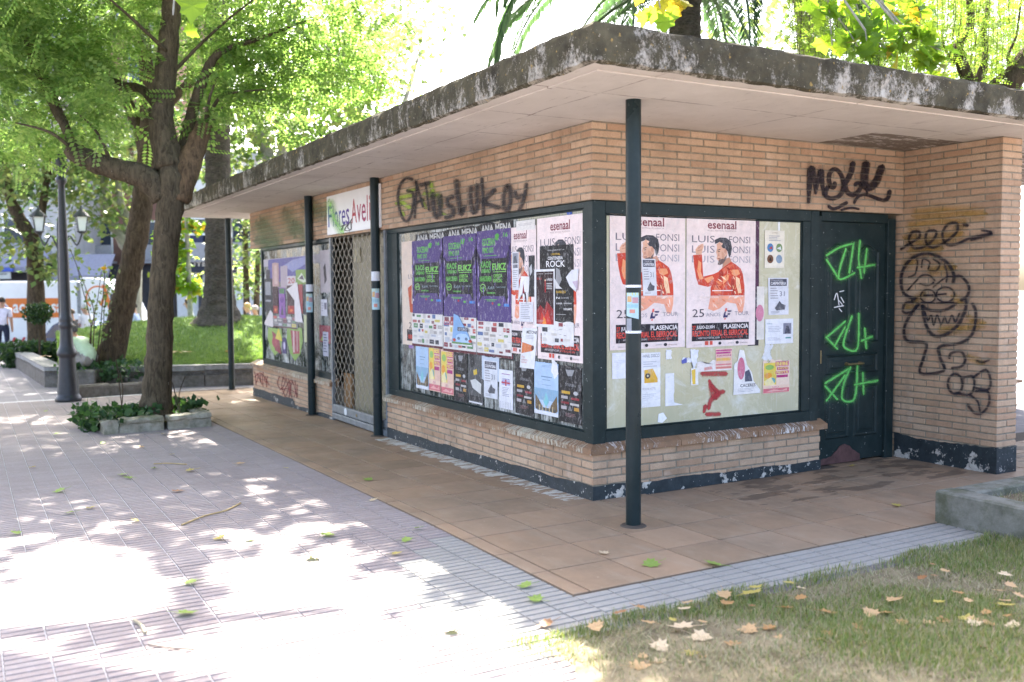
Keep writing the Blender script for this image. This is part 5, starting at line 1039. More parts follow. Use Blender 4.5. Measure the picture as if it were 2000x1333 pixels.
gb = blades('dry_grass', [(random.uniform(1.7, 4.5), -1.79-random.random()*1.5, .149) for _ in range(14000)], .035, .0016, mdry, bed, 1.8); gb['kind'] = 'stuff'
# raised lawn behind, held by a stone wall
BW = [tuple(gp(*q)[:2]) for q in ((560, 744), (495, 751), (400, 754), (300, 757), (200, 756), (88, 756))]
c0 = gp(88, 756); c1 = gp(22, 714)
side = [tuple(c0[:2]+(c1[:2]-c0[:2])*t) for t in (.0, .5, 1.)]
BWp = BW+side[1:]+[(c1[0]+.35, c1[1]+2.2), (c1[0]+1.5, c1[1]+5)]
bedw = thing('lawn_wall', (*BW[3], gz(BW[3][1])), 'low stone wall round the raised lawn behind the trees', 'wall')
zf = lambda x, y: gz(y)
k = 0
for p, q in zip(BWp[:-1], BWp[1:]):
    L = math.dist(p, q); n = max(1, round(L/1.15))
    for i in range(n):
        a = np.array(p)+(np.array(q)-np.array(p))*(i/n); c = np.array(p)+(np.array(q)-np.array(p))*((i+1)/n); e = (c-a)/np.linalg.norm(c-a)*.008
        kerbrun(MB(), [tuple(a+e), tuple(c-e)], -.24, .27+random.uniform(-.01, .01), zf, .02).build('wall_stone', M['wallstone'], bedw)
        kerbrun(MB(), [tuple(a+e*.5), tuple(c-e*.5)], -.30, .075, lambda x, y: gz(y)+.282, .012).build('coping_stone', M['kerb'], bedw)
# lawn surface as a grid in (along the view, across)
PALM1 = at(428, 622, 19.5)
def mound(x, y):
    d = math.hypot((x-PALM1[0])/5.2, (y-PALM1[1])/5.0); a, b_ = np.array(BW[1]), np.array(BW[-1]); e_ = (b_-a)/np.linalg.norm(b_-a); n_ = np.array([e_[1], -e_[0]]); n_ = n_ if n_[1] > 0 else -n_
    w = max(0., min(1., (np.array([x, y])-a)@n_/3.0)); return gz(y)+.31+(.72*math.exp(-d*d*1.1)+.1)*w**.85
ml = MB(); N = 46
A_, B_ = np.array(BW[-1]), np.array(BW[0]); dn = np.array([-(A_-B_)[1], (A_-B_)[0]]); dn = -dn/np.linalg.norm(dn)
if dn[1] < 0: dn = -dn
vs = []
for j in range(N):
    for i in range(N):
        s = i/(N-1); P = BWinterp = np.array([np.interp(s*(len(BW)-1), range(len(BW)), [q[0] for q in BW]), np.interp(s*(len(BW)-1), range(len(BW)), [q[1] for q in BW])])
        sd_ = np.array(c1[:2])-np.array(c0[:2]); sd_ = sd_/np.linalg.norm(sd_); dd_ = dn*(1-s**2)+(sd_+np.array([.10, 0]))*s**2; q = P+np.array([.22*s**3, 0])+dd_*(.22+(j/(N-1))**1.3*(14*(1-s)+6.5*s)); vs.append((q[0], q[1], mound(q[0], q[1])-(.03 if j == 0 else 0)))
ml.add(vs, [(j*N+i, (j+1)*N+i, (j+1)*N+i+1, j*N+i+1) for j in range(N-1) for i in range(N-1)])
mlo = struct(ml.build('raised_lawn', M['lawnbase'], smooth=True))
mp = []
VS = np.array(vs)
for _ in range(52000):
    j = int((random.random()**1.6)*(N-2)); i = random.randrange(N-1); a, b_ = random.random(), random.random(); o = j*N+i
    P = VS[o]*(1-a)*(1-b_)+VS[o+1]*a*(1-b_)+VS[o+N]*(1-a)*b_+VS[o+N+1]*a*b_; mp.append(P)
g3 = blades('grass', mp, .055, .006, mgreen, None, .9); tag(g3, 'bright green grass on the raised lawn round the palm', 'grass', kind='stuff')
# tree planter of moulded stone blocks
FL, FRr = gp(203, 850), gp(413, 833); dv = (FRr-FL)[:2]; wl_ = np.linalg.norm(dv); dv = dv/wl_; bv = np.array([-dv[1], dv[0]]); 
if bv[1] < 0: bv = -bv
PZ = gz(5.8); pl_ = thing('tree_planter', (*(FL[:2]+dv*wl_/2+bv*.6), PZ), 'mossy broken stone planter box round the front tree trunk', 'planter')
def block(p0, p1, name='planter_stone', h=.185, w=.15, lip=.02):
    p0, p1 = np.array(p0), np.array(p1); d = p1-p0; L = np.linalg.norm(d); d /= L; n = np.array([-d[1], d[0]])
    prof = [(0, 0), (0, h*.62), (-lip, h*.70), (-lip-.006, h*.82), (-lip+.004, h*.95), (.03, h), (w-.03, h), (w, h*.9), (w, 0)]; m = 9; vs = []; fs = []; K = len(prof)
    for i in range(m):
        c = p0+d*L*i/(m-1); en = .012 if i in (0, m-1) else 0
        for o, z in prof: jj = random.uniform(-.007, .007); q = c+n*(o+jj+en*.5); vs.append((*q, PZ-.02+z*(1-en*2)+(random.uniform(-.008, .008) if z > .1 else 0)))
    for i in range(m-1):
        for k_ in range(K-1): fs.append((i*K+k_, (i+1)*K+k_, (i+1)*K+k_+1, i*K+k_+1))
    fs += [tuple(range(K)), tuple((m-1)*K+K-1-k_ for k_ in range(K))]
    return MB().add(vs, fs).build(name, M['planter'], pl_)
cA, cB = FL[:2], FRr[:2]; cC, cD = cB+bv*1.25, cA+bv*1.25; e = dv*.16
block(cA+e, cA+dv*(wl_*.545)); block(cA+dv*(wl_*.585), cB); block(cB+bv*.0, cC) if False else None
def side_block(a, b): block(a, b)
block(cB+bv*.17, cC-bv*.01); block(cC-dv*.17, cD+dv*.01); block(cD, cA)
MB().add([(*(cA+dv*.05+bv*.05), PZ+.085), (*(cB-dv*.05+bv*.05), PZ+.085), (*(cC-dv*.05-bv*.05), PZ+.085), (*(cD+dv*.05-bv*.05), PZ+.085)], [(0, 1, 2, 3)]).build('soil', M['soil'], pl_)
# ------------------------------------------------------------------ foliage
def rot_rand(n, flat=0.):
    q = rng.normal(size=(n, 4)); q /= np.linalg.norm(q, axis=1)[:, None]; w, x, y, z = q.T
    return np.stack([np.stack([1-2*(y*y+z*z), 2*(x*y-z*w), 2*(x*z+y*w)], 1), np.stack([2*(x*y+z*w), 1-2*(x*x+z*z), 2*(y*z-x*w)], 1), np.stack([2*(x*z-y*w), 2*(y*z+x*w), 1-2*(x*x+y*y)], 1)], 1)
def rot_droop(n, tilt=.5):
    """leaf sprays that fan outwards and hang a little"""
    a = rng.uniform(0, 2*np.pi, n); t = rng.normal(.35, tilt, n); r = rng.normal(0, .5, n)
    X = np.stack([np.cos(a)*np.cos(t), np.sin(a)*np.cos(t), -np.sin(t)], 1); up = np.tile([0, 0, 1.], (n, 1)); Y = np.cross(up, X); Y /= np.linalg.norm(Y, axis=1)[:, None]; Z = np.cross(X, Y)
    Y2 = Y*np.cos(r)[:, None]+Z*np.sin(r)[:, None]; Z2 = np.cross(X, Y2); return np.stack([X, Y2, Z2], 2)
def tpl_pinnate(k=7):
    V = []; F = []
    for i in range(k):
        t = .12+.88*i/k
        for s in (-1, 1):
            L = .20*(1-.35*abs(i/k-.4)); a = np.array([t, 0, 0]); d = np.array([.35, s*.94, -.18]); d /= np.linalg.norm(d); n = np.array([d[1], -d[0], 0])*s; o = len(V)
            V += [a+d*.01, a+d*L*.5+n*.058, a+d*L, a+d*L*.5-n*.058]; F.append((o, o+1, o+2, o+3))
    return np.array(V), np.array(F)
def tpl_leaf(w=.42):
    return np.array([(0, 0, 0), (.45, w, .05), (1, 0, -.06), (.45, -w, .05)]), np.array([(0, 1, 2, 3)])
PLANE2D = [(0, 0), (.08, .2), (-.04, .40), (.2, .38), (.3, .60), (.46, .40), (.66, .42), (.70, .22), (1.0, .0)]
PLANE2D = PLANE2D+[(x, -y) for x, y in PLANE2D[1:-1]][::-1]
def tpl_plane():
    V = [(x, y, .38*y*y-.22*x*x+.05*math.sin(x*9)) for x, y in PLANE2D]; V.append((.42, 0, .03)); n = len(PLANE2D); F = [(i, (i+1) % n, n) for i in range(n)]
    return np.array(V), np.array(F)
def foliage(name, C, size, tpl, mat, parent, rot='droop', tilt=.5):
    n = len(C); V0, F0 = tpl; Rm = rot_droop(n, tilt) if rot == 'droop' else rot_rand(n); s = size*rng.uniform(.65, 1.3, n)
    V = np.einsum('nij,kj->nki', Rm, V0)*s[:, None, None]+np.asarray(C)[:, None, :]; F = (F0[None]+(np.arange(n)*len(V0))[:, None, None]).reshape(-1, F0.shape[1])
    return fast(name, V.reshape(-1, 3), F, mat, parent, org=tuple(np.mean(C, 0)))
def blob(c, r, n, shell=.5, sq=(1, 1, 1)):
    d = rng.normal(size=(n, 3)); d /= np.linalg.norm(d, axis=1)[:, None]; q = rng.uniform(0, 1, n)**(1/3*(1-shell)+.08); return np.asarray(c)+d*q[:, None]*r*np.array(sq)
def clumpy(c, r, n, k, cr, sq=(1, 1, 1)):
    """leaves gathered in clumps so that the crown has light and dark masses and gaps"""
    cc = blob(c, r, k, .6, sq); idx = rng.integers(0, k, n); return cc[idx]+rng.normal(size=(n, 3))*cr*np.array([1, 1, .7])
mrob = m_leaf('locust_leaf', [(.07, .13, .04), (.10, .165, .055), (.14, .20, .075), (.19, .25, .10), (.085, .145, .045)], .66, (2.2, 2.3, 1.3))
mpln = m_leaf('plane_leaf', [(.09, .17, .02), (.12, .21, .03), (.15, .25, .03), (.18, .26, .035), (.11, .20, .025), (.13, .22, .03), (.38, .22, .03)], .55, (1.7, 1.7, .8))
mbg = m_leaf('park_leaf', [(.06, .10, .04), (.09, .14, .05), (.13, .18, .07), (.19, .20, .08), (.08, .12, .045)], .5, (1.8, 1.9, 1.2))
mdk = m_leaf('evergreen_leaf', [(.018, .04, .014), (.03, .06, .02), (.045, .08, .025)], .3)
mwil = m_leaf('pepper_tree_leaf', [(.10, .17, .03), (.14, .22, .04), (.19, .26, .06)], .55, (1.8, 1.8, .9))
mivy = m_leaf('ground_ivy_leaf', [(.02, .05, .02), (.035, .075, .028), (.05, .10, .03)], .3)
bark1 = m_bark('furrowed_bark', (.038, .030, .019), (.115, .09, .057), 1., .18, (.42, .38, .30)); bark2 = m_bark('dark_bark', (.03, .022, .015), (.095, .07, .045), .9, .2)
barkp = m_bark('plane_bark', (.20, .19, .15), (.36, .34, .28), .5, .6); barkpalm = m_bark('palm_bark', (.035, .03, .025), (.11, .095, .08), .6, 3.2)
scar = simple('bark_scar', (.28, .15, .07), .9, .4, 25, .8)
def limb(b, pts, rad, n=10, m=0, sub=5, wob=.05):
    S = spline(pts, sub); rr = np.interp(np.linspace(0, len(pts)-1, len(S)), range(len(pts)), rad); b.tube(S, [r*(1+.04*math.sin(i*1.9)) for i, r in enumerate(rr)], n, m, True, wob)
# which ground spots the sun reaches through the leaves (picture positions of the bright pools)
POOLS = [(150, 1130, 214, 84), (20, 1225, 90, 70), (60, 1300, 70, 40), (215, 1310, 120, 52), (300, 1290, 90, 50), (760, 1270, 340, 100), (500, 1200, 110, 70), (420, 1290, 130, 60), (560, 1110, 130, 48), (660, 1085, 80, 30), (855, 1102, 50, 21), (760, 1150, 110, 40), (960, 1195, 70, 26), (1080, 1290, 130, 90), (640, 1180, 120, 60),
         (410, 862, 21, 11), (275, 898, 27, 8), (503, 935, 24, 8), (500, 962, 44, 17), (590, 992, 36, 19), (430, 972, 28, 10), (600, 1030, 70, 22), (215, 1030, 48, 20), (70, 970, 32, 7), (165, 980, 32, 9), (310, 976, 26, 8), (14, 898, 16, 5), (470, 1050, 64, 20), (540, 1062, 50, 20), (90, 1046, 50, 12), (460, 1115, 50, 36), (20, 1060, 40, 20)]
PG = [(gp(cx, cy), gp(cx-rx, cy), gp(cx, cy-ry)) for cx, cy, rx, ry in POOLS]
PGm = []
for c, a, b_ in PG:
    ax, bx = (a-c)[:2], (b_-c)[:2]; PGm.append((c[:2], np.linalg.inv(np.stack([ax, bx], 1))))
def shade_ok(P, grow=1.):
    """True for leaves whose shadow does not fall in a sun pool"""
    g = P[:, :2]-SUNV[None, :2]/SUNV[2]*P[:, 2:3]; ok = np.ones(len(P), bool)
    for c, iv in PGm: q = (g-c)@iv.T; ok &= (q**2).sum(1) > grow*rng.uniform(.5, 1.12, len(P))
    return ok
# front tree (locust), forked trunk and lopped limbs
DT = project((*(FL[:2]+dv*wl_*.56+bv*.62), .1))[2]
def L1(*q): return [at(x, y, DT+d) for x, y, d in q]
t1 = thing('locust_tree', at(306, 800, DT), 'front tree with furrowed trunk forking into lopped limbs, in the stone planter', 'tree')
tb = MB()
limb(tb, L1((305, 812, 0), (306, 770, 0), (311, 690, 0), (314, 600, 0), (322, 500, 0), (330, 420, 0), (337, 360, 0), (335, 310, .05), (322, 262, .05)), [.215, .172, .152, .146, .145, .152, .175, .145, .118], 20, 0, 6, .035)
limb(tb, L1((332, 330, .02), (316, 250, .05), (318, 205, .05), (326, 120, .1), (333, 40, .1), (340, -60, .2), (352, -220, .3), (370, -420, .3)), [.17, .15, .125, .125, .11, .10, .08, .05], 14)
limb(tb, L1((318, 388, -.02), (285, 348, -.1), (235, 333, -.15), (185, 318, -.2), (150, 300, -.2), (137, 290, -.2)), [.13, .15, .125, .12, .115, .09], 14)
limb(tb, L1((150, 300, -.2), (128, 250, -.1), (100, 190, .1), (72, 110, .2), (45, 20, .3), (20, -120, .4), (0, -300, .5)), [.06, .055, .07, .10, .11, .08, .05], 10)
limb(tb, L1((345, 392, .02), (366, 330, .05), (385, 280, .1), (402, 240, .1)), [.15, .15, .12, .095], 12, 1)
limb(tb, L1((350, 330, .2), (368, 250, .3), (388, 180, .3), (415, 118, .3), (445, 95, .3), (500, 78, .4), (600, 40, .5)), [.07, .075, .07, .055, .04, .025, .012], 8)
limb(tb, L1((318, 230, .1), (285, 180, .4), (235, 165, .6), (180, 140, .7), (120, 80, .8)), [.07, .06, .05, .04, .02], 8)
for q in [((400, 245, .1), (430, 190, .2), (470, 180, .2), (520, 175, .3)), ((398, 250, .1), (410, 190, 0), (425, 150, 0)), ((220, 325, -.2), (190, 260, -.3), (150, 220, -.3)), ((330, 150, .1), (420, 60, .3), (520, -20, .5)), ((325, 100, 0), (250, 30, -.4), (170, -40, -.6)), ((150, 300, -.2), (100, 260, -.4), (30, 240, -.5))]:
    limb(tb, L1(*q), list(np.linspace(.028, .008, len(q))), 6)
tb.build('trunk', [bark1, m_bark('lopped_limb_bark', (.05, .035, .022), (.16, .105, .06), .9, .3)], t1, tuple(at(306, 800, DT)), True)
cr = []
for (px, py, dd, r, n, k, c_) in ((90, 110, -.2, .95, 620, 26, .22), (40, 230, .2, .65, 260, 12, .2), (190, 120, .3, .75, 360, 16, .22), (190, 230, -.3, .55, 180, 9, .17), (120, 0, 0, 1.1, 520, 22, .26), (300, -110, .6, 1.1, 420, 20, .3), (430, 60, .6, .8, 330, 15, .22), (560, 120, .9, .9, 380, 16, .24), (480, 190, .5, .6, 200, 10, .2), (620, 30, 1.0, 1.0, 430, 16, .26), (720, 110, 1.4, .8, 240, 11, .24), (540, -80, .5, 1.3, 480, 18, .3), (20, 40, 0, .8, 330, 14, .22), (600, 210, 1.2, .6, 150, 8, .2), (360, 60, 1.2, .7, 160, 8, .22)):
    cr.append(clumpy(at(px, py, DT+dd), r, n, k, c_, (1, 1, .8)))
cr = np.concatenate(cr); cr = cr[shade_ok(cr, 1.0)]
cr = cr[rng.random(len(cr)) < .72]; foliage('crown', cr, .35, tpl_pinnate(), mrob, t1, 'droop', .45)
# second tree, leaning, behind
D2 = project((*gp(200, 752)[:2], 0))[2]
t2 = thing('leaning_tree', at(205, 752, D2), 'dark leaning tree trunk behind the street lamp', 'tree'); tb = MB()
L2 = lambda *q: [at(x, y, D2+d) for x, y, d in q]
limb(tb, L2((203, 760, 0), (212, 715, 0), (232, 630, 0), (252, 540, 0), (268, 460, 0), (280, 380, 0), (288, 300, 0), (290, 240, .1), (285, 120, .2), (270, -40, .3), (260, -240, .4)), [.33, .26, .215, .2, .19, .18, .17, .15, .12, .1, .06], 18, 0, 6, .04)
limb(tb, L2((285, 300, 0), (250, 200, .3), (200, 120, .4), (130, 60, .6)), [.13, .1, .07, .04], 8)
limb(tb, L2((288, 260, 0), (350, 180, .3), (450, 110, .6), (560, 60, .8)), [.12, .09, .06, .03], 8)
tb.build('trunk', bark2, t2, tuple(at(205, 752, D2)), True)
cr = [clumpy(at(px, py, D2+dd), r, n, k, c_, (1, 1, .8)) for (px, py, dd, r, n, k, c_) in ((60, 150, 1, 1.1, 480, 20, .3), (170, 60, .5, 1.3, 560, 20, .33), (300, 30, 1, 1.2, 480, 18, .33), (420, 150, 1, 1.0, 330, 14, .3), (520, 80, 1.5, 1.3, 520, 20, .33), (640, 150, 2, 1.1, 360, 14, .3), (230, 220, .5, .7, 170, 9, .22), (30, 280, 1, .6, 130, 8, .2), (700, 40, 2, 1.1, 330, 14, .33))]
cr = np.concatenate(cr); cr = cr[shade_ok(cr, 1.0)]; cr = cr[rng.random(len(cr)) < .75]; foliage('crown', cr, .36, tpl_pinnate(), mrob, t2, 'droop', .45)
# overhead plane tree: trunk left of the picture, crown over the path
tp = thing('plane_tree', (-8.2, 5.5, gz(5.5)), 'big plane tree overhanging the path, its leaves dangling into the top of the picture', 'tree'); tb = MB()
limb(tb, [(-8.2, 5.5, -.1), (-8.1, 5.6, 2), (-7.8, 5.8, 4.5), (-7.2, 6.2, 7), (-6.6, 6.6, 9.5)], [.42, .34, .3, .22, .12], 14)
limbs = [[(-7.9, 5.8, 4.4), (-6.4, 6, 6.2), (-4.6, 6, 7.2), (-2.6, 5.6, 7.6), (-.6, 5.0, 7.7)], [(-7.7, 5.8, 4.8), (-6.6, 4.6, 6.4), (-5, 3.2, 7.0), (-3.2, 2.2, 7.2), (-1.4, 1.2, 7.0)], [(-7.4, 6, 6), (-5.6, 7.8, 7.6), (-3.6, 9.2, 8.2), (-1.6, 10, 8.4)], [(-7.8, 5.7, 5), (-7.6, 3.6, 6.6), (-7, 1.4, 7.2), (-6.2, -.6, 7)], [(-2.6, 5.6, 7.6), (-1.2, 3.6, 7.2), (.4, 1.6, 6.6), (1.6, 0.4, 6.2)]]
for q in limbs: limb(tb, q, list(np.linspace(.16, .05, len(q))), 8)
tb.build('trunk', barkp, tp, (-8.2, 5.5, gz(5.5)), True)
# leaves where they shade the path; open where the pools are
N_ = 30000; gx = rng.uniform(-7.5, -1.1, N_); gy = rng.uniform(-3.6, 7.5, N_); hz_ = rng.uniform(6.0, 8.6, N_)
P = np.stack([gx+SUNV[0]/SUNV[2]*hz_, gy+SUNV[1]/SUNV[2]*hz_, hz_], 1); P = P[shade_ok(P, 1.0)]
px_ = project_many(P); vis = (px_[:, 1] > -140) & (px_[:, 2] > 0) & (px_[:, 0] > -200) & (px_[:, 0] < 2200); P = P[~vis]
foliage('crown', P, .155, tpl_leaf(.5), mpln, tp, 'rand')
N_ = 12000; gx = rng.uniform(-9.5, .4, N_); gy = rng.uniform(8.8, 24, N_); hz_ = rng.uniform(9.5, 15, N_)
P = np.stack([gx+SUNV[0]/SUNV[2]*hz_, gy+SUNV[1]/SUNV[2]*hz_, hz_], 1); P = P[shade_ok(P, 1.0)]
px_ = project_many(P); vis = (px_[:, 2] > 0) & (px_[:, 0] > -60) & (px_[:, 0] < 2100) & (px_[:, 1] > -60); P = P[~vis]
foliage('crown', P, .38, tpl_leaf(.5), mrob, t2, 'rand')  # unseen high leaf layer, added to shade the paving farther back
N_ = 150; gx = rng.uniform(-5.5, -1.3, N_); gy = rng.uniform(3.2, 9.4, N_); hz_ = rng.uniform(4.9, 7.6, N_)      # crown infill between the two trunks, mostly unseen, added to shade the path
cc = np.stack([gx+SUNV[0]/SUNV[2]*hz_, gy+SUNV[1]/SUNV[2]*hz_, hz_], 1); P = cc[rng.integers(0, N_, 2300)]+rng.normal(size=(2300, 3))*np.array([.26, .26, .18]); P = P[shade_ok(P, 1.0)]
px_ = project_many(P); P = P[px_[:, 1] < 40]
foliage('crown', P, .30, tpl_pinnate(), mrob, t1, 'droop', .45)
# dangling plane leaves in view: sprays on thin twigs
def plane_leaves(par, specs):
    C = []; tw = MB()
    for (x0, y0, x1, y1, dep, n) in specs:
        a, b_ = at(x0, y0, dep), at(x1, y1, dep*1.01); tw.tube(spline([a, (a+b_)/2+rng.normal(size=3)*.03, b_], 4), [.007]*8+[.004], 5)
        near = min((np.array(p) for q in limbs for p in q), key=lambda p: np.linalg.norm(p-a)); tw.tube(spline([near, (near+a)/2+np.array([0, 0, .3]), a], 4), .012, 5)
        for i in range(n): t = rng.uniform(.05, 1); C.append(a+(b_-a)*t+rng.normal(size=3)*.06)
    tw.build('twig', barkp, par); foliage('leaf_spray', np.array(C), .165, tpl_plane(), mpln, par, 'droop', .7)
for q_ in ((345, -70, 338, 30, 6.0, 6), (1270, -60, 1290, 18, 7.6, 9), (1330, -60, 1322, 20, 7.8, 10)): plane_leaves(tp, [q_])
# ------------------------------------------------------------------ palms
def frond(V, F, base, az, L, el0, droop, nl=72, ll=.42, S=None):
    pts = []; p = np.array(base, float); e = el0; n = 14
    for i in range(n+1):
        pts.append(p.copy()); d = np.array([math.cos(az)*math.cos(e), math.sin(az)*math.cos(e), math.sin(e)]); p = p+d*L/n; e -= droop/n*(1+i*.06)
    S.tube(pts, list(np.linspace(.035, .010, n+1)), 5)
    for i in range(nl):
        t = .12+.88*i/nl; k = min(int(t*n), n-1); c = pts[k]+(pts[k+1]-pts[k])*(t*n-k); ax = (pts[k+1]-pts[k]); ax = ax/np.linalg.norm(ax); sd = np.cross(ax, [0, 0, 1]); sd /= np.linalg.norm(sd)+1e-6
        for s in (-1, 1):
            l = ll*math.sin(math.pi*min(1, .15+t*.85))**.6*random.uniform(.85, 1.1); d = ax*.75+sd*s*.75+np.array([0, 0, -.22+random.uniform(-.1, .15)]); d /= np.linalg.norm(d); w = np.cross(d, [0, 0, 1]); w = w/(np.linalg.norm(w)+1e-6)*.019; o = len(V)
            V += [c, c+d*l*.5+w, c+d*l+np.array([0, 0, -.05]), c+d*l*.5-w]; F.append((o, o+1, o+2, o+3))
mpalm = m_leaf('palm_leaf', [(.035, .07, .035), (.055, .10, .05), (.08, .13, .065)], .4, (1.4, 1.5, 1.0))
def palm(name, base, top, r0, r1, label, fr, flare=True):
    t = thing(name, base, label, 'palm tree'); b = MB(); n = 90; base = np.array(base); top = np.array(top); pts = []; rr = []
    for i in range(n+1):
        s = i/n; pts.append(base+(top-base)*s+np.array([0, 0, -.05])); h = s*np.linalg.norm(top-base); fl = .36*math.exp(-h/.22)+.07*math.exp(-h/.9) if flare else 0; rr.append((r0+(r1-r0)*s+fl)*(1+.028*(1 if i % 2 else -1)))
    b.tube(pts, rr, 22, 0, True, .03); b.build('trunk', barkpalm, t, tuple(base))
    V = []; F = []; S = MB()
    for az, L, el, dr in fr: frond(V, F, top+np.array([math.cos(az)*.15, math.sin(az)*.15, random.uniform(-.2, .3)]), az, L, el, dr, S=S)
    S.build('frond_stem', mpalm, t); fast('crown', V, F, mpalm, t); return t
pt = at(420, -260, 19.5); palm('palm_tree', PALM1-np.array([0, 0, .12]), pt, .262, .225, 'thick palm trunk on the raised lawn beyond the far post', [(random.uniform(0, 6.28), random.uniform(3, 3.8), random.uniform(.2, 1.2), random.uniform(1.1, 1.6)) for _ in range(22)])
D3 = 13.5; b3 = at(1338, 560, D3); pt3 = at(1338, -50, D3)
fr3 = [(2*math.pi*i/44*3+random.uniform(-.1, .1), random.uniform(3.2, 4.0), random.uniform(.15, .9), random.uniform(1.15, 1.7)) for i in range(44)]
palm('palm_tree', (b3[0], b3[1], gz(b3[1])), pt3, .26, .22, 'palm behind the kiosk roof with drooping fronds at the top of the picture', fr3)
# ------------------------------------------------------------------ trees behind
def bgtree(name, label, base_px, dep, trunk, crown, mat, bark, size=.2, tpl=None, rot='droop', cat='tree', group=None):
    b0 = at(*base_px, dep); t = thing(name, b0, label, cat, group); tb = MB()
    for pts, rad in trunk: limb(tb, [at(x, y, dep+d) for x, y, d in pts], rad, 9)
    if trunk: tb.build('trunk', bark, t, tuple(b0), True)
    C = np.concatenate([clumpy(at(x, y, dep+d), r, n, k, c, (1, 1, .8)) for x, y, d, r, n, k, c in crown]); C = C[shade_ok(C, 1.)]
    foliage('crown', C, size, tpl or tpl_leaf(.36), mat, t, rot); return t
bgtree('park_tree', 'dark trunked park tree in front of the shop awnings at the far left', (72, 690), 26, [(((72, 700, 0), (70, 560, 0), (66, 480, 0), (40, 430, 0), (18, 380, .3), (5, 300, .5)), [.26, .22, .2, .17, .13, .08]), (((66, 480, 0), (80, 430, .2), (90, 360, .3), (110, 280, .4)), [.14, .11, .09, .05])],
       [(30, 330, 0, 1.6, 750, 24, .4), (110, 300, 0, 1.5, 650, 22, .4), (10, 450, -.5, .8, 170, 9, .3), (95, 500, -.4, .6, 190, 8, .24), (190, 370, 1, 1.3, 420, 16, .38), (60, 220, 1, 1.7, 600, 20, .45), (160, 420, .5, .8, 170, 8, .3)], mbg, bark2, .22)
bgtree('pale_plane_tree', 'pale-barked plane tree between the two leaning trunks', (265, 640), 27, [(((262, 640, 0), (263, 560, 0), (262, 510, 0), (240, 470, 0), (222, 440, .2), (208, 400, .3), (202, 330, .5)), [.22, .2, .2, .17, .14, .12, .08]), (((262, 520, 0), (252, 440, .2), (236, 400, .3), (228, 330, .4)), [.16, .14, .11, .07])],
       [(230, 300, 0, 1.5, 420, 16, .4), (330, 330, 1, 1.2, 300, 12, .4), (170, 330, .5, 1.0, 200, 9, .35), (215, 440, -.5, .6, 90, 6, .25)], mbg, barkp, .22)
bgtree('young_plane_tree', 'leafy young tree with yellow leaves between the front trunk and the palm', (372, 640), 23, [(((372, 640, 0), (370, 560, 0), (366, 480, 0), (362, 400, 0)), [.07, .06, .05, .03])],
       [(350, 480, 0, .36, 190, 9, .14), (346, 540, 0, .36, 200, 9, .14), (372, 560, 0, .2, 60, 5, .1), (360, 440, 0, .25, 60, 5, .12)], mpln, barkp, .17, tpl_plane())
bgtree('bright_tree', 'sunlit yellow-green tree seen between the far post and the kiosk', (485, 625), 34, [(((482, 640, 0), (480, 500, 0), (478, 380, 0)), [.13, .1, .06]), (((500, 640, 0), (502, 560, 0), (505, 470, 0)), [.12, .1, .06])],
       [(480, 500, 0, 1.1, 420, 18, .3), (505, 450, 0, 1.1, 420, 18, .3), (485, 400, 0, 1.2, 380, 16, .32), (478, 560, 0, .7, 130, 8, .22), (510, 540, 1, .7, 130, 8, .22)], mbg, bark2, .2)
for i, (px, lb, cl) in enumerate(((560, 'bright tree rising left of centre behind the kiosk roof', [(520, 250, 0, 1.7, 900, 30, .4), (600, 180, 0, 1.9, 950, 30, .45), (680, 120, 1, 1.7, 620, 22, .42), (560, 90, 1, 1.9, 700, 24, .45), (450, 300, 0, 1.0, 260, 12, .32), (740, 60, 1, 1.6, 420, 15, .42)]), (760, 'sparse tree behind the middle of the kiosk roof', [(700, 40, 0, 1.6, 420, 14, .42), (760, 0, 0, 1.5, 300, 12, .4), (790, 90, 0, .9, 100, 7, .3)]))):
    bgtree('park_tree', lb, (px, 600), 24+3*i, [(((px-30, 640, 0), (px-20, 480, 0), (px-30, 330, 0), (px-60, 240, .3), (px-70, 120, .4)), [.25, .2, .17, .12, .06]), (((px-30, 340, 0), (px+20, 230, .3), (px+60, 100, .3)), [.13, .09, .04])], cl, mbg, barkp, .23)
bgtree('dim_tree', 'dark blue-green tree mass at the far left edge', (-60, 640), 33, [(((-60, 660, 0), (-50, 480, 0), (-30, 330, 0)), [.3, .25, .15])], [(-60, 330, 0, 2.6, 900, 30, .5), (40, 280, 0, 2.3, 800, 26, .5), (160, 260, 0, 2.2, 700, 24, .5), (280, 230, 0, 2.2, 600, 20, .5)], mdk, bark2, .28)
# trees behind the roof on the right: hanging pepper tree
DP = 11.5; bp = at(1905, 560, DP); tpp = thing('pepper_tree', (bp[0], bp[1], gz(bp[1])), 'weeping tree with hanging feathery twigs behind the right end of the roof', 'tree'); tb = MB()
Lp = lambda *q: [at(x, y, DP+d) for x, y, d in q]
limb(tb, [np.array((bp[0], bp[1], gz(bp[1])))]+Lp((1900, 300, 0), (1895, 180, 0), (1880, 130, 0), (1872, 90, 0), (1895, 50, 0), (1890, -40, 0)), [.2, .15, .09, .07, .06, .05, .04], 9)
limb(tb, Lp((1905, 170, 0), (1925, 110, .1), (1922, 60, .1), (1935, -20, .2)), [.05, .04, .035, .02], 7)
limb(tb, Lp((1880, 130, 0), (1862, 120, 0), (1845, 95, 0), (1838, 60, 0)), [.03, .02, .015, .01], 6)
limb(tb, [np.array((bp[0]+.5, bp[1], gz(bp[1])))]+Lp((1945, 240, -.3), (1975, 160, -.5), (2015, 105, -.5), (2080, 40, -.5)), [.2, .16, .125, .12, .1], 10)
limb(tb, Lp((1985, 140, -.5), (1968, 115, -.5), (1985, 70, -.5), (1992, 20, -.5), (2000, -40, -.5)), [.02, .018, .015, .012, .01], 6)
C = []
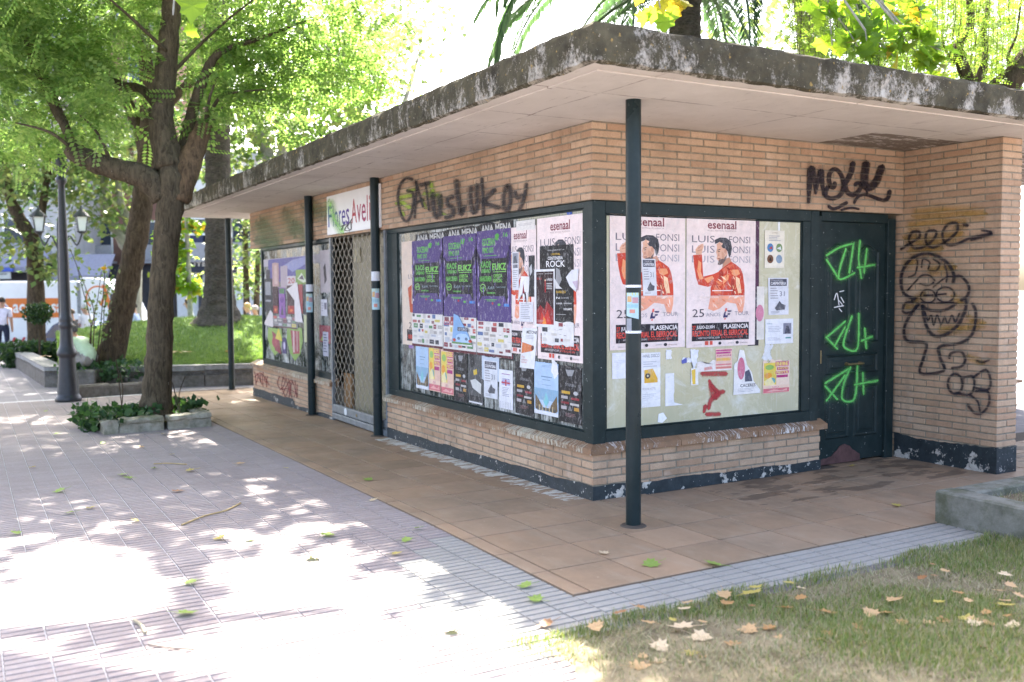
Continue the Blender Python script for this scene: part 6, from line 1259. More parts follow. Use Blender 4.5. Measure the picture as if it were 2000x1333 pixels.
for _ in range(560):
    x = random.uniform(1540, 2150); y0 = random.uniform(-150, 60); d = DP+random.uniform(-1.2, 2.6); ln = random.uniform(.5, 1.5); a = at(x, y0, d)
    if random.random() < .3: tb.tube([a, a+np.array([random.uniform(-.05, .05), 0, -ln/2]), a+np.array([random.uniform(-.08, .08), 0, -ln])], .004, 4)
    for k_ in range(int(ln*16)): C.append(a+np.array([random.gauss(0, .03), random.gauss(0, .03), -ln*k_/(ln*16)]))
tb.build('trunk', bark2, tpp, None, True); foliage('crown', np.array(C), .17, tpl_pinnate(5), mwil, tpp, 'droop', .7)
# plane branch hanging over the right part of the roof
tq = thing('plane_tree', (7.2, 4.5, gz(4.5)), 'plane tree behind the kiosk whose lobed leaves hang over the right of the roof', 'tree'); tb = MB()
limb(tb, [(7.2, 4.5, -.1), (7.1, 4.5, 3), (6.6, 4.2, 5.2), (5.4, 3.6, 6.2), (4.2, 2.9, 6.0), (3.0, 2.2, 5.6)], [.3, .25, .2, .14, .09, .04], 10)
limbs = [[(6.6, 4.2, 5.2), (5.4, 3.6, 6.2), (4.2, 2.9, 6.0), (3.0, 2.2, 5.6)]]
tb.build('trunk', barkp, tq, None, True)
plane_leaves(tq, [(1610, -40, 1625, 90, 9.2, 14), (1650, -60, 1690, 70, 9.4, 22), (1720, -60, 1735, 60, 9.5, 16), (1700, 20, 1745, 110, 9.3, 20), (1745, 40, 1830, 130, 9.1, 24), (1690, 60, 1700, 110, 9.2, 10), (1770, 60, 1840, 100, 9.2, 16), (1640, 40, 1680, 100, 9.3, 8), (1760, -50, 1800, 40, 9.6, 10)])
# more greenery behind the kiosk, seen over and beside it
for i, (px, dep, cl, lb) in enumerate(((1560, 22, [(1450, 40, 0, 1.6, 260, 12, .4), (1600, 20, 0, 1.6, 380, 14, .42), (1720, 60, 0, 1.6, 420, 16, .42)], 'bright thin tree far behind the roof, right of the palm'), (1900, 21, [(1850, 60, 0, 1.9, 620, 22, .45), (1980, 60, 0, 1.8, 620, 22, .45), (2000, 140, 0, 1.0, 260, 10, .3)], 'bright tree far behind the right end of the roof'))):
    bgtree('park_tree', lb, (px, 600), dep, [(((px, 600, 0), (px+5, 300, 0), (px+15, 100, 0)), [.25, .2, .1])], cl, mbg, bark2, .22)
# ------------------------------------------------------------------ street lamps
def lamp(base, htop, label, dbl=False, name='street_lamp'):
    t = thing(name, base, label, 'street lamp'); c = tuple(base)
    prof = [(.30, 0), (.305, .05), (.29, .09), (.265, .11), (.26, .14), (.235, .3), (.205, .55), (.19, .78), (.19, .80), (.225, .83), (.235, .87), (.215, .90), (.19, .94), (.165, 1.0), (.155, 1.14), (.15, 1.26), (.145, 1.29), (.17, 1.31), (.17, 1.36), (.14, 1.39), (.155, 1.42), (.155, 1.46), (.125, 1.49), (.105, 1.6), (.09, 2.0), (.075, htop-.3), (.07, htop-.22), (.115, htop-.18), (.115, htop-.12), (.075, htop-.1), (.09, htop-.06), (.16, htop+.0), (.2, htop+.1), (.19, htop+.22), (.12, htop+.32), (.055, htop+.36), (.05, htop+.55)]
    prof = [(.20, 0), (.205, .03), (.195, .07), (.175, .09), (.17, .12), (.155, .28), (.135, .48), (.125, .64), (.125, .66), (.15, .69), (.155, .72), (.145, .75), (.125, .79), (.108, .84), (.10, .95), (.096, 1.06), (.094, 1.09), (.112, 1.11), (.112, 1.15), (.094, 1.17), (.104, 1.20), (.104, 1.23), (.088, 1.26), (.083, 1.35), (.077, 2.0), (.055, htop-.3), (.05, htop-.22), (.085, htop-.18), (.085, htop-.12), (.055, htop-.1), (.065, htop-.06), (.11, htop+.0), (.14, htop+.08), (.13, htop+.18), (.085, htop+.26), (.045, htop+.3), (.04, htop+.45)]
    prof = [(r*.9, z) for r, z in prof]
    o = MB().lathe(prof, c, 24).build('post', M['iron'], t, c)
    for f in o.data.polygons: f.use_smooth = len(f.vertices) == 4
    return t
mlant = simple('milky_lantern_glass', (.74, .74, .72), .4, .05)
def lantern(t, c, s=1.):
    b = MB(); w0, w1, h = .11*s, .17*s, .34*s
    for i in range(4):
        a0, a1 = math.pi/4+i*math.pi/2, math.pi/4+(i+1)*math.pi/2
        b.add([(c[0]+w0*math.cos(a0), c[1]+w0*math.sin(a0), c[2]), (c[0]+w0*math.cos(a1), c[1]+w0*math.sin(a1), c[2]), (c[0]+w1*math.cos(a1), c[1]+w1*math.sin(a1), c[2]+h), (c[0]+w1*math.cos(a0), c[1]+w1*math.sin(a0), c[2]+h)], [(0, 1, 2, 3)])
    b.build('lantern_glass', mlant, t); f = MB()
    f.lathe([(.06*s, -.06*s), (.12*s, -.01*s), (.12*s, 0)], c, 8); f.lathe([(.19*s, h), (.20*s, h+.02), (.13*s, h+.10*s), (.06*s, h+.16*s), (.03*s, h+.2*s), (.015*s, h+.27*s)], c, 12)
    for i in range(4): a = math.pi/4+i*math.pi/2; f.tube([(c[0]+w0*math.cos(a), c[1]+w0*math.sin(a), c[2]), (c[0]+w1*math.cos(a), c[1]+w1*math.sin(a), c[2]+h)], .012*s, 5)
    f.build('lantern_frame', M['iron'], t)
bl = gp(134, 784); dl = project(bl)[2]; ztop = at(130, 322, dl)[2]-bl[2]-.1
l1 = lamp(bl, ztop, 'tall cast-iron street lamp with flared base beside the leaning tree')
lantern(l1, (bl[0], bl[1], bl[2]+ztop+.5), 1.1)
d2_ = 24.2; pb_ = at(118, 560, d2_); pb_ = np.array([pb_[0], pb_[1], gz(pb_[1])]); l2 = thing('street_lamp', pb_, 'distant twin-lantern street lamp behind the near lamp post', 'street lamp'); zz = lambda py: at(118, py, d2_)[2]
MB().lathe([(.14, 0), (.12, .6), (.07, .9), (.055, zz(500)-pb_[2]), (.04, zz(440)-pb_[2]), (.02, zz(425)-pb_[2])], tuple(pb_), 14).build('post', M['iron'], l2, tuple(pb_))
for s_, px in ((-1, 76), (1, 160)):
    e = at(px, 452, d2_); p0 = at(118, 500, d2_); lantern(l2, tuple(e), 1.05)
    MB().tube(spline([p0, (p0*.6+e*.4)+np.array([0, 0, .25]), (p0*.25+e*.75)+np.array([0, 0, -.2]), e+np.array([0, 0, -.06])], 5), .022, 6).build('arm', M['iron'], l2)
# ------------------------------------------------------------------ far street: helper frame facing the viewer
class Rig:
    def __init__(s, name, px, dep, z0, label, cat, group=None, turn=0.):
        P = at(px, 560, dep); s.px, s.dep = px, dep; s.z0 = z0; s.t = thing(name, (P[0], P[1], z0), label, cat, group); s.t.rotation_euler = (0, 0, -YAW+turn)
    def x(s, px): return (px-s.px)/FPX*s.dep
    def z(s, px, py): return at(px, py, s.dep)[2]-s.z0
    def kid(s, mb, name, mats, par=None, smooth=False, label=None):
        o = mb.build(name, mats, None, None, smooth, label); o.parent = par or s.t; o.location = (0, 0, 0); return o
mwallc = simple('pale_render', (.42, .41, .40), .9, .12, 2, .1); mwalld = simple('dark_shopfront', (.045, .045, .055), .5, .3, 2); mwin = simple('dark_window', (.03, .04, .06), .12, .3, 2, 0, .5); mblue = simple('blue_fascia', (.05, .10, .42), .5, .1); mawn = simple('grey_awning', (.22, .22, .27), .8, .1); mbrk = simple('red_brown_facade', (.22, .12, .09), .9, .2, 3)
def building(px0, px1, dep, ztop, label, wall_m, floors, wpx, name='apartment_building'):
    g = Rig(name, (px0+px1)/2, dep, -1.1, label, 'building'); X0, X1 = g.x(px0), g.x(px1)
    g.kid(MB().box((X0, 0, 0), (X1, 8, ztop)), 'wall', wall_m); g.kid(MB().box((X0-.3, -.4, ztop), (X1+.3, 8.3, ztop+.35)), 'roof', mwallc)
    for f in range(floors):
        z0 = 4.3+f*3.0
        if z0+1.9 > ztop: break
        x = X0+.7
        while x+1.3 < X1:
            wo = g.kid(MB().box((x-.08, -.06, z0-.08), (x+1.28, -.002, z0+1.88)), 'window_frame', M['white']); g.kid(MB().box((x, -.075, z0), (x+1.2, -.062, z0+1.8)), 'window_pane', mwin, wo)
            if f % 2 == 0:
                g.kid(MB().box((x-.3, -.8, z0-.35), (x+1.5, -.08, z0-.22)).box((x-.3, -.8, z0-.2), (x+1.5, -.77, z0+.6)), 'balcony', simple('balcony_slab', (.3, .3, .32), .8, .1) if 'bal' not in _pm else _pm['bal'])
            x += wpx
    return g
g1_ = building(-220, 150, 47, 17, 'pale apartment block with grey awnings over its dark shops, far left', mwallc, 4, 2.6)
g1_.kid(MB().box((g1_.x(-220), -.3, 0), (g1_.x(150), -.003, 3.9)), 'shopfront', mwalld)
def awn(g, a, b, y0, y1, mat, out=1.4):
    X0, X1 = g.x(a), g.x(b); zt, zb = g.z(a, y0), g.z(a, y1); g.kid(MB().add([(X0, -.32, zt), (X1, -.32, zt), (X1, -out, zb), (X0, -out, zb), (X0, -out, zb-.25), (X1, -out, zb-.25), (X0, -.32, zt-.05), (X1, -.32, zt-.05), (X0, -out+.02, zb-.25), (X1, -out+.02, zb-.25)], [(0, 1, 2, 3), (3, 2, 5, 4), (6, 8, 9, 7), (0, 3, 4, 8, 6), (1, 7, 9, 5, 2)]), 'awning', mat)
awn(g1_, -60, 110, 492, 524, mawn); awn(g1_, 128, 232, 498, 540, mawn)
g1_.kid(MB().box((g1_.x(-60), -1.55, g1_.z(0, 532)), (g1_.x(58), -1.45, g1_.z(0, 525))), 'blue_band', mblue)
sgn = g1_.kid(MB().box((g1_.x(-60), -1.5, g1_.z(0, 546)), (g1_.x(52), -1.42, g1_.z(0, 533))), 'sign_board', simple('cream_sign', (.5, .5, .46), .6, .1))
V, F = text2d('PELUQUERIA', .02); X0, X1 = g1_.x(16), g1_.x(46); Z0, Z1 = g1_.z(0, 539), g1_.z(0, 535); g1_.kid(MB().add([(X0+(X1-X0)*x, -1.506, Z0+(Z1-Z0)*y) for x, y in V], F), 'lettering', mwalld)
g2_ = building(150, 345, 50, 20, 'red-brown building with dark openings behind the leaning tree', mbrk, 5, 2.4)
g2_.kid(MB().box((g2_.x(150), -.3, 0), (g2_.x(345), -.003, 3.9)), 'shopfront', mwalld)
g3_ = building(345, 520, 48, 9, 'jeweller shop building with navy sign beside the palm', simple('white_render', (.6, .6, .6), .8, .1), 2, 2.2)
g3_.kid(MB().box((g3_.x(345), -.25, g3_.z(380, 533)), (g3_.x(470), -.003, g3_.z(380, 505))), 'fascia_sign', simple('navy_fascia', (.03, .035, .06), .4, .2))
g3_.kid(MB().box((g3_.x(374), -.3, g3_.z(380, 500)), (g3_.x(402), -.2, g3_.z(380, 462))), 'banner', simple('navy_banner', (.035, .04, .09), .5, .2)); [g3_.kid(MB().box((g3_.x(374), -.31, g3_.z(380, a)), (g3_.x(410), -.2, g3_.z(380, b))), 'trim', M['white']) for a, b in ((461, 457), (504, 501))]
V, F = text2d('JOYERIA', .03); X0, X1 = g3_.x(366), g3_.x(436); Z0, Z1 = g3_.z(380, 524), g3_.z(380, 511); g3_.kid(MB().add([(X0+(X1-X0)*x, -.256, Z0+(Z1-Z0)*y) for x, y in V], F), 'lettering', M['white'])
g3_.kid(MB().box((g3_.x(388), -.1, 0), (g3_.x(396), -.004, g3_.z(380, 536))), 'door', mwalld)
# delivery truck
GV = -1.05
tv = Rig('delivery_truck', 60, 36, GV, 'white delivery truck with orange band parked in the street, far left', 'truck'); x = tv.x; mw = simple('white_truck_paint', (.72, .74, .76), .35, .05, 2, 0, .5); morg = simple('orange_vinyl', (.62, .17, .03), .4, .08)
tb_ = tv.kid(MB().box((x(-140), 0, .55), (x(152), 2.2, tv.z(60, 549)), 0, .06), 'cargo_box', mw)
cabp = [(x(156), .45), (x(262), .45), (x(262), 1.25), (x(246), 1.55), (x(222), 2.55), (x(200), tv.z(200, 547)), (x(156), tv.z(160, 542))]
cb = tv.kid(MB().prism(cabp, 1, .02, 2.15), 'cab', mw); tv.kid(MB().prism([(x(214), 1.6), (x(240), 1.6), (x(222), 2.4), (x(214), 2.4)], 1, .0, .018), 'window', mwin, cb)
tv.kid(MB().box((x(10), -.012, tv.z(60, 621)), (x(124), -.002, tv.z(60, 583))), 'orange_band', morg, tb_)
V, F = text2d('accesosa', .02); lx0, lx1 = x(24), x(121); z0_, z1_ = tv.z(60, 612), tv.z(60, 594); tv.kid(MB().add([(lx0+(lx1-lx0)*a, -.016, z0_+(z1_-z0_)*b) for a, b in V], F), 'lettering', M['white'], tb_)
def disc(b, cx, cz, r, y, m=0, r0=0, n=28, a0=0, a1=2*math.pi):
    vs = []
    for i in range(n+1): a = a0+(a1-a0)*i/n; vs += [(cx+r*math.cos(a), y, cz+r*math.sin(a)), (cx+r0*math.cos(a), y, cz+r0*math.sin(a))]
    b.add(vs, [(2*i, 2*i+2, 2*i+3, 2*i+1) for i in range(n)], m)
em = MB(); disc(em, x(0), tv.z(0, 607), .33, -.018, 0); disc(em, x(0), tv.z(0, 607), .28, -.02, 1); disc(em, x(2), tv.z(0, 616), .12, -.022, 0); tv.kid(em, 'emblem', [M['white'], mblue], tb_)
em = MB(); disc(em, x(190), tv.z(190, 582), .46, .012, 0, .40, 24, R(60), R(230)); em.add([(x(a), .010, tv.z(190, b)) for a, b in ((198, 556), (206, 558), (217, 602), (210, 604), (203, 584), (199, 600), (193, 596), (203, 572))], [tuple(range(8))]); tv.kid(em, 'emblem', morg, cb)
tv.kid(MB().box((x(150), -.01, tv.z(150, 612)), (x(156), .0, tv.z(150, 552))), 'grab_rail', M['steel'], tb_)
for i in range(8):
    a = x(10)+i*.18; tv.kid(MB().add([(a, -.02, .62), (a+.1, -.02, .62), (a+.18, -.02, .78), (a+.08, -.02, .78)], [(0, 1, 2, 3)]), 'chevron', simple('chevron_red', (.45, .03, .04), .4, .1) if i % 2 else M['white'], tb_)
tyre = simple('tyre_rubber', (.02, .02, .02), .9, .2)
def wheel(g, cx, r, y0, y1):
    w = g.kid(MB().tube([(cx, y0, r), (cx, y1, r)], r, 20), 'wheel', tyre); g.kid(MB().tube([(cx, y0-.012, r), (cx, y0-.002, r)], r*.55, 14), 'rim', M['steel'], w)
for cx in (x(-70), x(-20), x(225)): wheel(tv, cx, .45, .03, .3)
# parked car
cr_ = Rig('parked_car', 120, 31, -1.0, 'dark blue parked car behind the hedge', 'car'); x = cr_.x; mcar = simple('dark_blue_car_paint', (.02, .045, .12), .2, .1, 2, 0, .6)
bp_ = [(x(40), .25), (x(40), .62), (x(52), .78), (x(78), .92), (x(100), 1.36), (x(112), 1.46), (x(165), 1.46), (x(190), 1.0), (x(222), .92), (x(226), .3)]
cbd = cr_.kid(MB().prism(bp_, 1, 0, 1.7), 'body', mcar); cr_.kid(MB().prism([(x(84), .95), (x(103), 1.34), (x(113), 1.40), (x(133), 1.40), (x(133), .95)], 1, -.012, -.002), 'window', mwin); cr_.kid(MB().prism([(x(136), .95), (x(136), 1.40), (x(163), 1.40), (x(182), .97)], 1, -.012, -.002), 'window', mwin)
cr_.kid(MB().box((x(43), -.01, .62), (x(52), .2, .74)), 'headlight', M['white'])
for cx in (x(66), x(196)): wheel(cr_, cx, .32, -.02, .22)
# hedge, topiary and rose
def bush(name, label, cat, cl, mat, size, par_loc, stem=None, tpl=None):
    t = thing(name, par_loc, label, cat)
    for s_m in (stem if isinstance(stem, list) else [stem] if stem else []): s_m.build('stem', bark2, t)
    foliage('foliage', np.concatenate(cl), size, tpl or tpl_leaf(.4), mat, t, 'rand'); return t
hz0 = at(85, 680, 22); hb_ = []
for px in range(20, 150, 6): P = at(px, 676, 22.5); hb_.append(np.array([P[0], P[1], 0])+np.stack([rng.normal(0, .12, 230), rng.normal(0, .25, 230), rng.uniform(gz(P[1]), at(px, 670, 22.5)[2], 230)], 1))
bush('hedge', 'clipped dark green hedge at the left behind the raised bed', 'hedge', hb_, mdk, .10, (hz0[0], hz0[1], gz(hz0[1])))
tc = at(75, 612, 21.5); ts_ = MB().tube([(tc[0], tc[1], gz(tc[1])), tuple(tc)], .025, 6)
bush('topiary', 'small round clipped bush on a thin stem in front of the truck', 'topiary', [blob(tc, .31, 900, .3, (1, 1, .8))], mdk, .07, (tc[0], tc[1], gz(tc[1])), ts_)
dr_ = D2-.4; rb = MB(); rc = []
for (a, b, c, d) in (((172, 752), (178, 640), (160, 560), (150, 520)), ((178, 752), (176, 660), (190, 590), (198, 530)), ((180, 752), (200, 660), (204, 600), (212, 560)), ((176, 752), (184, 620), (170, 570), (136, 485)), ((182, 750), (196, 640), (204, 540), (203, 530))):
    q = [at(*p, dr_) for p in (a, b, c, d)]; rb.tube(spline(q, 5), list(np.linspace(.012, .005, 16)), 5)
    for p in spline(q, 9)[8:]: rc.append(p+rng.normal(size=(2, 3))*.08)
rs = bush('rose_bush', 'tall straggly rose bush with one yellow bloom before the leaning tree', 'rose bush', rc, mbg, .075, tuple(at(178, 752, dr_)), rb)
fl = at(203, 527, dr_-.05); b = MB()
for i in range(3):
    for k in range(6): a = k*math.pi/3+i*.5; r_ = .055-.014*i; b.add([tuple(fl+np.array([0, 0, -.02])), tuple(fl+np.array([r_*math.cos(a-.5), r_*math.sin(a-.5), .02+.012*i])), tuple(fl+np.array([r_*1.1*math.cos(a), r_*1.1*math.sin(a), .035+.012*i])), tuple(fl+np.array([r_*math.cos(a+.5), r_*math.sin(a+.5), .02+.012*i]))], [(0, 1, 2, 3)])
b.build('flower', m_leaf('yellow_petal', [(.75, .42, .02), (.8, .5, .03)], .4, (1, 1, 1)), rs)
# second planter with ground cover, ivy in the front planter
q0, q1 = gp(152, 778), gp(212, 773); p2 = thing('tree_planter', (*((q0+q1)/2)[:2], gz(q0[1])), 'low dark stone planter edge under the leaning tree', 'planter')
ax = (q1-q0)[:2]; kerbrun(MB(), [tuple(q0[:2]), tuple(q1[:2]+ax*.05)], .13, .19, zf, .03).build('planter_stone', M['wallstone'], p2); kerbrun(MB(), [tuple(q1[:2]+ax*.06), tuple(q1[:2]+ax*1.4)], .13, .17, zf, .03).build('planter_stone', M['wallstone'], p2)
iv = [gp(px, 760)+np.array([0, .5, .0])+np.stack([rng.normal(0, .18, 130), rng.normal(.1, .22, 130), rng.uniform(.1, .42, 130)], 1) for px in (165, 180, 215, 230, 245, 260, 272)]
bush('ground_cover', 'dark leafy ground cover round the foot of the leaning tree', 'plants', iv, mivy, .10, tuple(gp(225, 765)))
C2 = cA+dv*.34+bv*.5; iv = [np.array([*(cA+dv*random.uniform(.05, .62)+bv*random.uniform(.1, 1.0)), PZ+.1])+np.stack([rng.normal(0, .1, 60), rng.normal(0, .1, 60), rng.uniform(0, .12, 60)], 1) for _ in range(11)]
iv += [np.array([*(cA-dv*random.uniform(0, .12)+bv*random.uniform(.1, .9)), PZ+random.uniform(.02, .18)])+rng.normal(size=(30, 3))*.05 for _ in range(9)]
iv += [np.array([*(cB-dv*random.uniform(.05, .4)+bv*random.uniform(.5, 1.1)), PZ+.12])+np.stack([rng.normal(0, .08, 40), rng.normal(0, .08, 40), rng.uniform(0, .12, 40)], 1) for _ in range(6)]
sh_ = []
for a, b_, c in (((240, 815), (232, 740), (226, 700)), ((236, 812), (240, 760), (232, 720)), ((352, 806), (350, 770), (362, 735)), ((350, 806), (340, 760), (335, 745)), ((310, 800), (300, 740), (312, 706))): sh_.append(MB().tube(spline([at(*a, DT-.3), at(*b_, DT-.32), at(*c, DT-.3)], 5), .006, 5))
bush('planter_ivy', 'dark ivy spilling over the left end of the front planter', 'ivy', iv, mivy, .085, (*C2, PZ+.08), sh_)
# ------------------------------------------------------------------ right edge, beyond the fin wall
hg = []
for x_ in np.arange(4.2, 9, .3): hg.append(np.array([x_, 3.6, 0])+np.stack([rng.normal(0, .15, 130), rng.normal(0, .3, 130), rng.uniform(0, 1.6, 130)], 1))
bush('hedge', 'green shrubs beyond the fin wall at the right edge', 'hedge', hg, mbg, .13, (6.5, 3.6, 0))
bn = thing('park_bench', (5.4, .9, 0), 'wooden park bench glimpsed behind the fin wall', 'bench')
for i in range(4): MB().box((4.6, .75+.11*i, .43), (6.2, .84+.11*i, .46), 0, .005).build('seat_slat', simple('bench_wood', (.25, .14, .07), .6, .25, 6), bn)
for i in range(3): MB().box((4.6, 1.22, .58+.12*i), (6.2, 1.25, .67+.12*i), 0, .005).build('back_slat', simple('bench_wood', (.25, .14, .07), .6, .25, 6), bn)
for x_ in (4.75, 6.05): MB().box((x_, .78, .0), (x_+.05, .83, .43)).box((x_, 1.15, 0), (x_+.05, 1.2, .9)).box((x_, .831, .38), (x_+.05, 1.149, .425)).build('leg', M['iron'], bn)
# ------------------------------------------------------------------ people
skinm = simple('skin', (.42, .24, .16), .6, .12, 10)
def cloth(c): return simple('cloth', c, .85, .15, 9, .2)
def person(px, py_ref, dep, pose, colors, label, z0=None, turn=0., hair=(.04, .03, .025), sc=1., seat=.0):
    """jointed figure grown with a skin modifier; faces turn = heading in the picture plane (0 = to the right)"""
    P = at(px, 560, dep); z0 = gz(P[1]) if z0 is None else z0
    J = {}
    if pose == 'stand':
        J = dict(pel=(0, 0, .95), wa=(0, 0, 1.1), ch=(.0, 0, 1.32), nk=(0, 0, 1.47), hd=(.02, 0, 1.60), tp=(.02, 0, 1.70), hl=(0, .1, .9), kl=(.03, .11, .5), al=(-.02, .12, .08), tl=(.14, .13, .03), hr=(0, -.1, .9), kr=(.0, -.11, .5), ar=(-.06, -.12, .08), tr=(.1, -.13, .03), sl=(0, .19, 1.40), el=(-.03, .24, 1.12), wl=(.08, .22, .88), fl=(.11, .21, .78), sr=(0, -.19, 1.40), er=(-.03, -.24, 1.12), wr=(.08, -.22, .88), fr=(.11, -.21, .78))
    else:
        ln = .18 if pose == 'lean' else .05
        J = dict(pel=(0, 0, .50), wa=(ln*.3, 0, .66), ch=(ln*.8, 0, .90), nk=(ln*1.15, 0, 1.05), hd=(ln*1.6+.03, 0, 1.18), tp=(ln*1.7+.03, 0, 1.28), hl=(.06, .1, .5), kl=(.46, .12, .52), al=(.42, .12, .10), tl=(.58, .13, .04), hr=(.06, -.1, .5), kr=(.47, -.13, .52), ar=(.40, -.13, .10), tr=(.56, -.14, .04), sl=(ln, .19, .98), el=(ln+.08, .23, .72), wl=(ln+.30, .14, .62), fl=(ln+.40, .1, .60), sr=(ln, -.19, .98), er=(ln+.08, -.23, .72), wr=(ln+.30, -.14, .62), fr=(ln+.40, -.08, .60))
    if pose == 'crouch':
        J = dict(pel=(0, 0, .30), wa=(.08, 0, .43), ch=(.22, 0, .60), nk=(.33, 0, .71), hd=(.43, 0, .80), tp=(.48, 0, .89), hl=(.07, .1, .30), kl=(.44, .14, .46), al=(.44, .12, .10), tl=(.60, .13, .04), hr=(.07, -.1, .30), kr=(.44, -.15, .46), ar=(.40, -.13, .10), tr=(.56, -.14, .04), sl=(.25, .18, .66), el=(.30, .24, .44), wl=(.48, .12, .40), fl=(.56, .07, .38), sr=(.25, -.18, .66), er=(.30, -.24, .44), wr=(.48, -.12, .40), fr=(.56, -.06, .38))
    Rr = dict(pel=.145, wa=.135, ch=.15, nk=.058, hd=.088, tp=.075, hl=.095, kl=.062, al=.042, tl=.035, hr=.095, kr=.062, ar=.042, tr=.035, sl=.066, el=.046, wl=.032, fl=.028, sr=.066, er=.046, wr=.032, fr=.028)
    E_ = [('pel', 'wa'), ('wa', 'ch'), ('ch', 'nk'), ('nk', 'hd'), ('hd', 'tp'), ('pel', 'hl'), ('hl', 'kl'), ('kl', 'al'), ('al', 'tl'), ('pel', 'hr'), ('hr', 'kr'), ('kr', 'ar'), ('ar', 'tr'), ('ch', 'sl'), ('sl', 'el'), ('el', 'wl'), ('wl', 'fl'), ('ch', 'sr'), ('sr', 'er'), ('er', 'wr'), ('wr', 'fr')]
    nm = list(J); me = bpy.data.meshes.new('person'); me.from_pydata([J[k] for k in nm], [(nm.index(a), nm.index(b)) for a, b in E_], [])
    o = bpy.data.objects.new('tmp', me); COL.objects.link(o); md = o.modifiers.new('s', 'SKIN'); md.use_smooth_shade = True; me.update()
    sv = me.skin_vertices[0].data if me.skin_vertices else None
    if sv is None: me.attributes.new; 
    for i, k in enumerate(nm): sv[i].radius = (Rr[k], Rr[k]); sv[i].use_root = (k == 'pel')
    s2 = o.modifiers.new('d', 'SUBSURF'); s2.levels = 2
    dg = bpy.context.evaluated_depsgraph_get(); dg.update(); m2 = bpy.data.meshes.new_from_object(o.evaluated_get(dg)); bpy.data.objects.remove(o)
    top, leg, shoe = colors[:3]; sleeve = colors[3] if len(colors) > 3 else 1; shorts = colors[4] if len(colors) > 4 else 0
    m2.materials.clear()
    for m in (skinm, cloth(top), cloth(leg), cloth(shoe)): m2.materials.append(m)
    seg = [(np.array(J[a]), np.array(J[b]), a, b) for a, b in E_]
    for p in m2.polygons:
        c = np.array(p.center); best = None
        for a, b, ka, kb in seg:
            t = np.clip((c-a)@(b-a)/((b-a)@(b-a)), 0, 1); d = np.linalg.norm(c-a-(b-a)*t)-.5*(Rr[ka]+(Rr[kb]-Rr[ka])*t)
            if best is None or d < best[0]: best = (d, ka, kb, t)
        _, ka, kb, t = best; mi = 1
        if kb in ('hd', 'tp') or (kb == 'nk' and t > .75): mi = 0
        elif kb in ('fl', 'fr'): mi = 0
        elif kb in ('wl', 'wr'): mi = 0 if sleeve < 2 else 1
        elif kb in ('el', 'er'): mi = 1 if (sleeve >= 1 and t < .7) or sleeve >= 2 else 0
        elif kb in ('hl', 'hr', 'kl', 'kr') or (ka == 'pel' and kb == 'wa' and t < .3): mi = 2
        elif kb in ('al', 'ar'): mi = 0 if shorts else 2
        elif kb in ('tl', 'tr'): mi = 3
        if kb in ('kl', 'kr') and shorts and t > .85: mi = 0
        p.material_index = mi; p.use_smooth = True
    m2.name = 'person'; ob = link('person', m2, (P[0], P[1], z0+seat)); ob.rotation_euler = (0, 0, -YAW+turn); ob.scale = (sc,)*3
    tag(ob, label, 'person')
    h = np.array(J['tp']); hb = MB(); nseg = 10
    for i in range(6):
        pass
    hc = np.array(J['hd'])+np.array([-.02, 0, .055])
    vs = []; fs = []
    for i in range(7):
        th = math.pi*(.0+.62*i/6)
        for j in range(14): ph = 2*math.pi*j/14; cut = 1. if math.cos(ph) < .3 else (1. if i < 4 else .75); vs.append(tuple(hc+np.array([.112*math.sin(th)*math.cos(ph)*cut, .098*math.sin(th)*math.sin(ph), .105*math.cos(th)])))
    for i in range(6):
        for j in range(14): fs.append((i*14+j, i*14+(j+1) % 14, (i+1)*14+(j+1) % 14, (i+1)*14+j))
    ho = MB().add(vs, fs).build('hair', simple('hair', hair, .7, .3, 30), None, None, True); ho.parent = ob; ho.location = (0, 0, 0)
    fx = J['hd'][0]+.088; fz = J['hd'][2]
    face = MB(); 
    for s in (-1, 1): face.tube([(fx-.012, s*.034, fz+.03), (fx+.004, s*.034, fz+.03)], .011, 8)
    face.tube([(fx-.01, -.022, fz-.045), (fx+.002, 0, fz-.047), (fx-.01, .022, fz-.045)], .006, 6)
    fo = face.build('eyes_and_mouth', simple('facial_features', (.10, .05, .04), .5, .2)); fo.parent = ob; fo.location = (0, 0, 0)
    nz = MB().tube([(fx-.005, 0, fz+.03), (fx+.014, 0, fz-.008), (fx-.004, 0, fz-.02)], [.008, .014, .012], 8)
    for s in (-1, 1): nz.tube([(J['hd'][0]-.01, s*.085, fz+.03), (J['hd'][0]-.015, s*.1, fz+.0), (J['hd'][0], s*.088, fz-.02)], [.014, .018, .012], 8)
    no = nz.build('nose_and_ears', skinm); no.parent = ob; no.location = (0, 0, 0)
    return ob
WH, GR = (.66, .66, .72), (.10, .10, .11)
person(2, 0, 26.2, 'stand', ((.66, .62, .70), (.02, .025, .05), (.06, .03, .02), 1), 'man in white shirt and navy trousers walking at the left edge', turn=R(100))
ms = person(176, 0, 16.4, 'crouch', ((.52, .66, .46), (.30, .27, .24), (.35, .35, .36), 1, 1), 'grey-haired man in pale green shirt sitting by the planter looking down', z0=at(172, 742, 16.4)[2], turn=R(165), hair=(.09, .085, .085))
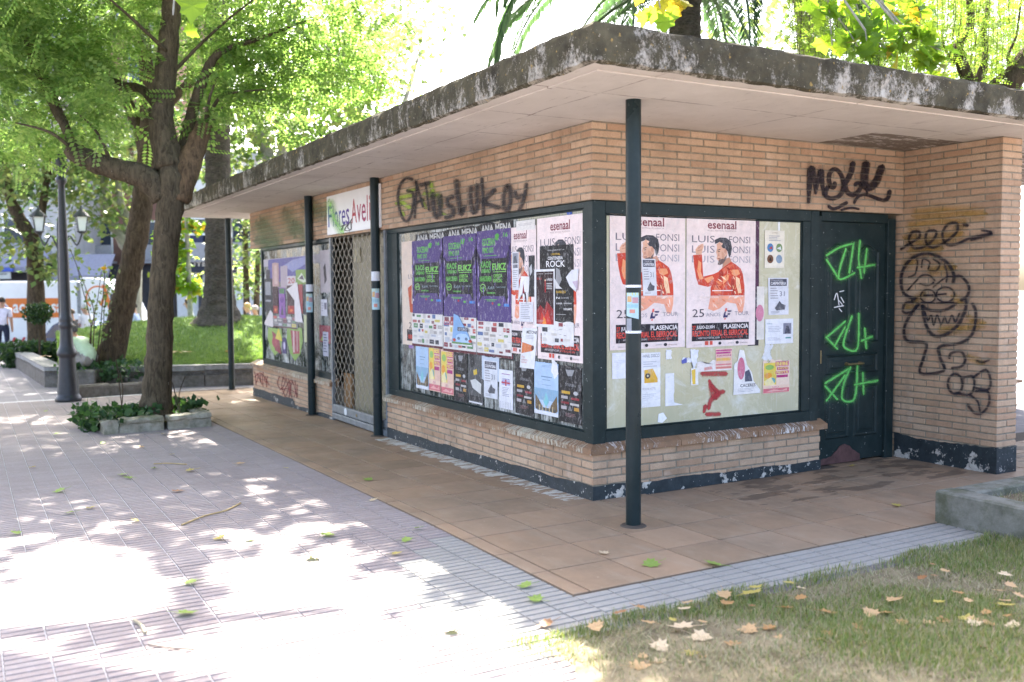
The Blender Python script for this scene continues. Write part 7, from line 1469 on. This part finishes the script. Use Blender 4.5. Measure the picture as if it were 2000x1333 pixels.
for (px, dep, pose, col, lb, tr, hr_, hy) in ((143, 26.0, 'sit', ((.02, .02, .022), (.05, .05, .06), (.05, .05, .05), 0), 'seated person in a black sleeveless top behind the lamp post', R(180), (.12, .08, .05), 607),
    (168, 27.0, 'sit', ((.68, .68, .74), (.30, .28, .25), (.1, .1, .1), 1), 'seated white-haired man in a white shirt near the truck', R(150), (.5, .5, .5), 597),
    (266, 26.0, 'sit', ((.30, .37, .55), (.04, .045, .07), (.1, .1, .1), 2), 'person in a light blue shirt seated behind the leaning tree', R(185), (.04, .03, .025), 595),
    (374, 24.5, 'sit', ((.42, .43, .47), (.1, .1, .13), (.1, .1, .1), 1), 'brown-haired person in grey seated left of the palm', R(200), (.05, .025, .015), 587),
    (488, 27.0, 'sit', ((.08, .08, .09), (.1, .1, .1), (.1, .1, .1), 1), 'fair-haired person whose head shows over the lawn by the far post', R(190), (.38, .25, .11), 595),
    (503, 27.5, 'sit', ((.05, .09, .35), (.1, .1, .1), (.1, .1, .1), 1), 'person in blue just left of the kiosk', R(200), (.35, .3, .3), 600)):
    P = at(px, hy, dep); person(px, 0, dep, pose, col, lb, z0=P[2]-1.285, turn=tr, hair=hr_)
    q = at(px, 560, dep); g = gz(q[1])
    bt = thing('park_bench', (q[0], q[1], g), 'plain stone bench under the '+lb.split(' seated')[0].replace('seated ', '').replace(' whose head shows', ''), 'bench'); bt.rotation_euler = (0, 0, -YAW); hs = P[2]-1.285+.40-g
    for nme, mb_ in (('seat', MB().box((-.55, -.3, hs-.09), (.55, .3, hs), 0, .01)), ('support', MB().box((-.4, -.2, -.05), (-.25, .2, hs-.091))), ('support', MB().box((.25, -.2, -.05), (.4, .2, hs-.091)))):
        k = mb_.build(nme, M['kerb']); k.parent = bt; k.location = (0, 0, 0)
q = at(176, 742, 16.4); st_ = thing('stone_block', (q[0], q[1], gz(q[1])), 'low stone block the grey-haired man sits on', 'stone seat'); k = MB().box((-.16, -.22, 0), (.16, .22, max(.1, q[2]+.18-gz(q[1]))), 0, .02).build('seat_stone', M['wallstone']); k.parent = st_; k.location = (.02, 0, 0); st_.rotation_euler = (0, 0, -YAW)
# ------------------------------------------------------------------ fallen leaves
LV = [m_leaf('dry_leaf_%d' % i, [c, c], .3, (1.2, 1.1, .9)) for i, c in enumerate(((.42, .24, .10), (.50, .33, .17), (.32, .16, .07), (.46, .38, .10), (.26, .36, .08), (.60, .48, .32)))]
LNm = ['tan', 'pale brown', 'dark brown', 'yellow', 'green', 'bleached']
lmesh = {}
def leaf_mesh(kind, var):
    if (kind, var) not in lmesh:
        r = random.Random(var); c = r.uniform(.4, 1.1); V = []
        for x, y in PLANE2D+[(.42, 0)]: xx = x-.45; V.append((xx, y*.85, c*.32*y*y+.16*abs(xx)**2*r.uniform(.4, 1.6)+r.uniform(-.02, .03)))
        n = len(PLANE2D); me = bpy.data.meshes.new('fallen_leaf'); b = MB().add(V, [(i, (i+1) % n, n) for i in range(n)]); b.tube([(-.45, 0, .05), (-.7, .05, .06), (-.95, .02, .1)], .012, 4)
        me.from_pydata(b.v, [], b.f); me.materials.append(LV[kind]); lmesh[(kind, var)] = me
    return lmesh[(kind, var)]
def fallen(px, py, kind, size, where, zoff=.0):
    P = gp(px, py); o = link('fallen_leaf', leaf_mesh(kind, random.randrange(5)), (P[0], P[1], P[2]+zoff)); o.scale = (size,)*3; o.rotation_euler = (random.uniform(-.25, .25), random.uniform(-.25, .25), random.uniform(0, 6.28))
    tag(o, '%s fallen leaf %s' % (LNm[kind], where), 'leaf', '%s leaves %s' % (LNm[kind], where))
LW = [(1470, 1180, 3, .15), (1415, 1185, 1, .11), (1420, 1202, 0, .10), (1565, 1190, 0, .09), (1590, 1275, 1, .12), (1620, 1220, 0, .11), (1745, 1195, 1, .12), (1700, 1222, 1, .11), (1830, 1085, 0, .10), (1935, 1085, 0, .1), (1700, 1120, 3, .11), (1330, 1250, 5, .16), (1370, 1270, 5, .14), (1385, 1318, 0, .12), (1415, 1322, 0, .11), (1440, 1318, 1, .12), (1460, 1255, 1, .12), (1500, 1250, 0, .09), (1615, 1265, 0, .1), (1680, 1280, 1, .12), (1685, 1265, 1, .1), (1590, 1315, 1, .15), (1755, 1322, 1, .12), (1250, 1210, 0, .1), (1210, 1220, 2, .1), (1165, 1250, 1, .11), (1265, 1240, 1, .1), (1290, 1290, 5, .12), (1345, 1200, 1, .09), (1840, 1235, 0, .09), (1870, 1180, 0, .08), (1900, 1235, 1, .09), (1965, 1205, 3, .1), (1550, 1320, 1, .1), (1655, 1310, 0, .1), (1540, 1160, 3, .08), (1800, 1150, 2, .08), (1760, 1240, 0, .08), (1250, 1330, 1, .12), (1330, 1325, 5, .12), (1920, 1290, 2, .09), (1820, 1300, 1, .1)]
LW += [(random.uniform(1230, 1990), random.uniform(1120, 1330), random.choice([0, 1, 1, 2, 5, 3]), random.uniform(.05, .1)) for _ in range(60)]
LW = [q for q in LW if q[1] > 1190-(q[0]-1260)*.165+14]
for px, py, k, s in LW: fallen(px, py, k, s*.72, 'lying on the foreground grass', .055)
PVv = [(115, 962, 4, .12), (370, 922, 3, .12), (345, 962, 2, .11), (640, 1048, 4, .13), (610, 1092, 4, .11), (370, 1142, 4, .10), (365, 1202, 4, .12), (490, 1056, 4, .09), (240, 930, 4, .12), (250, 936, 4, .1), (300, 917, 4, .09), (275, 875, 1, .09), (470, 908, 1, .1), (720, 940, 4, .11), (560, 917, 3, .06), (65, 915, 3, .08), (32, 1045, 4, .09), (135, 1005, 4, .09), (175, 995, 3, .09), (430, 1055, 3, .1), (265, 1020, 3, .07), (335, 890, 3, .07), (200, 868, 4, .08), (110, 850, 4, .09), (150, 815, 3, .08), (90, 805, 4, .07), (880, 1236, 4, .09), (1025, 1148, 4, .1), (1045, 1175, 4, .1), (795, 1058, 4, .09), (815, 1035, 4, .08), (775, 1085, 3, .08), (730, 980, 5, .08), (220, 800, 3, .08), (320, 850, 3, .09)]
for px, py, k, s in PVv: fallen(px, py, k, s*.8, 'on the path tiles', .012)
for px, py, k, s in [(1270, 1107, 4, .13), (1392, 1106, 4, .13), (1178, 1085, 5, .08), (1750, 991, 3, .08), (1665, 913, 3, .07), (1065, 1225, 2, .1), (1930, 920, 3, .06)]: fallen(px, py, k, s*.8, 'on the terrace floor', .015)
for i, (px, py) in enumerate(((85, 700), (95, 699), (350, 704), (370, 702), (445, 690), (450, 695), (340, 690), (362, 690))):
    for d_ in np.arange(17.3, 26, .05):
        P = at(px, py, d_)
        if P[2] <= mound(P[0], P[1])+.05: break
    P[2] = mound(P[0], P[1])+.045; o = link('fallen_leaf', leaf_mesh(5 if i % 2 else 1, i % 5), tuple(P)); o.scale = (.13,)*3; o.rotation_euler = (random.uniform(-.3, .3), random.uniform(-.3, .3), i); tag(o, 'pale fallen leaf on the raised lawn', 'leaf', 'leaves on the raised lawn')
# pods and twigs on the path
for i, (a, b_, c, lb) in enumerate(((((355, 1028), (400, 1010), (440, 1000), (470, 985)), .006, (.45, .33, .16), 'long tan twig lying across the path tiles'), (((300, 908), (330, 907), (365, 909)), .005, (.45, .33, .16), 'short straw-coloured stalk near the planter'), (((262, 1215), (276, 1225), (284, 1240)), .008, (.35, .3, .2), 'curved seed pod on the sunny tiles'), (((290, 1262), (330, 1268), (380, 1272)), .005, (.3, .25, .2), 'thin twig on the sunny tiles'))):
    o = MB().tube(spline([gp(*p)+np.array([0, 0, .008]) for p in a], 4), b_, 6).build('twig', simple('dry_twig', c, .8, .2), None, tuple(gp(*a[1]))); tag(o, lb, 'twig')
